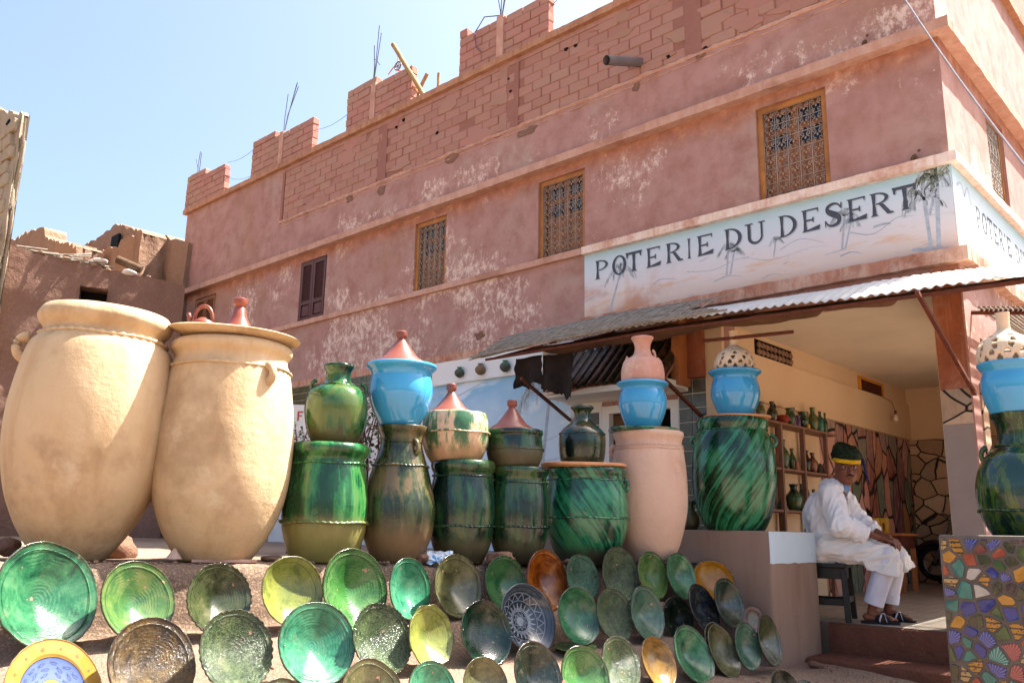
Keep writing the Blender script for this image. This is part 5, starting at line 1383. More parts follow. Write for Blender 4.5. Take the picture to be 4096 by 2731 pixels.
b4, lb4, hb4, _, _ = blue_pot(lv8, lv8.z+hv8-.01, 2330, [(944, 56), (925, 64), (905, 71), (885, 74), (868, 74), (855, 70), (845, 68), (838, 73), (830, 79), (826, 78)], 'rightmost turquoise pot, cut by the photo edge, on the dark streaky vase')
perforated(lb4, lb4.z+hb4-.01, 2314, .160, .20, .036, .115, 'cream perforated clay dome on the rightmost turquoise pot above the mosaic plinth')

# ---------------------------------------------------------------- plates leaning on the shelves
def dish_mesh(kind, seed):
    prs = {'cone': [(0, -.30), (.28, -.30), (.33, -.27), (.6, -.17), (.96, -.035), (1.0, -.012), (1.0, .006), (.985, .014), (.965, .004), (.9, -.022), (.86, -.030), (.855, -.036), (.6, -.125), (.3, -.215), (.12, -.255), (0, -.262)],
           'bowl': [(0, -.36), (.30, -.36), (.36, -.33), (.7, -.22), (.95, -.05), (1.0, -.012), (1.0, .008), (.985, .014), (.955, 0), (.9, -.05), (.75, -.16), (.5, -.26), (.25, -.305), (0, -.315)],
           'flat': [(0, -.17), (.45, -.17), (.5, -.14), (.9, -.04), (1.0, -.012), (1.0, .006), (.985, .014), (.96, .0), (.72, -.04), (.70, -.055), (.5, -.115), (.3, -.13), (0, -.13)]}
    base = prs[kind[0]]; lob = kind[1]
    q = NB(); sp = spline(base, 2)
    def mod(t, r, z):
        k = 1+.03*noise.noise(Vector((cos(t)*1.3+seed, sin(t)*1.3, seed)))+(.012*noise.noise(Vector((cos(t)*7+seed, sin(t)*7, seed))) if r > .9 else 0)
        zz = z+.02*noise.noise(Vector((cos(t)*.9, sin(t)*.9+seed, seed)))*r
        if lob and r > .86:
            a = (r-.86)/.14; f_ = abs(sin(t*lob/2)) if lob > 12 else (.5+.5*sin(t*lob+seed))
            k *= 1-.045*a*(1-f_)*(1 if lob > 12 else 1.3); zz += a*.02*(f_-.5)
        return r*k, zz
    lathe(q, [(max(0, p[0]), p[1]*(1.5 if kind[0] == 'cone' else 1.25 if kind[0] == 'bowl' else 1.0)) for p in sp], 112, mod=mod)
    return mesh_of(q, 'dish', [], 3.2)
DM = {}
def dmesh(kind, v):
    k = (kind, v)
    if k not in DM: DM[k] = dish_mesh(kind, v*3.3+1)
    return DM[k]
DT = {
 'green': dishmat('dish green', '#3a8054', '#184a36', '#6aa070'), 'lime': dishmat('dish lime', '#5f8444', '#34643c', '#869050'),
 'moss': dishmat('dish moss', '#4a5432', '#23281a', '#6a6a44'), 'moss_m': dishmat('dish mottled moss', '#5a7044', '#26341f', '#7a8a58', .85),
 'ygreen': dishmat('dish yellow green', '#9aa04a', '#5a6a34', '#b4b060'), 'leaf': dishmat('dish leaf', '#588a4a', '#316838', '#74a060', petals=7),
 'teal': dishmat('dish teal', '#4a9a70', '#1f6048', '#72b088'), 'olive': dishmat('dish olive', '#6a6a44', '#3a3a22', '#8a8458'),
 'scal': dishmat('dish scallop green', '#3f7444', '#1f522a', '#628650'), 'amber': dishmat('dish amber', '#9a4e14', '#5a2408', '#b87020', chips=False),
 'speck': dishmat('dish speckle green', '#3f7a58', '#1f4a30', '#6a9a78', .9), 'dark': dishmat('dish dark green', '#15382a', '#0a1a16', '#2a5a30'),
 'brown': dishmat('dish brown', '#5a4424', '#241c12', '#8a6a2c', .15), 'yellow': dishmat('dish yellow', '#d89018', '#c07a10', '#e0a030', chips=False, rough=.07),
 'night': dishmat('dish night', '#1a2a22', '#12140f', '#3a3a24'), 'blue': dishmat('dish dark blue', '#232c3a', '#191c16', '#4a4a2c'),
 'rose': dishmat('dish rose', '#8a5a5c', '#5a3438', '#9a7070', petals=4), 'sage': dishmat('dish sage', '#5a8068', '#34503c', '#7a9478'),
 'gold': dishmat('dish gold', '#9a7430', '#5a4018', '#b89050'),
}
rand_s = random.Random(5)
def row_depth(px, row):
    a = {1: (114, 1/4.3, 1565, 1/6.3), 2: (350, 1/3.95, 1680, 1/6.3), 3: (740, 1/3.7, 1770, 1/6.1)}[row]
    return 1/(a[1]+(a[3]-a[1])*(px-a[0])/(a[2]-a[0]))
def plate(cx, cy, maj, mn, tilt, row, mat, label, kind=('cone', 0), d=None, dd=0, cat='plate', group='glazed plates propped on the shelves'):
    d = (d or row_depth(cx, row))+dd
    c = P(cx, cy, d); v = (c-CAM).normalized(); cb = v.dot(CF)
    R_ = maj/2*K/FPX*d
    e1 = (CR-v*CR.dot(v)).normalized(); e2 = v.cross(e1)*-1
    if e2.z < 0: e2 = -e2
    ca = min(.985, mn/maj*cb); sa = sqrt(1-ca*ca); t = radians(tilt)
    n = (e1*cos(t)+e2*sin(t))*sa-v*ca
    o = bpy.data.objects.new('plate', dmesh(kind, rand_s.randint(0, 2)).copy() if False else dmesh(kind, rand_s.randint(0, 2))); COL.objects.link(o)
    o.location = c; q = Vector((0, 0, 1)).rotation_difference(n); o.rotation_mode = 'QUATERNION'
    from mathutils import Quaternion
    o.rotation_quaternion = q @ Quaternion((0, 0, 1), rand_s.uniform(0, 6.28)); o.scale = (R_, R_, R_)
    if not o.data.materials: o.data.materials.append(DT['green'])
    o.material_slots[0].link = 'OBJECT'; o.material_slots[0].material = DT[mat] if isinstance(mat, str) else mat
    WL[o] = Vector((0, 0, 0))
    return tag(o, label, cat, group)
FL = ('cone', 34); FLs = ('cone', 26); WV = ('cone', 9)
PL = [
 (112, 1366, 250, 238, 30, 1, 'green', 'largest green plate, at the far left of the top shelf', ('cone', 0)),
 (319, 1378, 184, 172, 30, 1, 'lime', 'lime green plate with chipped dark rim right of the largest plate', ('cone', 0)),
 (505, 1374, 166, 156, 20, 1, 'moss', 'mossy dark plate with fluted rim below the second jar', FL),
 (673, 1356, 160, 144, 20, 1, 'ygreen', 'yellow green bowl with clay coloured edge on the top shelf', ('bowl', 0)),
 (817, 1352, 184, 152, 14, 1, 'leaf', 'larger leaf engraved bright green plate on the top shelf', ('cone', 0)),
 (943, 1351, 140, 97, 10, 1, 'teal', 'small oval looking mint green plate right of the larger leaf plate', ('cone', 0)),
 (1053, 1345, 146, 112, 12, 1, 'olive', 'grey olive plate with finely toothed rim on the top shelf', ('cone', 40)),
 (1162, 1337, 124, 97, 10, 1, 'scal', 'green scalloped plate with a bare clay scar', FLs),
 (1258, 1330, 138, 92, 12, 1, 'amber', 'amber brown glazed plate on the top shelf', ('cone', 0)),
 (1339, 1326, 106, 76, 12, 1, 'speck', 'small speckled green plate right of the amber plate', ('cone', 0)),
 (1426, 1319, 124, 84, 10, 1, 'moss_m', 'mottled moss green plate in front of the tall pale jar', ('cone', 0)),
 (1501, 1320, 108, 68, 12, 1, 'lime', 'narrow lime green plate at the foot of the tall pale jar', ('cone', 0)),
 (1566, 1322, 106, 64, 14, 1, 'green', 'deep green plate left of the yellow plate', ('cone', 0)),
 (730, 1477, 190, 182, 30, 2, 'teal', 'big mint green plate with chipped right edge on the middle shelf', ('cone', 0)),
 (880, 1466, 168, 140, 22, 2, 'moss_m', 'dark pebbled plate with toothed black rim on the middle shelf', ('cone', 40)),
 (991, 1460, 144, 108, 12, 2, 'ygreen', 'yellow green plate with wavy rim on the middle shelf', WV),
 (1118, 1453, 152, 120, 18, 2, 'dark', 'bottle green plate with fine toothed rim beside the grey patterned plate', ('bowl', 40)),
 (1331, 1413, 130, 98, 14, 2, 'green', 'green plate with a sunlit left edge above the small flat lying plate', ('bowl', 0)),
 (1413, 1411, 120, 84, 14, 2, 'moss_m', 'moss plate with an orange clay chip near its middle', ('cone', 0)),
 (1488, 1408, 124, 76, 10, 2, 'sage', 'sage green narrow plate on the middle shelf', ('cone', 0)),
 (1558, 1420, 100, 72, 12, 2, 'night', 'broken nearly black plate behind the sage plate', ('cone', 0)),
 (1618, 1398, 120, 60, 20, 2, 'blue', 'dark plate with a blue sheen leaning before the yellow plate', ('cone', 0)),
 (1676, 1384, 114, 64, 14, 2, 'dark', 'dark green plate at the right end of the middle shelf', ('cone', 0)),
 (1732, 1422, 60, 52, 10, 2, 'rose', 'small dusty rose plate against the counter wall', ('flat', 0)),
 (1595, 1502, 134, 82, 22, 3, 'green', 'steeply tilted deep green plate on the lowest shelf', ('cone', 0)),
 (1664, 1494, 122, 62, 20, 3, 'olive', 'olive plate nested in front of a second one on the lowest shelf', ('bowl', 0)),
 (1719, 1483, 106, 60, 8, 3, 'sage', 'pale sage plate near the foot of the counter wall', ('cone', 0)),
 (1769, 1470, 114, 50, 8, 3, 'moss', 'narrow greyish green plate, rightmost of all on the lowest shelf', ('cone', 0)),
 (1514, 1520, 120, 76, 20, 3, 'gold', 'golden brown plate on the lowest shelf', ('bowl', 0)),
 (1428, 1524, 126, 90, 16, 3, 'moss_m', 'speckled green plate with a clay coloured nick in the upper right rim', ('cone', 0)),
 (1345, 1553, 138, 114, 18, 3, 'leaf', 'smaller leaf engraved green plate on the lowest shelf', ('cone', 0)),
 (1117, 1575, 132, 108, 16, 3, 'olive', 'olive green bowl at the bottom edge of the photo', ('bowl', 0)),
 (1237, 1550, 152, 112, 18, 3, 'night', 'blackish plate with a pale streak at the bottom', ('cone', 0)),
 (994, 1582, 128, 114, 20, 3, 'teal', 'teal green plate cut off by the bottom edge', ('cone', 0)),
 (857, 1602, 176, 154, 24, 3, 'olive', 'wide olive plate with a chipped rim at the bottom edge', ('cone', 0)),
 (648, 1634, 150, 140, 24, 3, 'moss', 'plate showing only its clay rim at the bottom edge', ('cone', 0)),
 (352, 1524, 214, 208, 30, 2, 'brown', 'large brown plate with scratched swirls', ('cone', 0)),
 (545, 1493, 190, 178, 24, 2, 'moss_m', 'large mottled green plate with a rope edged rim right of the brown plate', ('cone', 34)),
 (-56, 1610, 150, 140, 24, 2, 'moss', 'dark plate mostly out of frame at the lower left corner', ('cone', 0)),
]
EX = {5: 0.0}
for i, p in enumerate(PL):
    cx, cy, mj, mi_, ti, rw, mt, lb, kd = p
    dep = None; dd = 0
    if cx == 352: dep = 3.98
    if cx == 545: dep = 4.18
    if cx == 1558: dd = .06
    if cx == 1732: dep = 6.45
    if cx == 1566: dep = 6.30
    plate(cx, cy, mj, mi_, ti, rw, mt, lb, kd, dep, dd)
plate(1657, 1490, 124, 62, 20, 3, 'olive', 'olive plate tucked directly behind its twin on the lowest shelf', ('bowl', 0), dd=.05)
# yellow plate flat against the counter wall
plate(1638, 1331, 96, 90, 60, 1, 'yellow', 'plain bright yellow bowl leaning on the counter wall', ('bowl', 0), d=proj(onY(1638, 1331, -1.09))[2])
# plate lying flat
o = plate(1322, 1484, 100, 24, 88, 2, 'lime', 'small green plate lying flat on the ground below the sunlit edged plate', ('flat', 0), d=5.35)
# bottom right dark ones
plate(1806, 1583, 92, 66, 20, 3, 'night', 'dark brown black bowl at the bottom right on the soil', ('bowl', 0), d=5.3)
plate(1856, 1590, 60, 50, 40, 3, 'dark', 'green plate corner beside the dark bowl at the bottom', ('flat', 0), d=5.4)
plate(1746, 1586, 40, 36, 30, 3, 'brown', 'small brown dish tip showing at the bottom edge', ('flat', 0), d=5.2)
# fish plate
def zone_mat(name, zones, rough=.1):
    m = MT(name, rough, .6); x = m.xyz(m.raw); r = m.mth('POWER', m.mth('ADD', m.mth('MULTIPLY', x[0], x[0]), m.mth('MULTIPLY', x[1], x[1])), .5)
    c = m.ramp(r, zones, 'CONSTANT'); c = m.mix(m.mth('MULTIPLY', m.noise(3, 4), .06), c, H('#ffffff')); m.col(c); return m, r, x
m, r_, x_ = zone_mat('yellow and blue fish plate', [(0, H('#c89020', .6)), (.255, H('#20243a')), (.268, H('#6078c0', .5)), (.655, H('#20243a')), (.672, H('#c8982c', .6)), (.985, H('#a87028', .6))])
c_ = m.b.inputs['Base Color'].links[0].from_socket
fp = plate(127, 1585, 238, 232, 35, 2, m.m, 'yellow rimmed plate with small fish drawn on its blue ring', ('flat', 0), d=3.72)
from mathutils import Quaternion
def ribbon3(bm, pts, w, zf):
    pr = None; n = len(pts)
    for i, p in enumerate(pts):
        d = Vector(pts[min(i+1, n-1)])-Vector(pts[max(i-1, 0)]); d.normalize(); q = Vector((-d.y, d.x))
        a = bm.verts.new((p[0]+q.x*w, p[1]+q.y*w, zf(p[0], p[1]))); b = bm.verts.new((p[0]-q.x*w, p[1]-q.y*w, zf(p[0], p[1])))
        if pr: bm.faces.new((pr[0], b if False else pr[1], b, a))
        pr = (a, b)
def zflat(x, y):
    r = sqrt(x*x+y*y); tb_ = [(0, -.13), (.3, -.13), (.5, -.115), (.70, -.055), (.72, -.04), (.96, .0), (1, .01)]
    for (a, za), (b, zb) in zip(tb_, tb_[1:]):
        if a <= r <= b: return za+(zb-za)*(r-a)/(b-a)+.012
    return .01
INKB = plain('thin blue drawing ink', '#1c2440', .4, .4, .1, 9, 0); INKR = plain('rust drawing ink', '#a8562a', .4, .4, .1, 9, 0)
random.seed(2)
for rr, k, off in ((.36, 9, 0), (.46, 11, .3), (.57, 14, .1)):
    for i in range(k):
        a = 2*pi*(i+off)/k+random.uniform(-.06, .06); cx, cy = cos(a)*rr, sin(a)*rr; th = a+pi/2+random.uniform(-.4, .4); s = .062
        body = [(cos(u)*s, sin(u)*s*.34) for u in [pi*.06+(2*pi-.12*pi)*j/14 for j in range(15)]]; pts = [(s*1.5, s*.3)]+body+[(s*1.5, -s*.3)]
        q = NB(); ribbon3(q, [(cx+cos(th)*u-sin(th)*v, cy+sin(th)*u+cos(th)*v) for u, v in pts], .0035, zflat)
        oo = bpy.data.objects.new('painted_fish', mesh_of(q, 'painted_fish', INKB)); COL.objects.link(oo); oo.parent = fp
for i in range(14):
    a = 2*pi*i/14; cx, cy = cos(a)*.83, sin(a)*.83; q = NB(); big = .05 if i % 2 else .028
    for j in range(4): t_ = pi*j/4; ribbon3(q, [(cx-cos(t_)*big, cy-sin(t_)*big), (cx+cos(t_)*big, cy+sin(t_)*big)], .004, zflat)
    oo = bpy.data.objects.new('painted_star', mesh_of(q, 'painted_star', INKR)); COL.objects.link(oo); oo.parent = fp
# grey patterned plate
m = MT('grey geometric plate', .12, .6); x = m.xyz(m.raw); r = m.mth('POWER', m.mth('ADD', m.mth('MULTIPLY', x[0], x[0]), m.mth('MULTIPLY', x[1], x[1])), .5); a = m.mth('ARCTAN2', x[1], x[0])
def tri(n_, ph=0): return m.mth('ABSOLUTE', m.mth('SUBTRACT', m.mth('FRACT', m.mth('ADD', m.mth('MULTIPLY', a, n_/(2*pi)), ph)), .5))
dk, wt, gy = H('#2a3038', .8), H('#8f959c', .8), H('#4a525a', .8)
c = m.ramp(r, [(0, wt), (.13, dk), (.14, gy), (.2, dk), (.28, wt), (.3, dk), (.56, wt), (.575, dk), (.76, wt), (.775, gy), (.80, dk), (.82, gy), (.9, dk), (.915, gy), (.95, dk), (.965, gy)], 'CONSTANT')
z1 = m.mth('ADD', .33, m.mth('MULTIPLY', tri(20), .40)); e1_ = m.mth('MULTIPLY', m.mth('LESS_THAN', r, z1), m.mth('GREATER_THAN', r, .31)); c = m.mix(m.mth('MULTIPLY', e1_, m.mth('GREATER_THAN', m.mth('ABSOLUTE', m.mth('SUBTRACT', tri(20), .3)), .06)), c, wt)
z2 = m.mth('ABSOLUTE', m.mth('SUBTRACT', r, m.mth('ADD', .59, m.mth('MULTIPLY', tri(16), .32)))); c = m.mix(m.mth('MULTIPLY', m.mth('LESS_THAN', z2, .018), m.mth('MULTIPLY', m.mth('GREATER_THAN', r, .58), m.mth('LESS_THAN', r, .76))), c, wt)
z3 = m.mth('ABSOLUTE', m.mth('SUBTRACT', r, m.mth('ADD', .15, m.mth('MULTIPLY', tri(10), .2)))); c = m.mix(m.mth('MULTIPLY', m.mth('LESS_THAN', z3, .012), m.mth('LESS_THAN', r, .28)), c, wt)
c = m.mix(m.mth('MULTIPLY', m.st(m.noise(5, 5), .5, .7), .35), c, H('#4a545c')); m.col(c)
plate(1214.5, 1418, 160, 122, 22, 2, m.m, 'grey plate with white zigzag star pattern', ('bowl', 0), dd=.1)

# ---------------------------------------------------------------- stones and litter on the terrace
RK = _adobe('brown stone', '#93705c', '#7a5a4a', .1, 3)
def stone(px, py, d, s, sq, label, seed, mat=None):
    c = P(px, py, d); bm = NB(); rock(bm, c, s, seed, 3, sq); return solo('stone', bm, mat or RK, c, label, 'stone', 'loose stones', smooth=3.2)
stone(15, 1255, 4.95, .07, (1.2, 1, .75), 'brown stone at the far left beside the first jar', 1); stone(270, 1262, 5.6, .12, (1, 1, .9), 'rounded stone in the shade between the two big jars', 2)
stone(1150, 1281, 5.75, .085, (1.25, 1, .5), 'flat brown stone wedged between the two dark green pots', 3); stone(1238, 1284, 6.0, .07, (1, 1, .7), 'small stone between the dark and the wide teal pot', 4)
stone(627, 1283, 5.3, .07, (1.4, .8, .35), 'pale broken stone at the foot of the second jar', 5, M['adobe_lit']); stone(690, 1284, 5.35, .04, (1.3, .8, .5), 'small lump of pale rubble under the emerald pot', 6, M['adobe_lit'])
stone(1292, 1573, 4.7, .03, (1, 1, .8), 'pebble between plates near the bottom edge', 7); stone(966, 1284, 5.6, .045, (1.2, 1, .8), 'dark pebble left of the paper wrapper', 8)
stone(1312, 1291, 6.0, .05, (1.4, 1, .5), 'low stone under the wide teal pot', 9); stone(3262/K, 2660/K, 6.5, .05, (1.3, .8, .6), 'grey stone in the soil bank below the step', 10)
c = P(399, 1283, 4.95); bm = NB(); lathe(bm, [(.042, 0), (.04, .004), (.006, .058), (0, .06)], 18, tuple(c), mod=lambda t_, r, z_: (r*(1+.1*sin(2*t_)), z_)); solo('clay_cone', bm, M['jar_white'], c, 'little pale clay cone standing in front of the second jar', 'clay cone', smooth=.8)
bm = NB(); a = P(440, 1287, 4.98); b = P(590, 1288, 5.1); obox(bm, (a+b)/2, (b-a).normalized(), Vector((0, 0, 1)), (b-a).normalized().cross(Vector((0, 0, 1))), (b-a).length/2, .008, .03); solo('thin_board', bm, M['ledge'], (a+b)/2, 'thin pale strip of board lying at the foot of the second jar', 'board')
random.seed(71); bm = NB()
for i in range(150):
    Y = random.uniform(-6.2, -2.0); x = row_at(R1, Y).x-.19-random.uniform(.02, .30); rock(bm, (x, Y, .478), random.uniform(.005, .020), i, 1, (1.3, 1, .6))
solo('clay_crumbs', bm, M['adobe_lit'], (0, 0, 0), 'crumbs of clay and pebbles along the terrace edge at the feet of the pots', 'rubble', kind='stuff', smooth=3.2)
# crumpled paper wrapper
m = MT('printed wrapper', .6, .3); n_ = m.noise(14, 3, .5, None, 1); m.col(m.ramp(n_, [(.45, H('#dfe4e8')), (.52, H('#5a9fd0')), (.6, H('#dfe4e8'))], 'CONSTANT'))
c = P(1010, 1280, 5.62); bm = NB(); rr = bmesh.ops.create_grid(bm, x_segments=12, y_segments=8, size=1)
for v_ in bm.verts:
    q = v_.co.copy(); v_.co = c+cr*(q.x*.085)+Vector((0, 0, 1))*(q.y*.035+.02*noise.noise(q*2))+CF*(.03*noise.noise(q*2.2+Vector((4, 4, 4)))+q.y*.02)
solo('paper_wrapper', bm, m.m, c, 'crumpled blue and white paper wrapper between two pots', 'litter', smooth=.6)
# ---------------------------------------------------------------- adobe house at the left, ruins and tower behind
AR = P(405, 650, 15.0); AD = Vector((.42, .9075, 0)).normalized(); AN = Vector((AD.y, -AD.x, 0))
def onA(px, py):
    q = ray(px, py); return CAM+q*((AR-CAM).dot(AN)/q.dot(AN))
tp = [(-120, 535), (0, 560), (35, 560), (60, 574), (110, 586), (180, 602), (240, 616), (300, 629), (345, 637), (405, 652)]
tops = [((onA(x, y)-AR).dot(AD), onA(x, y).z) for x, y in tp]
hole = [(onA(185, 655), onA(243, 705))]; hs0, hs1 = (hole[0][0]-AR).dot(AD), (hole[0][1]-AR).dot(AD); hz1, hz0 = onA(212, 661).z, onA(212, 712).z
HS = thing('adobe_house', 'brown mud plastered house in shade with a small dark window, behind the big jars', 'house', (AR.x, AR.y, -.9))
def topz(s):
    for (a, za), (b, zb) in zip(tops, tops[1:]):
        if a <= s <= b: return za+(zb-za)*(s-a)/(b-a)
    return tops[-1][1] if s > tops[-1][0] else tops[0][1]
bm = NB(); S0 = tops[0][0]; S1 = .15; ns = 90; nz = 46; g = []
ss = sorted([S0+(S1-S0)*i/ns for i in range(ns+1)]+[hs0, hs1]); zz_ = sorted([-.9+i*.11 for i in range(nz)]+[hz0, hz1])
ss = [s for i, s in enumerate(ss) if i == 0 or s-ss[i-1] > 1e-4 or s in (hs0, hs1)]
zmax = 9
def apt(s, z, off=0):
    q = Vector((s*.8, z*.8, 3)); d = noise.noise(q)*.07+noise.noise(q*3)*.03+noise.noise(q*8)*.012
    return AR+AD*s+AN*(d+off)+Vector((0, 0, z-AR.z))
cols = []
for s in ss:
    tz = topz(s)+.06*noise.noise(Vector((s*3, 1, 1)))+.03*noise.noise(Vector((s*11, 1, 1)))
    col_ = [(-.9+(tz+.9)*k/nz) for k in range(nz+1)]
    cols.append((s, col_, [bm.verts.new(apt(s, z)) for z in col_]))
for (s0, c0, v0), (s1, c1, v1) in zip(cols, cols[1:]):
    for k in range(nz):
        zm = (c0[k]+c0[k+1]+c1[k]+c1[k+1])/4; sm = (s0+s1)/2
        if hs0 < sm < hs1 and hz0 < zm < hz1: continue
        bm.faces.new((v0[k], v1[k], v1[k+1], v0[k+1]))
    # top thickness
    a, b = v0[-1], v1[-1]; c_ = bm.verts.new(b.co-AN*.5+Vector((0, 0, -.05))); d = bm.verts.new(a.co-AN*.5+Vector((0, 0, -.05))); bm.faces.new((a, b, c_, d))
bmesh.ops.recalc_face_normals(bm, faces=bm.faces)
part('mud_wall', bm, M['adobe'], HS, 1.2)
bm = NB(); A0, A1, B0, B1 = [AR+AD*s+Vector((0, 0, z-AR.z)) for s, z in ((hs0, hz0), (hs1, hz0), (hs0, hz1), (hs1, hz1))]
for p, q in ((A0, A1), (A1, B1), (B1, B0), (B0, A0)): poly(bm, [p+AN*.03, q+AN*.03, q-AN*.35, p-AN*.35])
part('window_reveal', bm, M['adobe'], HS)
bm = NB(); poly(bm, [p-AN*.34 for p in (A0, A1, B1, B0)]); part('dark_opening', bm, M['black'], HS)
# flat mud roof with debris
bm = NB(); e = AR+AD*S0; poly(bm, [AR-AN*.3+Vector((0, 0, -.25)), e-AN*.3+Vector((0, 0, tops[0][1]-AR.z-.25)), e-AN*5+Vector((0, 0, tops[0][1]-AR.z-.25)), AR-AN*5+Vector((0, 0, -.25))]); part('roof', bm, M['adobe_lit'], HS)
random.seed(8); bm = NB()
for i in range(46):
    u = random.random(); px = 20+u*130; py = 563+u*32+random.uniform(-4, 4); a = onA(px, py)-AN*random.uniform(.0, .25); L = random.uniform(.25, .7)
    tube(bm, [a, a+(AD*.7+AN*.3*random.uniform(-1, 1)+Vector((0, 0, random.uniform(-.1, .05)))).normalized()*L], .012, 4)
part('straw', bm, M['reed'], HS, kind='stuff')
bm = NB(); tube(bm, [onA(268, 592)-AN*.1, onA(325, 618)-AN*.05], .07, 9); part('roof_log', bm, plain('old log', '#5a4636', .9, .1, .3), HS, 1)
bm = NB(); tube(bm, [onA(110, 585)-AN*.1, onA(205, 560)-AN*.6], .015, 5); tube(bm, [onA(150, 590)-AN*.1, onA(262, 612)-AN*.1], .018, 5); part('loose_pole', bm, M['reed'], HS, kind='stuff')
for i, (px, py, s_) in enumerate(((150, 592, .09), (175, 598, .07), (215, 608, .08), (247, 618, .06), (340, 634, .05), (95, 578, .06))):
    q = NB(); rock(q, onA(px, py)-AN*.05, s_, i, 1, (1.4, 1, .6)); part('roof_stone', q, M['adobe_lit'], HS, 3.2)
bm = NB(); rock(bm, onA(298, 625)-AN*.03, .13, 4, 2, (1.1, 1, .35)); part('plastic_sheet', bm, M['white_wall'], HS, 3.2); bm = NB(); rock(bm, onA(228, 596)-AN*.1, .12, 5, 2, (1.6, 1, .35)); part('plastic_sheet', bm, M['white_wall'], HS, 3.2)
def ruin(name, pts, Y, th, mat, label, cat='ruin', zb=0.0):
    w_ = [onY(x, y, Y) for x, y in pts]; dense = []
    for a, b in zip(w_, w_[1:]):
        n = max(1, int((b-a).length/.08))
        for i in range(n):
            p = a.lerp(b, i/n); k = .055 if 0 < i else .02; dense.append(p+Vector((random.uniform(-k, k), 0, random.uniform(-k, k))))
    dense.append(w_[-1]); loc = Vector((sum(p.x for p in w_)/len(w_), Y, zb))
    bm = NB()
    top_f, top_b = [], []
    nr = 20
    cf = []
    for p in dense:
        cf.append([bm.verts.new((p.x, Y+.08*noise.noise(Vector((p.x*2, z*2, Y)))+.05*noise.noise(Vector((p.x*7, z*7, Y))), z)) for z in [zb+(p.z-zb)*k/nr for k in range(nr+1)]])
    cb = [[bm.verts.new((v[0].co.x, Y+th, v[0].co.z)), bm.verts.new((v[-1].co.x, Y+th, v[-1].co.z))] for v in cf]
    for a, b in zip(cf, cf[1:]):
        if abs(a[0].co.x-b[0].co.x) < 1e-5: continue
        for k in range(nr): bm.faces.new((a[k], b[k], b[k+1], a[k+1]))
    for i in range(len(cf)-1): bm.faces.new((cf[i][-1], cf[i+1][-1], cb[i+1][1], cb[i][1])); bm.faces.new((cb[i][0], cb[i][1], cb[i+1][1], cb[i+1][0]))
    for i in (0, -1):
        nn = 6; col_ = cf[i]
        prev = col_
        for s in range(1, nn+1):
            cur = [bm.verts.new((v.co.x+random.uniform(-.06, .06), Y+th*s/nn, v.co.z+random.uniform(-.05, .04))) for v in col_]
            for k in range(nr): bm.faces.new((prev[k], cur[k], cur[k+1], prev[k+1]) if i == -1 else (prev[k+1], cur[k+1], cur[k], prev[k]))
            prev = cur
    return solo(name, bm, mat, loc, label, cat, smooth=.9)
random.seed(31)
ruin('ruined_wall', [(20, 556), (58, 537), (90, 523), (97, 530), (101, 546), (130, 554), (150, 560), (178, 567)], -1.2, .5, M['adobe_lit'], 'low crumbling mud parapet left of the other ruins, beside the grey tower')
ruin('ruined_wall', [(170, 572), (205, 560), (225, 545), (240, 530), (262, 517), (300, 522), (330, 534), (330, 548)], .6, 1.2, M['adobe_lit'], 'highest ruined mud wall with a dark doorway')
ruin('ruined_wall', [(222, 590), (235, 575), (258, 567), (290, 548), (325, 529), (326, 535)], -.6, .55, M['adobe_lit'], 'smooth mud wall stub with sloping top and a ragged sunlit end')
ruin('ruined_wall', [(333, 548), (350, 546), (372, 543), (385, 546), (400, 549), (418, 556), (430, 560)], -.1, .8, M['adobe_lit'], 'ragged block of mud brick ruin touching the pink building')
bm = NB(); q0 = onY(264, 546, .58); q1 = onY(277, 570, .58); box(bm, q0.x, q1.x, .50, .56, q1.z-.3, q0.z); solo('ruin_doorway', bm, M['black'], ((q0.x+q1.x)/2, .55, q1.z), 'dark doorway gap in the highest ruined wall', 'doorway')
ruin('grey_tower', [(-95, 228), (-50, 240), (-20, 246), (0, 252), (47, 262)], -3.2, .14, M['tower'], 'tall grey brick tower wall cut by the left edge of the photo', 'tower', zb=-.9)
# the tower narrows: ragged blocks on its face
q0 = onY(47, 262, -3.2)
def blk(x0, x1, z0, z1):
    q = NB(); box(q, x0+.02, x1-.02, -3.27, -3.15, z0+.015, z1-.015, .012); bevel(q, .015); o = part('block', q, M['tower'], TW)
TW = bpy.data.objects['grey_tower']; random.seed(77)
for r in range(14):
    z = q0.z-.30-r*.24; x = q0.x-.02; 
    if z < 3.0: break
    x -= .1*(r % 2)
    for k in range(4):
        blk(x-.40, x, z, z+.24); x -= .40
bm = NB(); rock(bm, (onY(8, 277, -3.3).x, -3.2, onY(8, 277, -3.3).z), .09, 3, 1, (1, .6, 1)); part('dark_hole', bm, M['black'], TW)

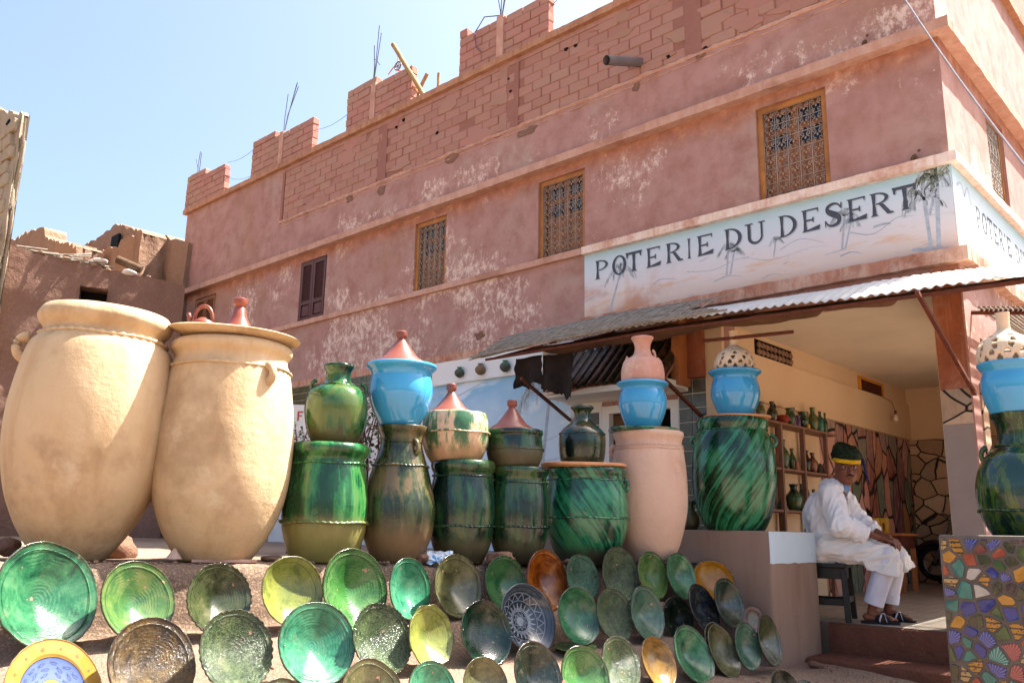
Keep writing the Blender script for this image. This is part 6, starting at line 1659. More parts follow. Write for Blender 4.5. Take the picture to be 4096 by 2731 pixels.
# ---------------------------------------------------------------- shelf unit and the small pots on it
SX = -1.90
su = thing('shelf_unit', 'brown wooden shelf unit full of small pots against the left wall of the shop room', 'shelf', (-2.0, 1.1, 0))
WD = plain('purple brown shelf wood', '#7d5a48', .7, .3, .2, 6, .3)
for z in (1.775, 1.33, .93, .5):
    q = NB(); box(q, -2.083, SX, .26, 2.02 if z > 1.7 else (1.86 if z > 1 else 1.75), z-.022, z, .001); part('shelf_board', q, WD, su)
for y, x in ((1.165, SX-.01), (1.72, SX-.01), (.66, SX-.01), (.93, -2.07), (1.50, -2.07)):
    q = NB(); box(q, x-.018, x+.018, y-.018, y+.018, .02, 1.752); part('post', q, WD, su)
Z5 = lambda x, y: ((3000+x/2.614)/K, (1550+y/2.614)/K)
TPL = {'vase': [(.5, 0), (.75, .12), (1, .38), (.92, .55), (.5, .72), (.36, .8), (.4, .9), (.55, 1)],
       'jug': [(.6, 0), (.85, .15), (1, .4), (.8, .6), (.4, .75), (.38, .88), (.5, 1)],
       'bowl': [(.5, 0), (.95, .45), (1, .6), (.85, .9), (.8, 1)],
       'wide': [(.6, 0), (.85, .2), (1, .5), (.8, .72), (.72, .85), (.95, 1)],
       'bottle': [(.7, 0), (.95, .15), (1, .5), (.7, .7), (.38, .8), (.35, .95), (.5, 1)],
       'tube': [(.8, 0), (.9, .3), (.8, .6), (.7, .8), (1, 1)], 'dome': [(1, 0), (.98, .3), (.8, .65), (.45, .9), (.15, 1)]}
sg = [glaze('shelf green glaze', GR('#10241a', '#23442a', '#3a5a30', '#5a5a30'), (6, 6, 3), .2), glaze('shelf dark glaze', GR('#0c100c', '#1c1c14', '#2c2416', '#3a3a20'), (6, 6, 3), .18), glaze('shelf teal glaze', GR('#0f3a34', '#1f5a50', '#2a6a5c', '#3a7a60'), (6, 6, 3), .2), glaze('shelf brown glaze', GR('#2a140c', '#5a2a16', '#7a3c20', '#8a5a34'), (6, 6, 3), .25)]
SM = {'g': sg[0], 'd': sg[1], 't': sg[2], 'b': sg[3], 'r': plain('matt red clay', '#8e3420', .6), 'p': plain('purple glaze', '#5c3a6a', .3, .5), 'pk': plain('pinkish clay', '#a86a50', .7), 'gy': plain('grey clay', '#4a463e', .7), 'y': plain('yellow soap', '#c8a040', .6)}
def spot_pot(nm, xc, yt, yb, hw, kind, mt, label, cat, shelf, han=None, X=-1.985):
    px, py = Z5(xc, yb); q = onX(px, py, X); y = q.y; d = proj((X, y, shelf))[2]
    lab_px = px
    zt_ = axis_z(X, y, 0, Z5(xc, yt)[1], d)
    if nm: zt_ = max(zt_, shelf+.03)
    base_row = proj((X, y, shelf))[1]; top_row = Z5(xc, yt)[1]; h = zt_-shelf
    r = hw/2.614/FPX*d
    loc = Vector((X, y, shelf)); t = thing(nm, label, cat, loc, 'small pots on the shop shelves')
    sp = spline([(a*r, b*h) for a, b in TPL[kind]], 3); pr = [(0, 0)]+[(max(.001, p[0]), p[1]) for p in sp]; rt, zt2 = pr[-1]
    if kind != 'dome': pr += [(rt*.85, zt2), (rt*.75, zt2-.02), (.001, zt2-.04)]
    else: pr += [(.001, zt2)]
    bm = NB(); lathe(bm, pr, 28, tuple(loc)); part('body', bm, SM[mt], t, 3.2)
    if han:
        for s in han:
            bm = NB(); dv = Vector((.2, s, 0)).normalized(); tube(bm, [loc+dv*(r*.38)+Vector((0, 0, h*.92)), loc+dv*(r*.85)+Vector((0, 0, h*.88)), loc+dv*(r*1.0)+Vector((0, 0, h*.72)), loc+dv*(r*.8)+Vector((0, 0, h*.55))], r*.11+.004, 6); part('handle', bm, SM[mt], t, 3.2)
    return t
A_, B_, C_ = 1.775, 1.33, .93
spot_pot('shelf_pot', 110, 150, 262, 46, 'wide', 'g', 'pale green pot half hidden at the left end of the top shelf', 'pot', A_)
spot_pot('shelf_jug', 235, 145, 340, 55, 'jug', 'd', 'dark two handled jug on the top shelf left of the red bowl', 'jug', A_, han=(-1, 1))
spot_pot('shelf_bowl', 345, 290, 362, 72, 'bowl', 'r', 'flattened red clay bowl on the top shelf', 'bowl', A_)
spot_pot('shelf_vase', 425, 215, 380, 56, 'wide', 'g', 'wide mouthed green vase right of the red bowl', 'vase', A_)
spot_pot('shelf_lantern', 508, 290, 400, 26, 'tube', 'p', 'small purple piece between two green vases on the top shelf', 'ornament', A_, X=-1.93)
spot_pot('shelf_pot', 560, 255, 408, 60, 'wide', 'g', 'olive pot with flared rim in the middle of the top shelf', 'pot', A_)
spot_pot('shelf_jug', 662, 208, 430, 58, 'jug', 'g', 'tallest dark green jug on the top shelf', 'jug', A_, han=(-1,))
spot_pot('shelf_bottle', 738, 250, 445, 40, 'bottle', 't', 'teal bottle vase near the right end of the top shelf', 'vase', A_)
spot_pot('shelf_jug', 790, 265, 455, 27, 'jug', 'g', 'slim green jug at the right end of the top shelf', 'jug', A_, han=(-1,))
spot_pot('shelf_block', 612, 385, 415, 20, 'tube', 'y', 'small yellow block at the front edge of the top shelf', 'ornament', A_, X=-1.92)
spot_pot('shelf_bowl', 300, 615, 800, 46, 'vase', 'pk', 'orange banded pot beside the big swirled pot, middle shelf', 'pot', B_)
spot_pot('shelf_jug', 345, 545, 828, 74, 'jug', 'g', 'largest green jug on the middle shelf', 'jug', B_, han=(-1,), X=-2.0)
spot_pot('shelf_vase', 445, 635, 845, 42, 'vase', 'g', 'green vase behind the clay cup on the middle shelf', 'vase', B_, X=-2.02)
spot_pot('shelf_cup', 497, 772, 862, 26, 'tube', 'pk', 'pink clay cup on the middle shelf beside the post', 'cup', B_, X=-1.94)
spot_pot('shelf_vase', 598, 655, 872, 45, 'vase', 'd', 'dark blue green vase on the middle shelf', 'vase', B_)
spot_pot('shelf_vase', 662, 680, 880, 52, 'vase', 'b', 'red brown vase on the middle shelf', 'vase', B_)
spot_pot('shelf_dome', 735, 790, 890, 44, 'dome', 'gy', 'grey dome shaped pot at the right of the middle shelf', 'pot', B_)
spot_pot('shelf_dome', 325, 1165, 1262, 44, 'dome', 'd', 'dark dome on the lowest shelf at left', 'pot', C_)
spot_pot('shelf_lantern', 368, 1190, 1268, 22, 'tube', 'p', 'small purple piece on the lowest shelf', 'ornament', C_, X=-1.93)
spot_pot('shelf_vase', 465, 1008, 1275, 92, 'vase', 'g', 'broad dark green vase on the lowest shelf', 'vase', C_)
spot_pot('shelf_bottle', 545, 1005, 1280, 30, 'bottle', 'd', 'dark bottle behind the post on the lowest shelf', 'bottle', C_, X=-2.04)
spot_pot('shelf_bottle', 608, 998, 1285, 30, 'bottle', 'd', 'tall dark bottle beside the man on the lowest shelf', 'bottle', C_)
spot_pot('shelf_vase', 675, 1062, 1290, 34, 'vase', 'd', 'dark vase just above the shoulder of the seated man', 'vase', C_)
# black box with a spike, under the shelves
c = onX(*Z5(335, 1470), -1.96); t = thing('black_box', 'small black box with a pointed handle below the shelves', 'box', (c.x, c.y, .50))
bm = NB(); box(bm, c.x-.07, c.x+.07, c.y-.09, c.y+.09, .502, .60); bevel(bm, .004); part('box_body', bm, M['black'], t); bm = NB(); tube(bm, [(c.x, c.y, .6), (c.x, c.y, .70)], .012, 6, radii=[.014, .003]); part('spike', bm, M['black'], t)

# ---------------------------------------------------------------- table, lantern boxes, motorbike
def floorpt(px, py):
    q = ray(px, py); lo = 4; z = 0
    for _ in range(20):
        t_ = (z-CAM.z)/q.z; p = CAM+q*t_; z = .024*max(0, p.y)
    return p
Z4 = lambda x, y: ((3000+x/1.386)/K, (1600+y/1.386)/K)
tl = P(*Z4(858, 1062), 9.7); fz = .024*max(0, tl.y); tl.z = fz
ztt = axis_z(tl.x, tl.y, 0, Z4(860, 737)[1], 9.7)
t = thing('side_table', 'brown wooden table behind the seated man carrying the yellow lantern boxes', 'table', (tl.x-.5, tl.y+.2, fz))
bm = NB(); box(bm, tl.x-1.0, tl.x+.04, tl.y-.04, tl.y+.5, ztt-.03, ztt); bevel(bm, .005); part('tabletop', bm, M['wood_panel'], t)
bm = NB(); box(bm, tl.x-.96, tl.x, tl.y, tl.y+.46, ztt-.17, ztt-.031); part('apron', bm, plain('dark red wood', '#5a2c20', .6), t)
for dx, dy in ((-.02, .02), (-.94, .02), (-.02, .44), (-.94, .44)):
    q = NB(); box(q, tl.x+dx-.025, tl.x+dx+.025, tl.y+dy-.025, tl.y+dy+.025, fz-.02, ztt-.171); part('leg', q, M['wood_panel'], t)
YL = plain('yellow painted clay', '#c8a03c', .5, .4, .1)
def lantern(px0, px1, label):
    d = proj((tl.x-.3, tl.y+.05, ztt))[2]; a = P(*Z4(px0, 727), d-.12); b = P(*Z4(px1, 727), d-.12); w_ = (b-a).length*.8; c = (a+b)/2; c.z = ztt
    t = thing('lantern_box', label, 'lantern', c, 'yellow lantern boxes')
    h = .17; bm = NB(); th = .012
    for bx in ((c.x-w_/2, c.x+w_/2, c.y+w_-th, c.y+w_, c.z, c.z+h), (c.x-w_/2, c.x-w_/2+th, c.y, c.y+w_-th, c.z, c.z+h), (c.x+w_/2-th, c.x+w_/2, c.y, c.y+w_-th, c.z, c.z+h), (c.x-w_/2+th, c.x+w_/2-th, c.y+th, c.y+w_-th, c.z, c.z+.012)): box(bm, *bx)
    # front with arched opening
    n = 10; aw = w_*.2; op = [(-aw, .02)]+[(-aw*cos(pi*i/n), .10+aw*1.2*sin(pi*i/n)) for i in range(n+1)]+[(aw, .02)]
    L = -w_/2+th; R_ = w_/2-th
    pts = [(L, 0), (R_, 0), (R_, h), (L, h)]
    vo = [bm.verts.new((c.x+u, c.y, c.z+v)) for u, v in pts]; vi = [bm.verts.new((c.x+u, c.y, c.z+v)) for u, v in op]
    ed = [bm.edges.new((vo[i], vo[(i+1) % 4])) for i in range(4)]+[bm.edges.new((vi[i], vi[(i+1) % len(vi)])) for i in range(len(vi))]
    bmesh.ops.triangle_fill(bm, edges=ed, use_beauty=True)
    part('box_body', bm, YL, t)
lantern(672, 714, 'yellow lantern box with arched opening, left one of the pair'); lantern(722, 766, 'yellow lantern box with arched opening, right one of the pair')
wc = P(*Z4(1032, 902), 10.9); rw = 66/FPX*10.9*1.06; fzb = .024*wc.y; wc.z = max(wc.z, fzb+rw)
t = thing('motorbike', 'dark motorbike parked at the back of the room, mostly hidden by the plinth', 'motorbike', (wc.x+.5, wc.y, fzb))
MB = plain('black bike paint', '#101012', .3, .5, .1); CH = plain('dull chrome', '#8a8a8c', .3, .5, .1, metal=.8); RB = plain('tyre rubber', '#141313', .85, .2)
for k, cx in enumerate((wc.x, wc.x+1.15)):
    c = Vector((cx, wc.y, wc.z)); q = NB()
    rings = []; 
    tube(q, [c+Vector((cos(2*pi*i/36)*(rw-.035), 0, sin(2*pi*i/36)*(rw-.035))) for i in range(37)], .036, 10, False); wh = part('wheel', q, RB, t, 3.2)
    q = NB(); tube(q, [c+Vector((cos(2*pi*i/36)*(rw-.075), 0, sin(2*pi*i/36)*(rw-.075))) for i in range(37)], .010, 8, False)
    for s in range(5): a = 2*pi*s/5+.3; tube(q, [c, c+Vector((cos(a), 0, sin(a)))*(rw-.075)], .012, 6)
    part('rim', q, CH, wh, 3.2); q = NB(); lathe(q, [(0, -.05), (.04, -.05), (.04, .05), (0, .05)], 16, tuple(c), (0, 1, 0)); part('hub', q, MB, wh, .6)
q = NB(); tube(q, [wc+Vector((cos(a)*(rw+.03), 0, sin(a)*(rw+.03))) for a in [radians(d_) for d_ in range(20, 165, 12)]], .04, 8); part('front_fender', q, MB, t, 3.2)
q = NB(); tube(q, [wc+Vector((0, -.07, 0)), wc+Vector((.22, -.07, .52))], .018, 8); part('fork', q, CH, t, 3.2)
q = NB(); tube(q, [wc+Vector((0, .07, 0)), wc+Vector((.22, .07, .52))], .018, 8); part('fork', q, CH, t, 3.2)
q = NB(); rock(q, wc+Vector((.48, 0, .42)), .17, 2, 3, (1.3, .7, .7)); part('fuel_tank', q, plain('green tank', '#1f4a24', .2, .6), t, 3.2)
q = NB(); rock(q, wc+Vector((.85, 0, .40)), .18, 3, 3, (1.5, .7, .35)); part('seat', q, MB, t, 3.2)
q = NB(); rock(q, wc+Vector((.55, 0, .12)), .16, 4, 3, (1, .8, .9)); part('engine', q, CH, t, 3.2)
q = NB(); tube(q, [wc+Vector((.2, -.28, .62)), wc+Vector((.22, -.1, .58)), wc+Vector((.22, .1, .58)), wc+Vector((.2, .28, .62))], .013, 8); part('handlebar', q, CH, t, 3.2)
q = NB(); tube(q, [wc+Vector((.25, 0, .5)), wc+Vector((.5, 0, .2)), wc+Vector((1.15, 0, 0))], .02, 8); part('frame', q, MB, t, 3.2)

# ---------------------------------------------------------------- stool
# the man faces local +x; matrix to the world
PB = Vector((-1.32, .16, .003)); YAW = radians(14); PM = Matrix.Translation(PB) @ Matrix.Rotation(YAW, 4, 'Z')
BK = plain('black painted wood', '#08080a', .45, .4, .3, 10, .2)
def tow(bm, M4=None): bmesh.ops.transform(bm, matrix=M4 or PM, verts=bm.verts)
t = thing('wooden_stool', 'black painted wooden stool under the seated man', 'stool', PB)
bm = NB(); box(bm, -.20, .19, -.19, .19, .43, .465, .0); bevel(bm, .008, 2); tow(bm); part('seat', bm, BK, t, .6)
bm = NB()
for b in ((-.17, .16, -.165, -.145, .34, .429), (-.17, .16, .145, .165, .34, .429), (-.175, -.155, -.14, .14, .34, .429), (.145, .165, -.14, .14, .34, .429)): box(bm, *b)
tow(bm); part('apron', bm, BK, t)
for sx, sy in ((-1, -1), (1, -1), (-1, 1), (1, 1)):
    bm = NB(); v = box(bm, sx*.165-.022, sx*.165+.022, sy*.165-.022, sy*.165+.022, 0, .428)
    for k in range(4): v[k].co.x += sx*.02; v[k].co.y += sy*.02
    bevel(bm, .003); tow(bm); part('leg', bm, BK, t)
for b in ((-.16, .16, -.19, -.165, .13, .18), (-.16, .16, .165, .19, .13, .18), (-.19, -.165, -.15, .15, .15, .2), (.165, .19, -.15, .15, .15, .2)):
    bm = NB(); box(bm, *b); tow(bm); part('stretcher', bm, BK, t)
# ---------------------------------------------------------------- the seated man
def capsule(bm, a, b, ra, rb, n=14, flat0=False, flat1=False, sy=1.0, yax=None):
    a, b = Vector(a), Vector(b); d = (b-a); L = d.length; d.normalize()
    pr = []
    m_ = 5
    pr += [(0, -ra)]+[(ra*sin(pi/2*i/m_), -ra*cos(pi/2*i/m_)) for i in range(1, m_+1)] if not flat0 else [(0, 0), (ra, 0)]
    pr += [(rb*cos(pi/2*i/m_), L+rb*sin(pi/2*i/m_)) for i in range(m_)]+[(0, L+rb)] if not flat1 else [(rb, L), (0, L)]
    lathe(bm, pr, n, tuple(a), d)
def ellip(bm, c, r, rot=None, sub=3):
    q = bmesh.ops.create_icosphere(bm, subdivisions=sub, radius=1); m3 = rot or Matrix.Identity(3)
    for v in q['verts']: v.co = Vector(c)+m3@Vector((v.co.x*r[0], v.co.y*r[1], v.co.z*r[2]))
def fuse(bm, vox, smooth_it=3, fn=None):
    """union the overlapping volumes into one continuous surface"""
    me = bpy.data.meshes.new('tmp'); bm.to_mesh(me); bm.free(); o = bpy.data.objects.new('tmp', me); COL.objects.link(o)
    m_ = o.modifiers.new('r', 'REMESH'); m_.mode = 'VOXEL'; m_.voxel_size = vox; m_.adaptivity = 0
    s_ = o.modifiers.new('s', 'SMOOTH'); s_.factor = .6; s_.iterations = smooth_it
    dg = bpy.context.evaluated_depsgraph_get(); e = o.evaluated_get(dg); me2 = bpy.data.meshes.new_from_object(e)
    bpy.data.objects.remove(o); out = NB(); out.from_mesh(me2); bpy.data.meshes.remove(me2)
    if fn:
        out.normal_update(); ns = [(v, v.normal.copy()) for v in out.verts]
        for v, n_ in ns: v.co = v.co+n_*fn(v.co, n_)
    return out
SKIN = MT('brown skin', .5, .4); SKIN.col(SKIN.mix(SKIN.noise(12, 4), H('#6e3f2c'), H('#7d4a34'))); SKIN.b.inputs['Subsurface Weight'].default_value = .08; SKIN.b.inputs['Subsurface Radius'].default_value = (.02, .008, .004); SKIN = SKIN.m
CLO = MT('white cotton', .85, .2); CLO.col(CLO.mix(CLO.noise(5, 5), H('#eef0f4'), H('#e2e2e4'))); CLO.bump(CLO.noise(1, 4, .55, CLO.sc(None, (16, 16, 5)), 1.0), .7, .02); CLO.bump(CLO.noise(120, 3), .15, .001); CLO = CLO.m
CLO2 = plain('cream white cotton', '#e2ded8', .85, .2, .05); TRO = plain('bluish white trousers', '#cfcfdc', .85, .2, .05)
BLU = plain('light blue shirt', '#6a8ab8', .8, .2, .1)
HAIR = plain('black hair', '#14100e', .7, .3)
PM = PM @ Matrix.Scale(1.04, 4)
man = thing('person', 'man in white robe and green yellow turban sitting on a black stool with hands together', 'person', PB)
# --- body: one continuous surface (head, neck, forearms, hands, shins, feet)
b = NB()
HC = Vector((.215, -.02, 1.215)); HR = Matrix.Rotation(radians(-68), 3, 'Z') @ Matrix.Rotation(radians(5), 3, 'Y') * 1.12
hp = lambda x, y, z: HC+HR@Vector((x, y, z))
ellip(b, hp(-.012, 0, .035), (.096, .078, .095), HR); ellip(b, hp(.018, 0, -.035), (.075, .066, .082), HR)     # cranium, face
ellip(b, hp(.045, 0, -.088), (.036, .040, .034), HR); ellip(b, hp(.022, .032, -.07), (.045, .030, .038), HR); ellip(b, hp(.022, -.032, -.07), (.045, .030, .038), HR)
capsule(b, hp(.082, 0, .012), hp(.104, 0, -.030), .010, .016)          # nose
ellip(b, hp(.092, .012, -.034), (.012, .009, .009), HR); ellip(b, hp(.092, -.012, -.034), (.012, .009, .009), HR)
capsule(b, hp(.078, .045, .028), hp(.086, .012, .030), .010, .009); capsule(b, hp(.078, -.045, .028), hp(.086, -.012, .030), .010, .009)   # brow ridge
ellip(b, hp(.066, .040, -.020), (.018, .020, .016), HR); ellip(b, hp(.066, -.040, -.020), (.018, .020, .016), HR)   # cheekbones
ellip(b, hp(.080, 0, -.062), (.014, .024, .007), HR); ellip(b, hp(.079, 0, -.072), (.013, .020, .007), HR)   # lips
for s in (-1, 1): ellip(b, hp(-.005, s*.078, -.008), (.018, .008, .030), HR)
capsule(b, (.18, -.01, 1.16), (.11, 0, 1.02), .060, .068)               # neck
capsule(b, (.09, 0, .98), (.02, 0, .62), .12, .13); capsule(b, (.11, -.15, .99), (.10, .15, .99), .07, .07)
# arms
AR_ = dict(rs=(.10, -.19, 1.01), re=(.17, -.26, .77), rw=(.43, -.075, .655), ls=(.11, .19, 1.02), le=(.24, .24, .79), lw=(.47, .045, .665))
for s, e, w_ in (('rs', 're', 'rw'), ('ls', 'le', 'lw')):
    capsule(b, AR_[s], AR_[e], .045, .038); capsule(b, AR_[e], AR_[w_], .037, .024)
# hands folded over one another, fingers drooping between the knees
def hand(w_, d, side, droop):
    w_ = Vector(w_); d = Vector(d).normalized(); up = Vector((0, 0, 1)); lat = d.cross(up).normalized()*side; up = lat.cross(d)*side; up = up if up.z > 0 else -up
    palm = w_+d*.075; capsule(b, w_, w_+d*.03, .023, .025)
    for k in range(4):
        off = lat*(.030-.020*k); a0 = w_+d*.025+off*.6; k0 = w_+d*.085+off; L = (.040, .045, .042, .034)[k]
        capsule(b, a0, k0, .012, .0105); k1 = k0+(d*.8-up*.5*droop).normalized()*L; k2 = k1+(d*.35-up*.9*droop).normalized()*L*.7; k3 = k2+(d*-.1-up*1.0*droop).normalized()*L*.5
        capsule(b, k0, k1, .0095, .0088); capsule(b, k1, k2, .0088, .008); capsule(b, k2, k3, .008, .007)
    t0 = w_+d*.02+lat*.022; t1 = t0+d*.03+lat*.022-up*.006; t2 = t1+d*.030+lat*.004-up*.010
    capsule(b, t0, t1, .0125, .011); capsule(b, t1, t2, .010, .0085)
hand(AR_['rw'], (.85, .42, -.22), 1, 1.0); hand(AR_['lw'], (.80, -.45, -.30), -1, 1.1)
# legs and feet
LG = dict(rh=(.02, -.10, .56), rk=(.49, -.13, .51), ra=(.345, -.125, .095), lh=(.02, .10, .56), lk=(.53, .10, .515), la=(.44, .11, .095))
for h_, k_, a_, s in (('rh', 'rk', 'ra', -1), ('lh', 'lk', 'la', 1)):
    capsule(b, LG[h_], LG[k_], .08, .055); capsule(b, LG[k_], LG[a_], .052, .034)
    an = Vector(LG[a_]); fd = Vector((1, .0 if s < 0 else -.05, 0)).normalized(); fl_ = Vector((-fd.y, fd.x, 0))
    ellip(b, an+fd*-.035+Vector((0, 0, -.045)), (.034, .030, .030)); capsule(b, an+Vector((0, 0, -.02)), an+fd*.12+Vector((0, 0, -.052)), .034, .024); capsule(b, an+fd*-.02+Vector((0, 0, -.05)), an+fd*.13+Vector((0, 0, -.056)), .030, .026)
    for k in range(5):
        o_ = fl_*(s*-1)*(.030-.0145*k); base = an+fd*(.125-.006*k)+o_+Vector((0, 0, -.056)); L = (.050, .046, .040, .034, .028)[k]; r_ = (.0125, .0095, .009, .0085, .008)[k]
        capsule(b, base, base+fd*L*.6+Vector((0, 0, .003)), r_, r_*.95); capsule(b, base+fd*L*.6+Vector((0, 0, .003)), base+fd*L+Vector((0, 0, -.006)), r_*.95, r_*.85)
b = fuse(b, .0042, 3); tow(b); part('body', b, SKIN, man, 3.2)
# --- eyes, brows, moustache, hair at the temples
EY = plain('eye white', '#b8aca0', .3, .5, .02, bump=0)
for s in (-1, 1):
    q = NB(); ellip(q, hp(.072, s*.032, .008), (.012, .016, .0085), HR); tow(q); part('eye', q, EY, man, 3.2)
    q = NB(); ellip(q, hp(.082, s*.031, .008), (.004, .0075, .0075), HR, 2); tow(q); part('iris', q, HAIR, man, 3.2)
    q = NB(); capsule(q, hp(.084, s*.050, .016), hp(.088, s*.014, .014), .0032, .0032, 8); tow(q); part('eyelid', q, SKIN, man, 3.2)
    q = NB(); capsule(q, hp(.082, s*.054, .030), hp(.094, s*.016, .034), .0035, .0055, 8); tow(q); part('eyebrow', q, HAIR, man, 3.2)
    q = NB(); capsule(q, hp(.098, s*.003, -.048), hp(.088, s*.030, -.055), .0055, .003, 8); tow(q); part('moustache', q, HAIR, man, 3.2)
q = NB(); capsule(q, hp(.0905, -.020, -.0665), hp(.0905, .020, -.0665), .0016, .0016, 6); tow(q); part('mouth_line', q, HAIR, man, 3.2)
# --- turban
def fabric(nm, c1, c2, sc_=(30, 30, 80)):
    m = MT(nm, .8, .25); m.col(m.mix(m.st(m.noise(1, 4, .6, m.sc(None, sc_)), .45, .6), H(c1), H(c2))); m.bump(m.noise(1, 4, .6, m.sc(None, sc_)), .4, .006); return m.m
TD = fabric('dark green turban cloth', '#0c1410', '#1c3418'); TY = fabric('yellow turban band', '#c89a10', '#d8b020'); TBL = fabric('blue turban tail', '#15183a', '#2a2a78')
q = NB()
for i in range(5):
    zt_ = .062+.022*i; rr = .088-.010*abs(i-1.5); cc = hp(-.012, 0, zt_); ax = HR@Vector((.10+.08*sin(i*2), .16*cos(i*1.7), 1)).normalized()
    qq = Vector((0, 0, 1)).rotation_difference(ax).to_matrix()
    pts = [cc+qq@(HR@Vector((cos(2*pi*k/30)*rr*1.10, sin(2*pi*k/30)*rr, .006*sin(3*2*pi*k/30+i)))) for k in range(31)]; tube(q, pts, .026, 10, False)
ellip(q, hp(-.012, 0, .11), (.092, .082, .052), HR); ellip(q, hp(-.035, .085, .085), (.045, .04, .045), HR)
q = fuse(q, .006, 2, lambda c, n_: .004*noise.noise(Vector((c.x*12, c.y*12, c.z*60)))); tow(q); part('turban', q, TD, man, 3.2)
q = NB(); cc = hp(-.008, 0, .058); ax = HR@Vector((.02, .13, 1)).normalized(); qq = Vector((0, 0, 1)).rotation_difference(ax).to_matrix()
rings = []
for k in range(41):
    a = 2*pi*k/40; rr = .112+.003*sin(5*a); p = HR@Vector((cos(a)*rr*1.0, sin(a)*rr*.90, 0)); row = [q.verts.new(cc+qq@(p*(1+.03*sin(pi*j/4)))+qq@Vector((0, 0, -.016+.034*j/4+.004*sin(a*2)))) for j in range(5)]; rings.append(row)
for a, c_ in zip(rings, rings[1:]):
    for j in range(4): q.faces.new((a[j], c_[j], c_[j+1], a[j+1]))
tow(q); o = part('turban_band', q, TY, man, 3.2); mm = o.modifiers.new('t', 'SOLIDIFY'); mm.thickness = .008
q = NB()
for i in range(5): a0 = hp(-.03-.006*i, .105+.004*i, .09-.01*i); tube(q, [a0, a0+HR@Vector((0, .022, -.03)), a0+HR@Vector((.004*i, .030+.004*i, -.09-.02*i))], .011, 6, radii=[.014, .012, .006])
tow(q); part('turban_tail', q, TBL, man, 3.2)
# --- robe with sleeves
def folds(amp, f, dirv):
    dirv = Vector(dirv)
    def fn(c, n_):
        q_ = Vector((c.x*f, c.y*f, c.z*f)); al = q_.dot(dirv); q_ = q_-dirv*al*.78
        w_ = 1-abs(noise.noise(q_)); w2 = 1-abs(noise.noise(q_*2.1+Vector((5, 1, 2))))
        return amp*((w_**3-.5)+.4*(w2**3-.5))
    return fn
q = NB()
capsule(q, (.0, 0, .53), (.02, 0, .70), .165, .150); capsule(q, (.02, 0, .70), (.07, 0, .91), .155, .145); capsule(q, (.07, -.07, .90), (.07, .07, .90), .14, .14); capsule(q, (.095, -.15, 1.0), (.095, .15, 1.0), .085, .085); ellip(q, (.10, 0, 1.045), (.11, .15, .08)); capsule(q, (.05, -.09, 1.07), (.05, .09, 1.07), .055, .055); ellip(q, (-.03, 0, .82), (.12, .18, .2))
for s, e, w_, k in (('rs', 're', 'rw', -1), ('ls', 'le', 'lw', 1)):
    S, E_, W_ = Vector(AR_[s]), Vector(AR_[e]), Vector(AR_[w_]); cuff = E_.lerp(W_, .66)
    capsule(q, S, E_+Vector((0, 0, -.015)), .088, .098); capsule(q, E_+Vector((0, 0, -.015)), cuff+Vector((0, 0, -.012)), .095, .070, flat1=True)
# collar opening: cut a V later by the shirt in front
fz_ = folds(.024, 10, (.35, .1, .93))
q = fuse(q, .0075, 2, fz_); tow(q); ROBE = part('robe', q, CLO, man, 3.2)
# V neck: blue undershirt and embroidered placket standing just proud of the robe
def strip(pl, pr_, mat, nm):
    q = NB(); L = spline(pl, 5); R_ = spline(pr_, 5); pv = None
    for a, c_ in zip(L, R_):
        row = [q.verts.new(a.lerp(c_, k/6)) for k in range(7)]
        if pv:
            for k in range(6): q.faces.new((pv[k], pv[k+1], row[k+1], row[k]))
        pv = row
    tow(q); o = part(nm, q, mat, man, 3.2)
    sw_ = o.modifiers.new('w', 'SHRINKWRAP'); sw_.target = ROBE; sw_.wrap_method = 'NEAREST_SURFACEPOINT'; sw_.wrap_mode = 'ABOVE_SURFACE'; sw_.offset = .005
    return o
strip([(.20, -.085, 1.09), (.235, -.075, 1.05), (.25, -.060, .98), (.25, -.048, .92)], [(.22, .015, 1.09), (.245, -.0, 1.05), (.255, -.03, .98), (.25, -.045, .92)], BLU, 'blue_shirt')
strip([(.22, .03, 1.12), (.245, .005, 1.05), (.255, -.028, .98), (.25, -.046, .92), (.24, -.05, .84), (.23, -.04, .78)], [(.22, .085, 1.11), (.24, .06, 1.05), (.25, .03, .98), (.25, .012, .92), (.24, .0, .84), (.23, .0, .78)], CLO2, 'placket')
# --- skirt of the robe over the thighs, hem hanging below the knees
q = NB()
capsule(q, (-.02, -.06, .55), (-.02, .06, .55), .14, .14)
for (h_, k_, s) in (('rh', 'rk', -1), ('lh', 'lk', 1)):
    A0, B0 = Vector(LG[h_]), Vector(LG[k_]); capsule(q, A0+Vector((0, 0, .01)), B0+Vector((0, 0, .005)), .115, .082)
capsule(q, (.1, 0, .54), (.50, -.01, .53), .10, .065)
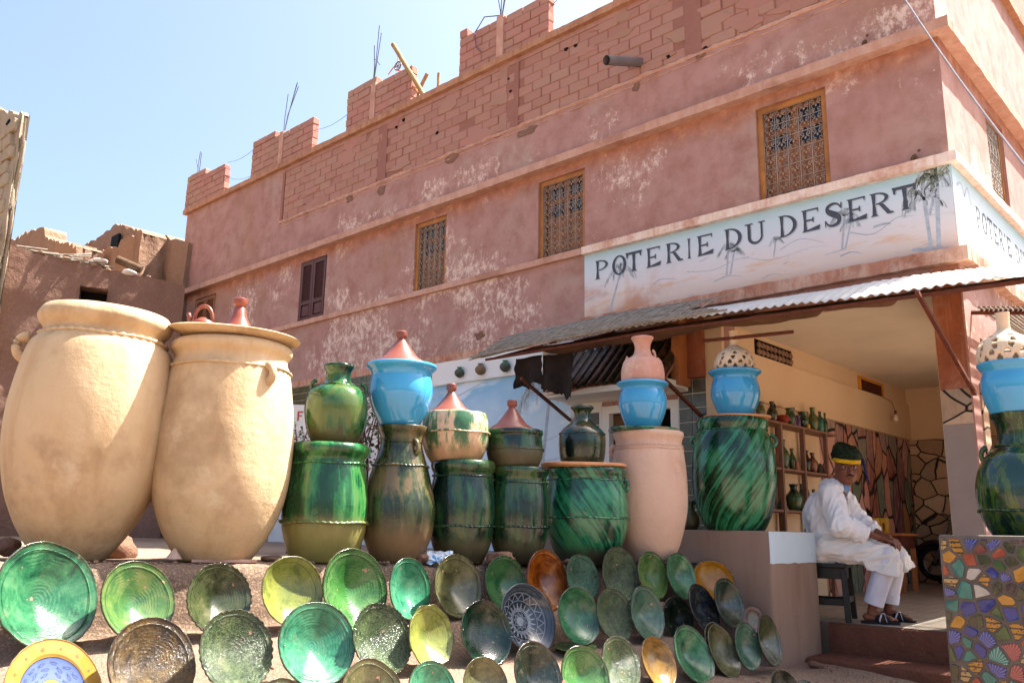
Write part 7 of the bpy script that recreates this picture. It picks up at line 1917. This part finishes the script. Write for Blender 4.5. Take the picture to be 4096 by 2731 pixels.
# hanging parts
def hull(bm, pts):
    vs_ = [bm.verts.new(p) for p in pts]; bmesh.ops.convex_hull(bm, input=vs_)
hull(q, [(.40, -.20, .53), (.40, -.18, .50), (.57, -.19, .50), (.58, -.05, .50), (.42, -.05, .5), (.36, -.215, .40), (.56, -.225, .355), (.60, -.06, .385), (.40, -.06, .44), (.585, -.15, .36)])
hull(q, [(.45, .02, .52), (.60, -.04, .52), (.62, .16, .52), (.45, .18, .52), (.47, .03, .42), (.615, -.05, .40), (.66, .15, .43), (.62, .18, .47), (.48, .18, .45)])
hull(q, [(.30, -.20, .5), (.42, -.20, .52), (.38, -.215, .385), (.33, -.20, .40), (.30, -.12, .48), (.40, -.12, .45)])
ff = folds(.020, 11, (.85, .1, .3))
q = fuse(q, .0075, 2, ff); tow(q); part('robe_skirt', q, CLO2, man, 3.2)
for k_, a_, nm in (('rk', 'ra', 'trouser_leg'), ('lk', 'la', 'trouser_leg')):
    q = NB(); K_, A0 = Vector(LG[k_]), Vector(LG[a_]); d = (A0-K_).normalized(); capsule(q, K_, A0+d*-.055, .080, .070, 28, flat1=True)
    q = fuse(q, .006, 1, folds(.010, 9, tuple(d))); tow(q); part(nm, q, TRO, man, 3.2)
    q = NB(); c_ = A0+d*-.125; lathe(q, [(.072, 0), (.0755, .003), (.0755, .070), (.0715, .073)], 28, tuple(c_), d); tow(q); part('trouser_cuff', q, TRO, man, .6)
# --- sandals
SB = plain('black sandal rubber', '#14141a', .6, .3, .1); SW = plain('pale strap print', '#b8b8c0', .6, .3, .05)
for a_, s in (('ra', -1), ('la', 1)):
    an = Vector(LG[a_]); q = NB(); yaw = 0 if s < 0 else -.05
    out = [(-.075, -.030), (-.03, -.037), (.04, -.034), (.11, -.046), (.165, -.044), (.20, -.025), (.205, .01), (.185, .038), (.13, .046), (.06, .036), (-.02, .034), (-.07, .028), (-.085, 0)]
    f2 = lambda x, y: Vector((an.x+x*cos(yaw)-y*sin(yaw), an.y+x*sin(yaw)+y*cos(yaw), 0))
    t0 = [q.verts.new(f2(x, y)+Vector((0, 0, .0))) for x, y in out]; t1 = [q.verts.new(f2(x*1.0, y)+Vector((0, 0, .020))) for x, y in out]
    q.faces.new(t0[::-1]); q.faces.new(t1)
    for i in range(len(out)): q.faces.new((t0[i], t0[(i+1) % len(out)], t1[(i+1) % len(out)], t1[i]))
    tow(q); sn = part('sandal', q, SB, man)
    for nm, mt, e_, xs in (('strap', SB, 0, ((.045, .125, .045), (.125, .045, .045))), ('strap_print', SW, .003, ((.06, .115, .008), (.112, .06, .008)))):
        for (xa, xb, wd) in xs:
            q = NB(); pv = None
            for i in range(13):
                u = i/12; th = pi*u; x = xa+(xb-xa)*u; y = -.046*cos(th); z = .018+.058*sin(th)**.7+e_
                a1 = q.verts.new(f2(x-wd/2, y*(1+e_*8))+Vector((0, 0, z+.006))); b1 = q.verts.new(f2(x+wd/2, y*(1+e_*8))+Vector((0, 0, z-.006)))
                if pv: q.faces.new((pv[0], pv[1], b1, a1))
                pv = (a1, b1)
            tow(q); o = part(nm, q, mt, sn, 3.2)
            if not e_: mm = o.modifiers.new('t', 'SOLIDIFY'); mm.thickness = .005

# ---------------------------------------------------------------- small things
# sparrows on the ledges
def bird(p, face, label):
    t = thing('sparrow', label, 'bird', p, 'sparrows on the ledges'); d = Vector((face, -.3, 0)).normalized(); q = NB(); c = Vector(p)
    def E3(o, r, tilt=0): 
        rot = Matrix(((d.x, -d.y, 0), (d.y, d.x, 0), (0, 0, 1))) @ Matrix.Rotation(tilt, 3, 'Y'); ellip(q, c+rot@Vector(o), r, rot, 2)
    E3((0, 0, .045), (.032, .020, .022), -.7); 
    ellip(q, c+d*.022+Vector((0, 0, .078)), (.014, .013, .013), None, 2); capsule(q, c+d*.03+Vector((0, 0, .078)), c+d*.045+Vector((0, 0, .076)), .005, .002, 6); capsule(q, c-d*.02+Vector((0, 0, .03)), c-d*.06+Vector((0, 0, .008)), .010, .005, 6)
    q = fuse(q, .003, 1); part('body', q, plain('sparrow brown', '#5c4a38', .9, .1, .4, 60, .1), t, 3.2)
    for s in (-1, 1):
        q = NB(); l_ = Vector((-d.y, d.x, 0))*s*.008; tube(q, [c+l_+Vector((0, 0, .03)), c+l_], .0022, 5); part('leg', q, M['rust'], t)
bird(tuple(onY(2400/K+1480/1.387/K, 268/1.387/K, -.10).xy)+(4.966,), .4, 'sparrow standing on the upper ledge near the building corner'); bird(tuple(onY(2400/K+1762/1.387/K, 912/1.387/K, -.05).xy)+(3.787,), 1, 'sparrow leaning forward on the pale ledge over the palm painting')
# pots fixed to the painted wall
for px, py, r_, mt, lb in ((1055, 857, .062, 'g_teal', 'round green pot fixed to the ledge above the mural, leftmost of three'), (1103, 850, .066, 'g_brown', 'brown grey pot fixed to the ledge above the mural, middle of three'), (1160, 843, .066, 'g_teal', 'green pierced pot at the reed awning end, rightmost of three')):
    c = onY(px, py, -.055); c.z -= r_*.9; t = thing('wall_pot', lb, 'pot', c, 'pots on the mural ledge'); q = NB()
    lathe(q, [(0, 0), (r_*.35, .004), (r_*.85, r_*.5), (r_, r_), (r_*.8, r_*1.5), (r_*.42, r_*1.8), (r_*.38, r_*1.95), (r_*.55, r_*2.12), (r_*.4, r_*2.1), (0, r_*1.8)], 28, tuple(c)); part('body', q, M[mt], t, 3.2)
# dark ewer on the counter between the pale jar and the tiled column
c = P(1587, 1214, 7.25); c.z = .722; t = thing('dark_ewer', 'small dark green ewer on the counter, half hidden by the tall pale jar', 'ewer', c)
q = NB(); lathe(q, [(0, 0), (.05, 0), (.075, .05), (.07, .11), (.035, .16), (.028, .20), (.045, .24), (.03, .24), (0, .2)], 28, tuple(c)); part('body', q, M['g_dark'], t, 3.2); q = NB(); tube(q, [c+cr*.03+Vector((0, 0, .22)), c+cr*.08+Vector((0, 0, .2)), c+cr*.075+Vector((0, 0, .12))], .009, 6); part('handle', q, M['g_dark'], t, 3.2)
# white sign with a red letter
sg_c = P(698, 962, 9.0); rx = CR.copy(); rx.z = 0; rx.normalize(); fw = Vector((rx.y, -rx.x, 0)); fw = fw if fw.dot(CAM-sg_c) > 0 else -fw
t = thing('white_sign', 'small rounded white sign with a red letter F behind the green pots', 'sign', (sg_c.x, sg_c.y, .47)); q = NB(); w_, h_, rr = .20, .15, .05; n = 6
outl = []
for cx, cy, a0 in ((w_-rr, h_-rr, 0), (-w_+rr, h_-rr, pi/2), (-w_+rr, -h_+rr, pi), (w_-rr, -h_+rr, 3*pi/2)):
    for i in range(n+1): a = a0+pi/2*i/n; outl.append((cx+cos(a)*rr, cy+sin(a)*rr))
f0 = [q.verts.new(sg_c+rx*u+Vector((0, 0, v))) for u, v in outl]; f1 = [q.verts.new(sg_c-fw*.02+rx*u+Vector((0, 0, v))) for u, v in outl]; q.faces.new(f0); q.faces.new(f1[::-1])
for i in range(len(f0)): q.faces.new((f0[i], f0[(i+1) % len(f0)], f1[(i+1) % len(f0)], f1[i]))
bmesh.ops.recalc_face_normals(q, faces=q.faces); part('panel', q, M['white_wall'], t); q = NB()
for pts in (((-.02, -.10), (.015, -.10), (.015, .10), (-.02, .10)), ((.015, .07), (.10, .07), (.10, .10), (.015, .10)), ((.015, -.005), (.08, -.005), (.08, .02), (.015, .02))): poly(q, [sg_c+fw*.003+rx*(u*.5-.06)+Vector((0, 0, v*.5+.03)) for u, v in pts])
part('letter', q, RED, t); q = NB(); tube(q, [sg_c-fw*.01+Vector((0, 0, -.24)), Vector((sg_c.x, sg_c.y, .4))-fw*.01], .02, 6); part('post', q, M['iron'], t)
# flowering shrub behind the green pots
LEAF = plain('grey green leaves', '#4a5238', .7, .3, .4, 40, 0); FLW = plain('pale pink petals', '#c8a0a4', .7, .2, .2, 30, 0)
def shrub(px, py, d, w_, h_, n, label, seed):
    random.seed(seed); c = P(px, py, d); base = Vector((c.x, c.y, .45)); t = thing('shrub', label, 'shrub', base); q = NB(); stems = []
    for i in range(9):
        a = random.uniform(0, 2*pi); tip = Vector((cos(a)*w_*random.uniform(.2, 1), sin(a)*w_*random.uniform(.2, 1), c.z-.45+h_*random.uniform(.2, 1))); mid = tip*.5+Vector((random.uniform(-.1, .1), random.uniform(-.1, .1), .1)); pts = spline([(0, 0, 0), tuple(mid), tuple(tip)], 5); stems.append(pts); tube(q, [base+p for p in pts], .012, 5, radii=[.014-.010*k/(len(pts)-1) for k in range(len(pts))])
    part('stem', q, M['rust'], t, 3.2, kind='stuff'); q = NB(); q2 = NB()
    for i in range(n):
        s = random.choice(stems); u = random.uniform(.35, 1); p = base+s[int(u*(len(s)-1))]+Vector([random.gauss(0, .07) for _ in range(3)]); a = Vector([random.uniform(-1, 1) for _ in range(3)]).normalized(); e = a.cross(Vector((.3, .1, 1))).normalized(); L = random.uniform(.025, .05); W_ = L*.35
        bm_ = q2 if i % 14 == 0 else q; nn = a.cross(e)
        vv = [bm_.verts.new(x) for x in (p, p+a*L*.5+e*W_, p+a*L, p+a*L*.5-e*W_+nn*.004)]; bm_.faces.new(vv)
    part('foliage', q, LEAF, t, kind='stuff'); part('flowers', q2, FLW, t, kind='stuff')
shrub(682, 985, 7.6, .26, .10, 700, 'straggly flowering shrub between the second jar and the green pots', 3); shrub(838, 945, 7.4, .25, .14, 900, 'straggly flowering shrub showing between the green vase and the turquoise pot', 4)
# pebbles on the soil
random.seed(12); bm = NB()
for i in range(260):
    y = random.uniform(-5.2, -1.2); t_ = random.random(); x = row_at(R1, y).x+random.uniform(0, 2.2) if t_ < .6 else random.uniform(-1.1, .4)
    pr = prof(y); z = None
    for (a, za), (b_, zb) in zip(pr, pr[1:]):
        if a <= x <= b_: z = za+(zb-za)*(x-a)/max(1e-6, b_-a)
    if z is None: continue
    rock(bm, (x, y, z+.004), random.uniform(.004, .014), i, 1, (1, 1, .7))
solo('pebbles', bm, M['adobe_lit'], (0, 0, 0), 'small pebbles scattered over the soil between the plates', 'pebbles', kind='stuff', smooth=3.2)
random.seed(13); bm = NB()
for i in range(160): x, y = random.uniform(-1.15, .3), random.uniform(-2.2, -.55); rock(bm, (x, y, -.265-.10*max(0, (x+.9))-.16*max(0, -(y+.6))*max(0, (x+.9))), random.uniform(.004, .012), i, 1, (1, 1, .7))
solo('pebbles', bm, M['adobe_lit'], (0, 0, 0), 'small pebbles scattered on the soil bank in front of the steps', 'pebbles', kind='stuff', smooth=3.2)
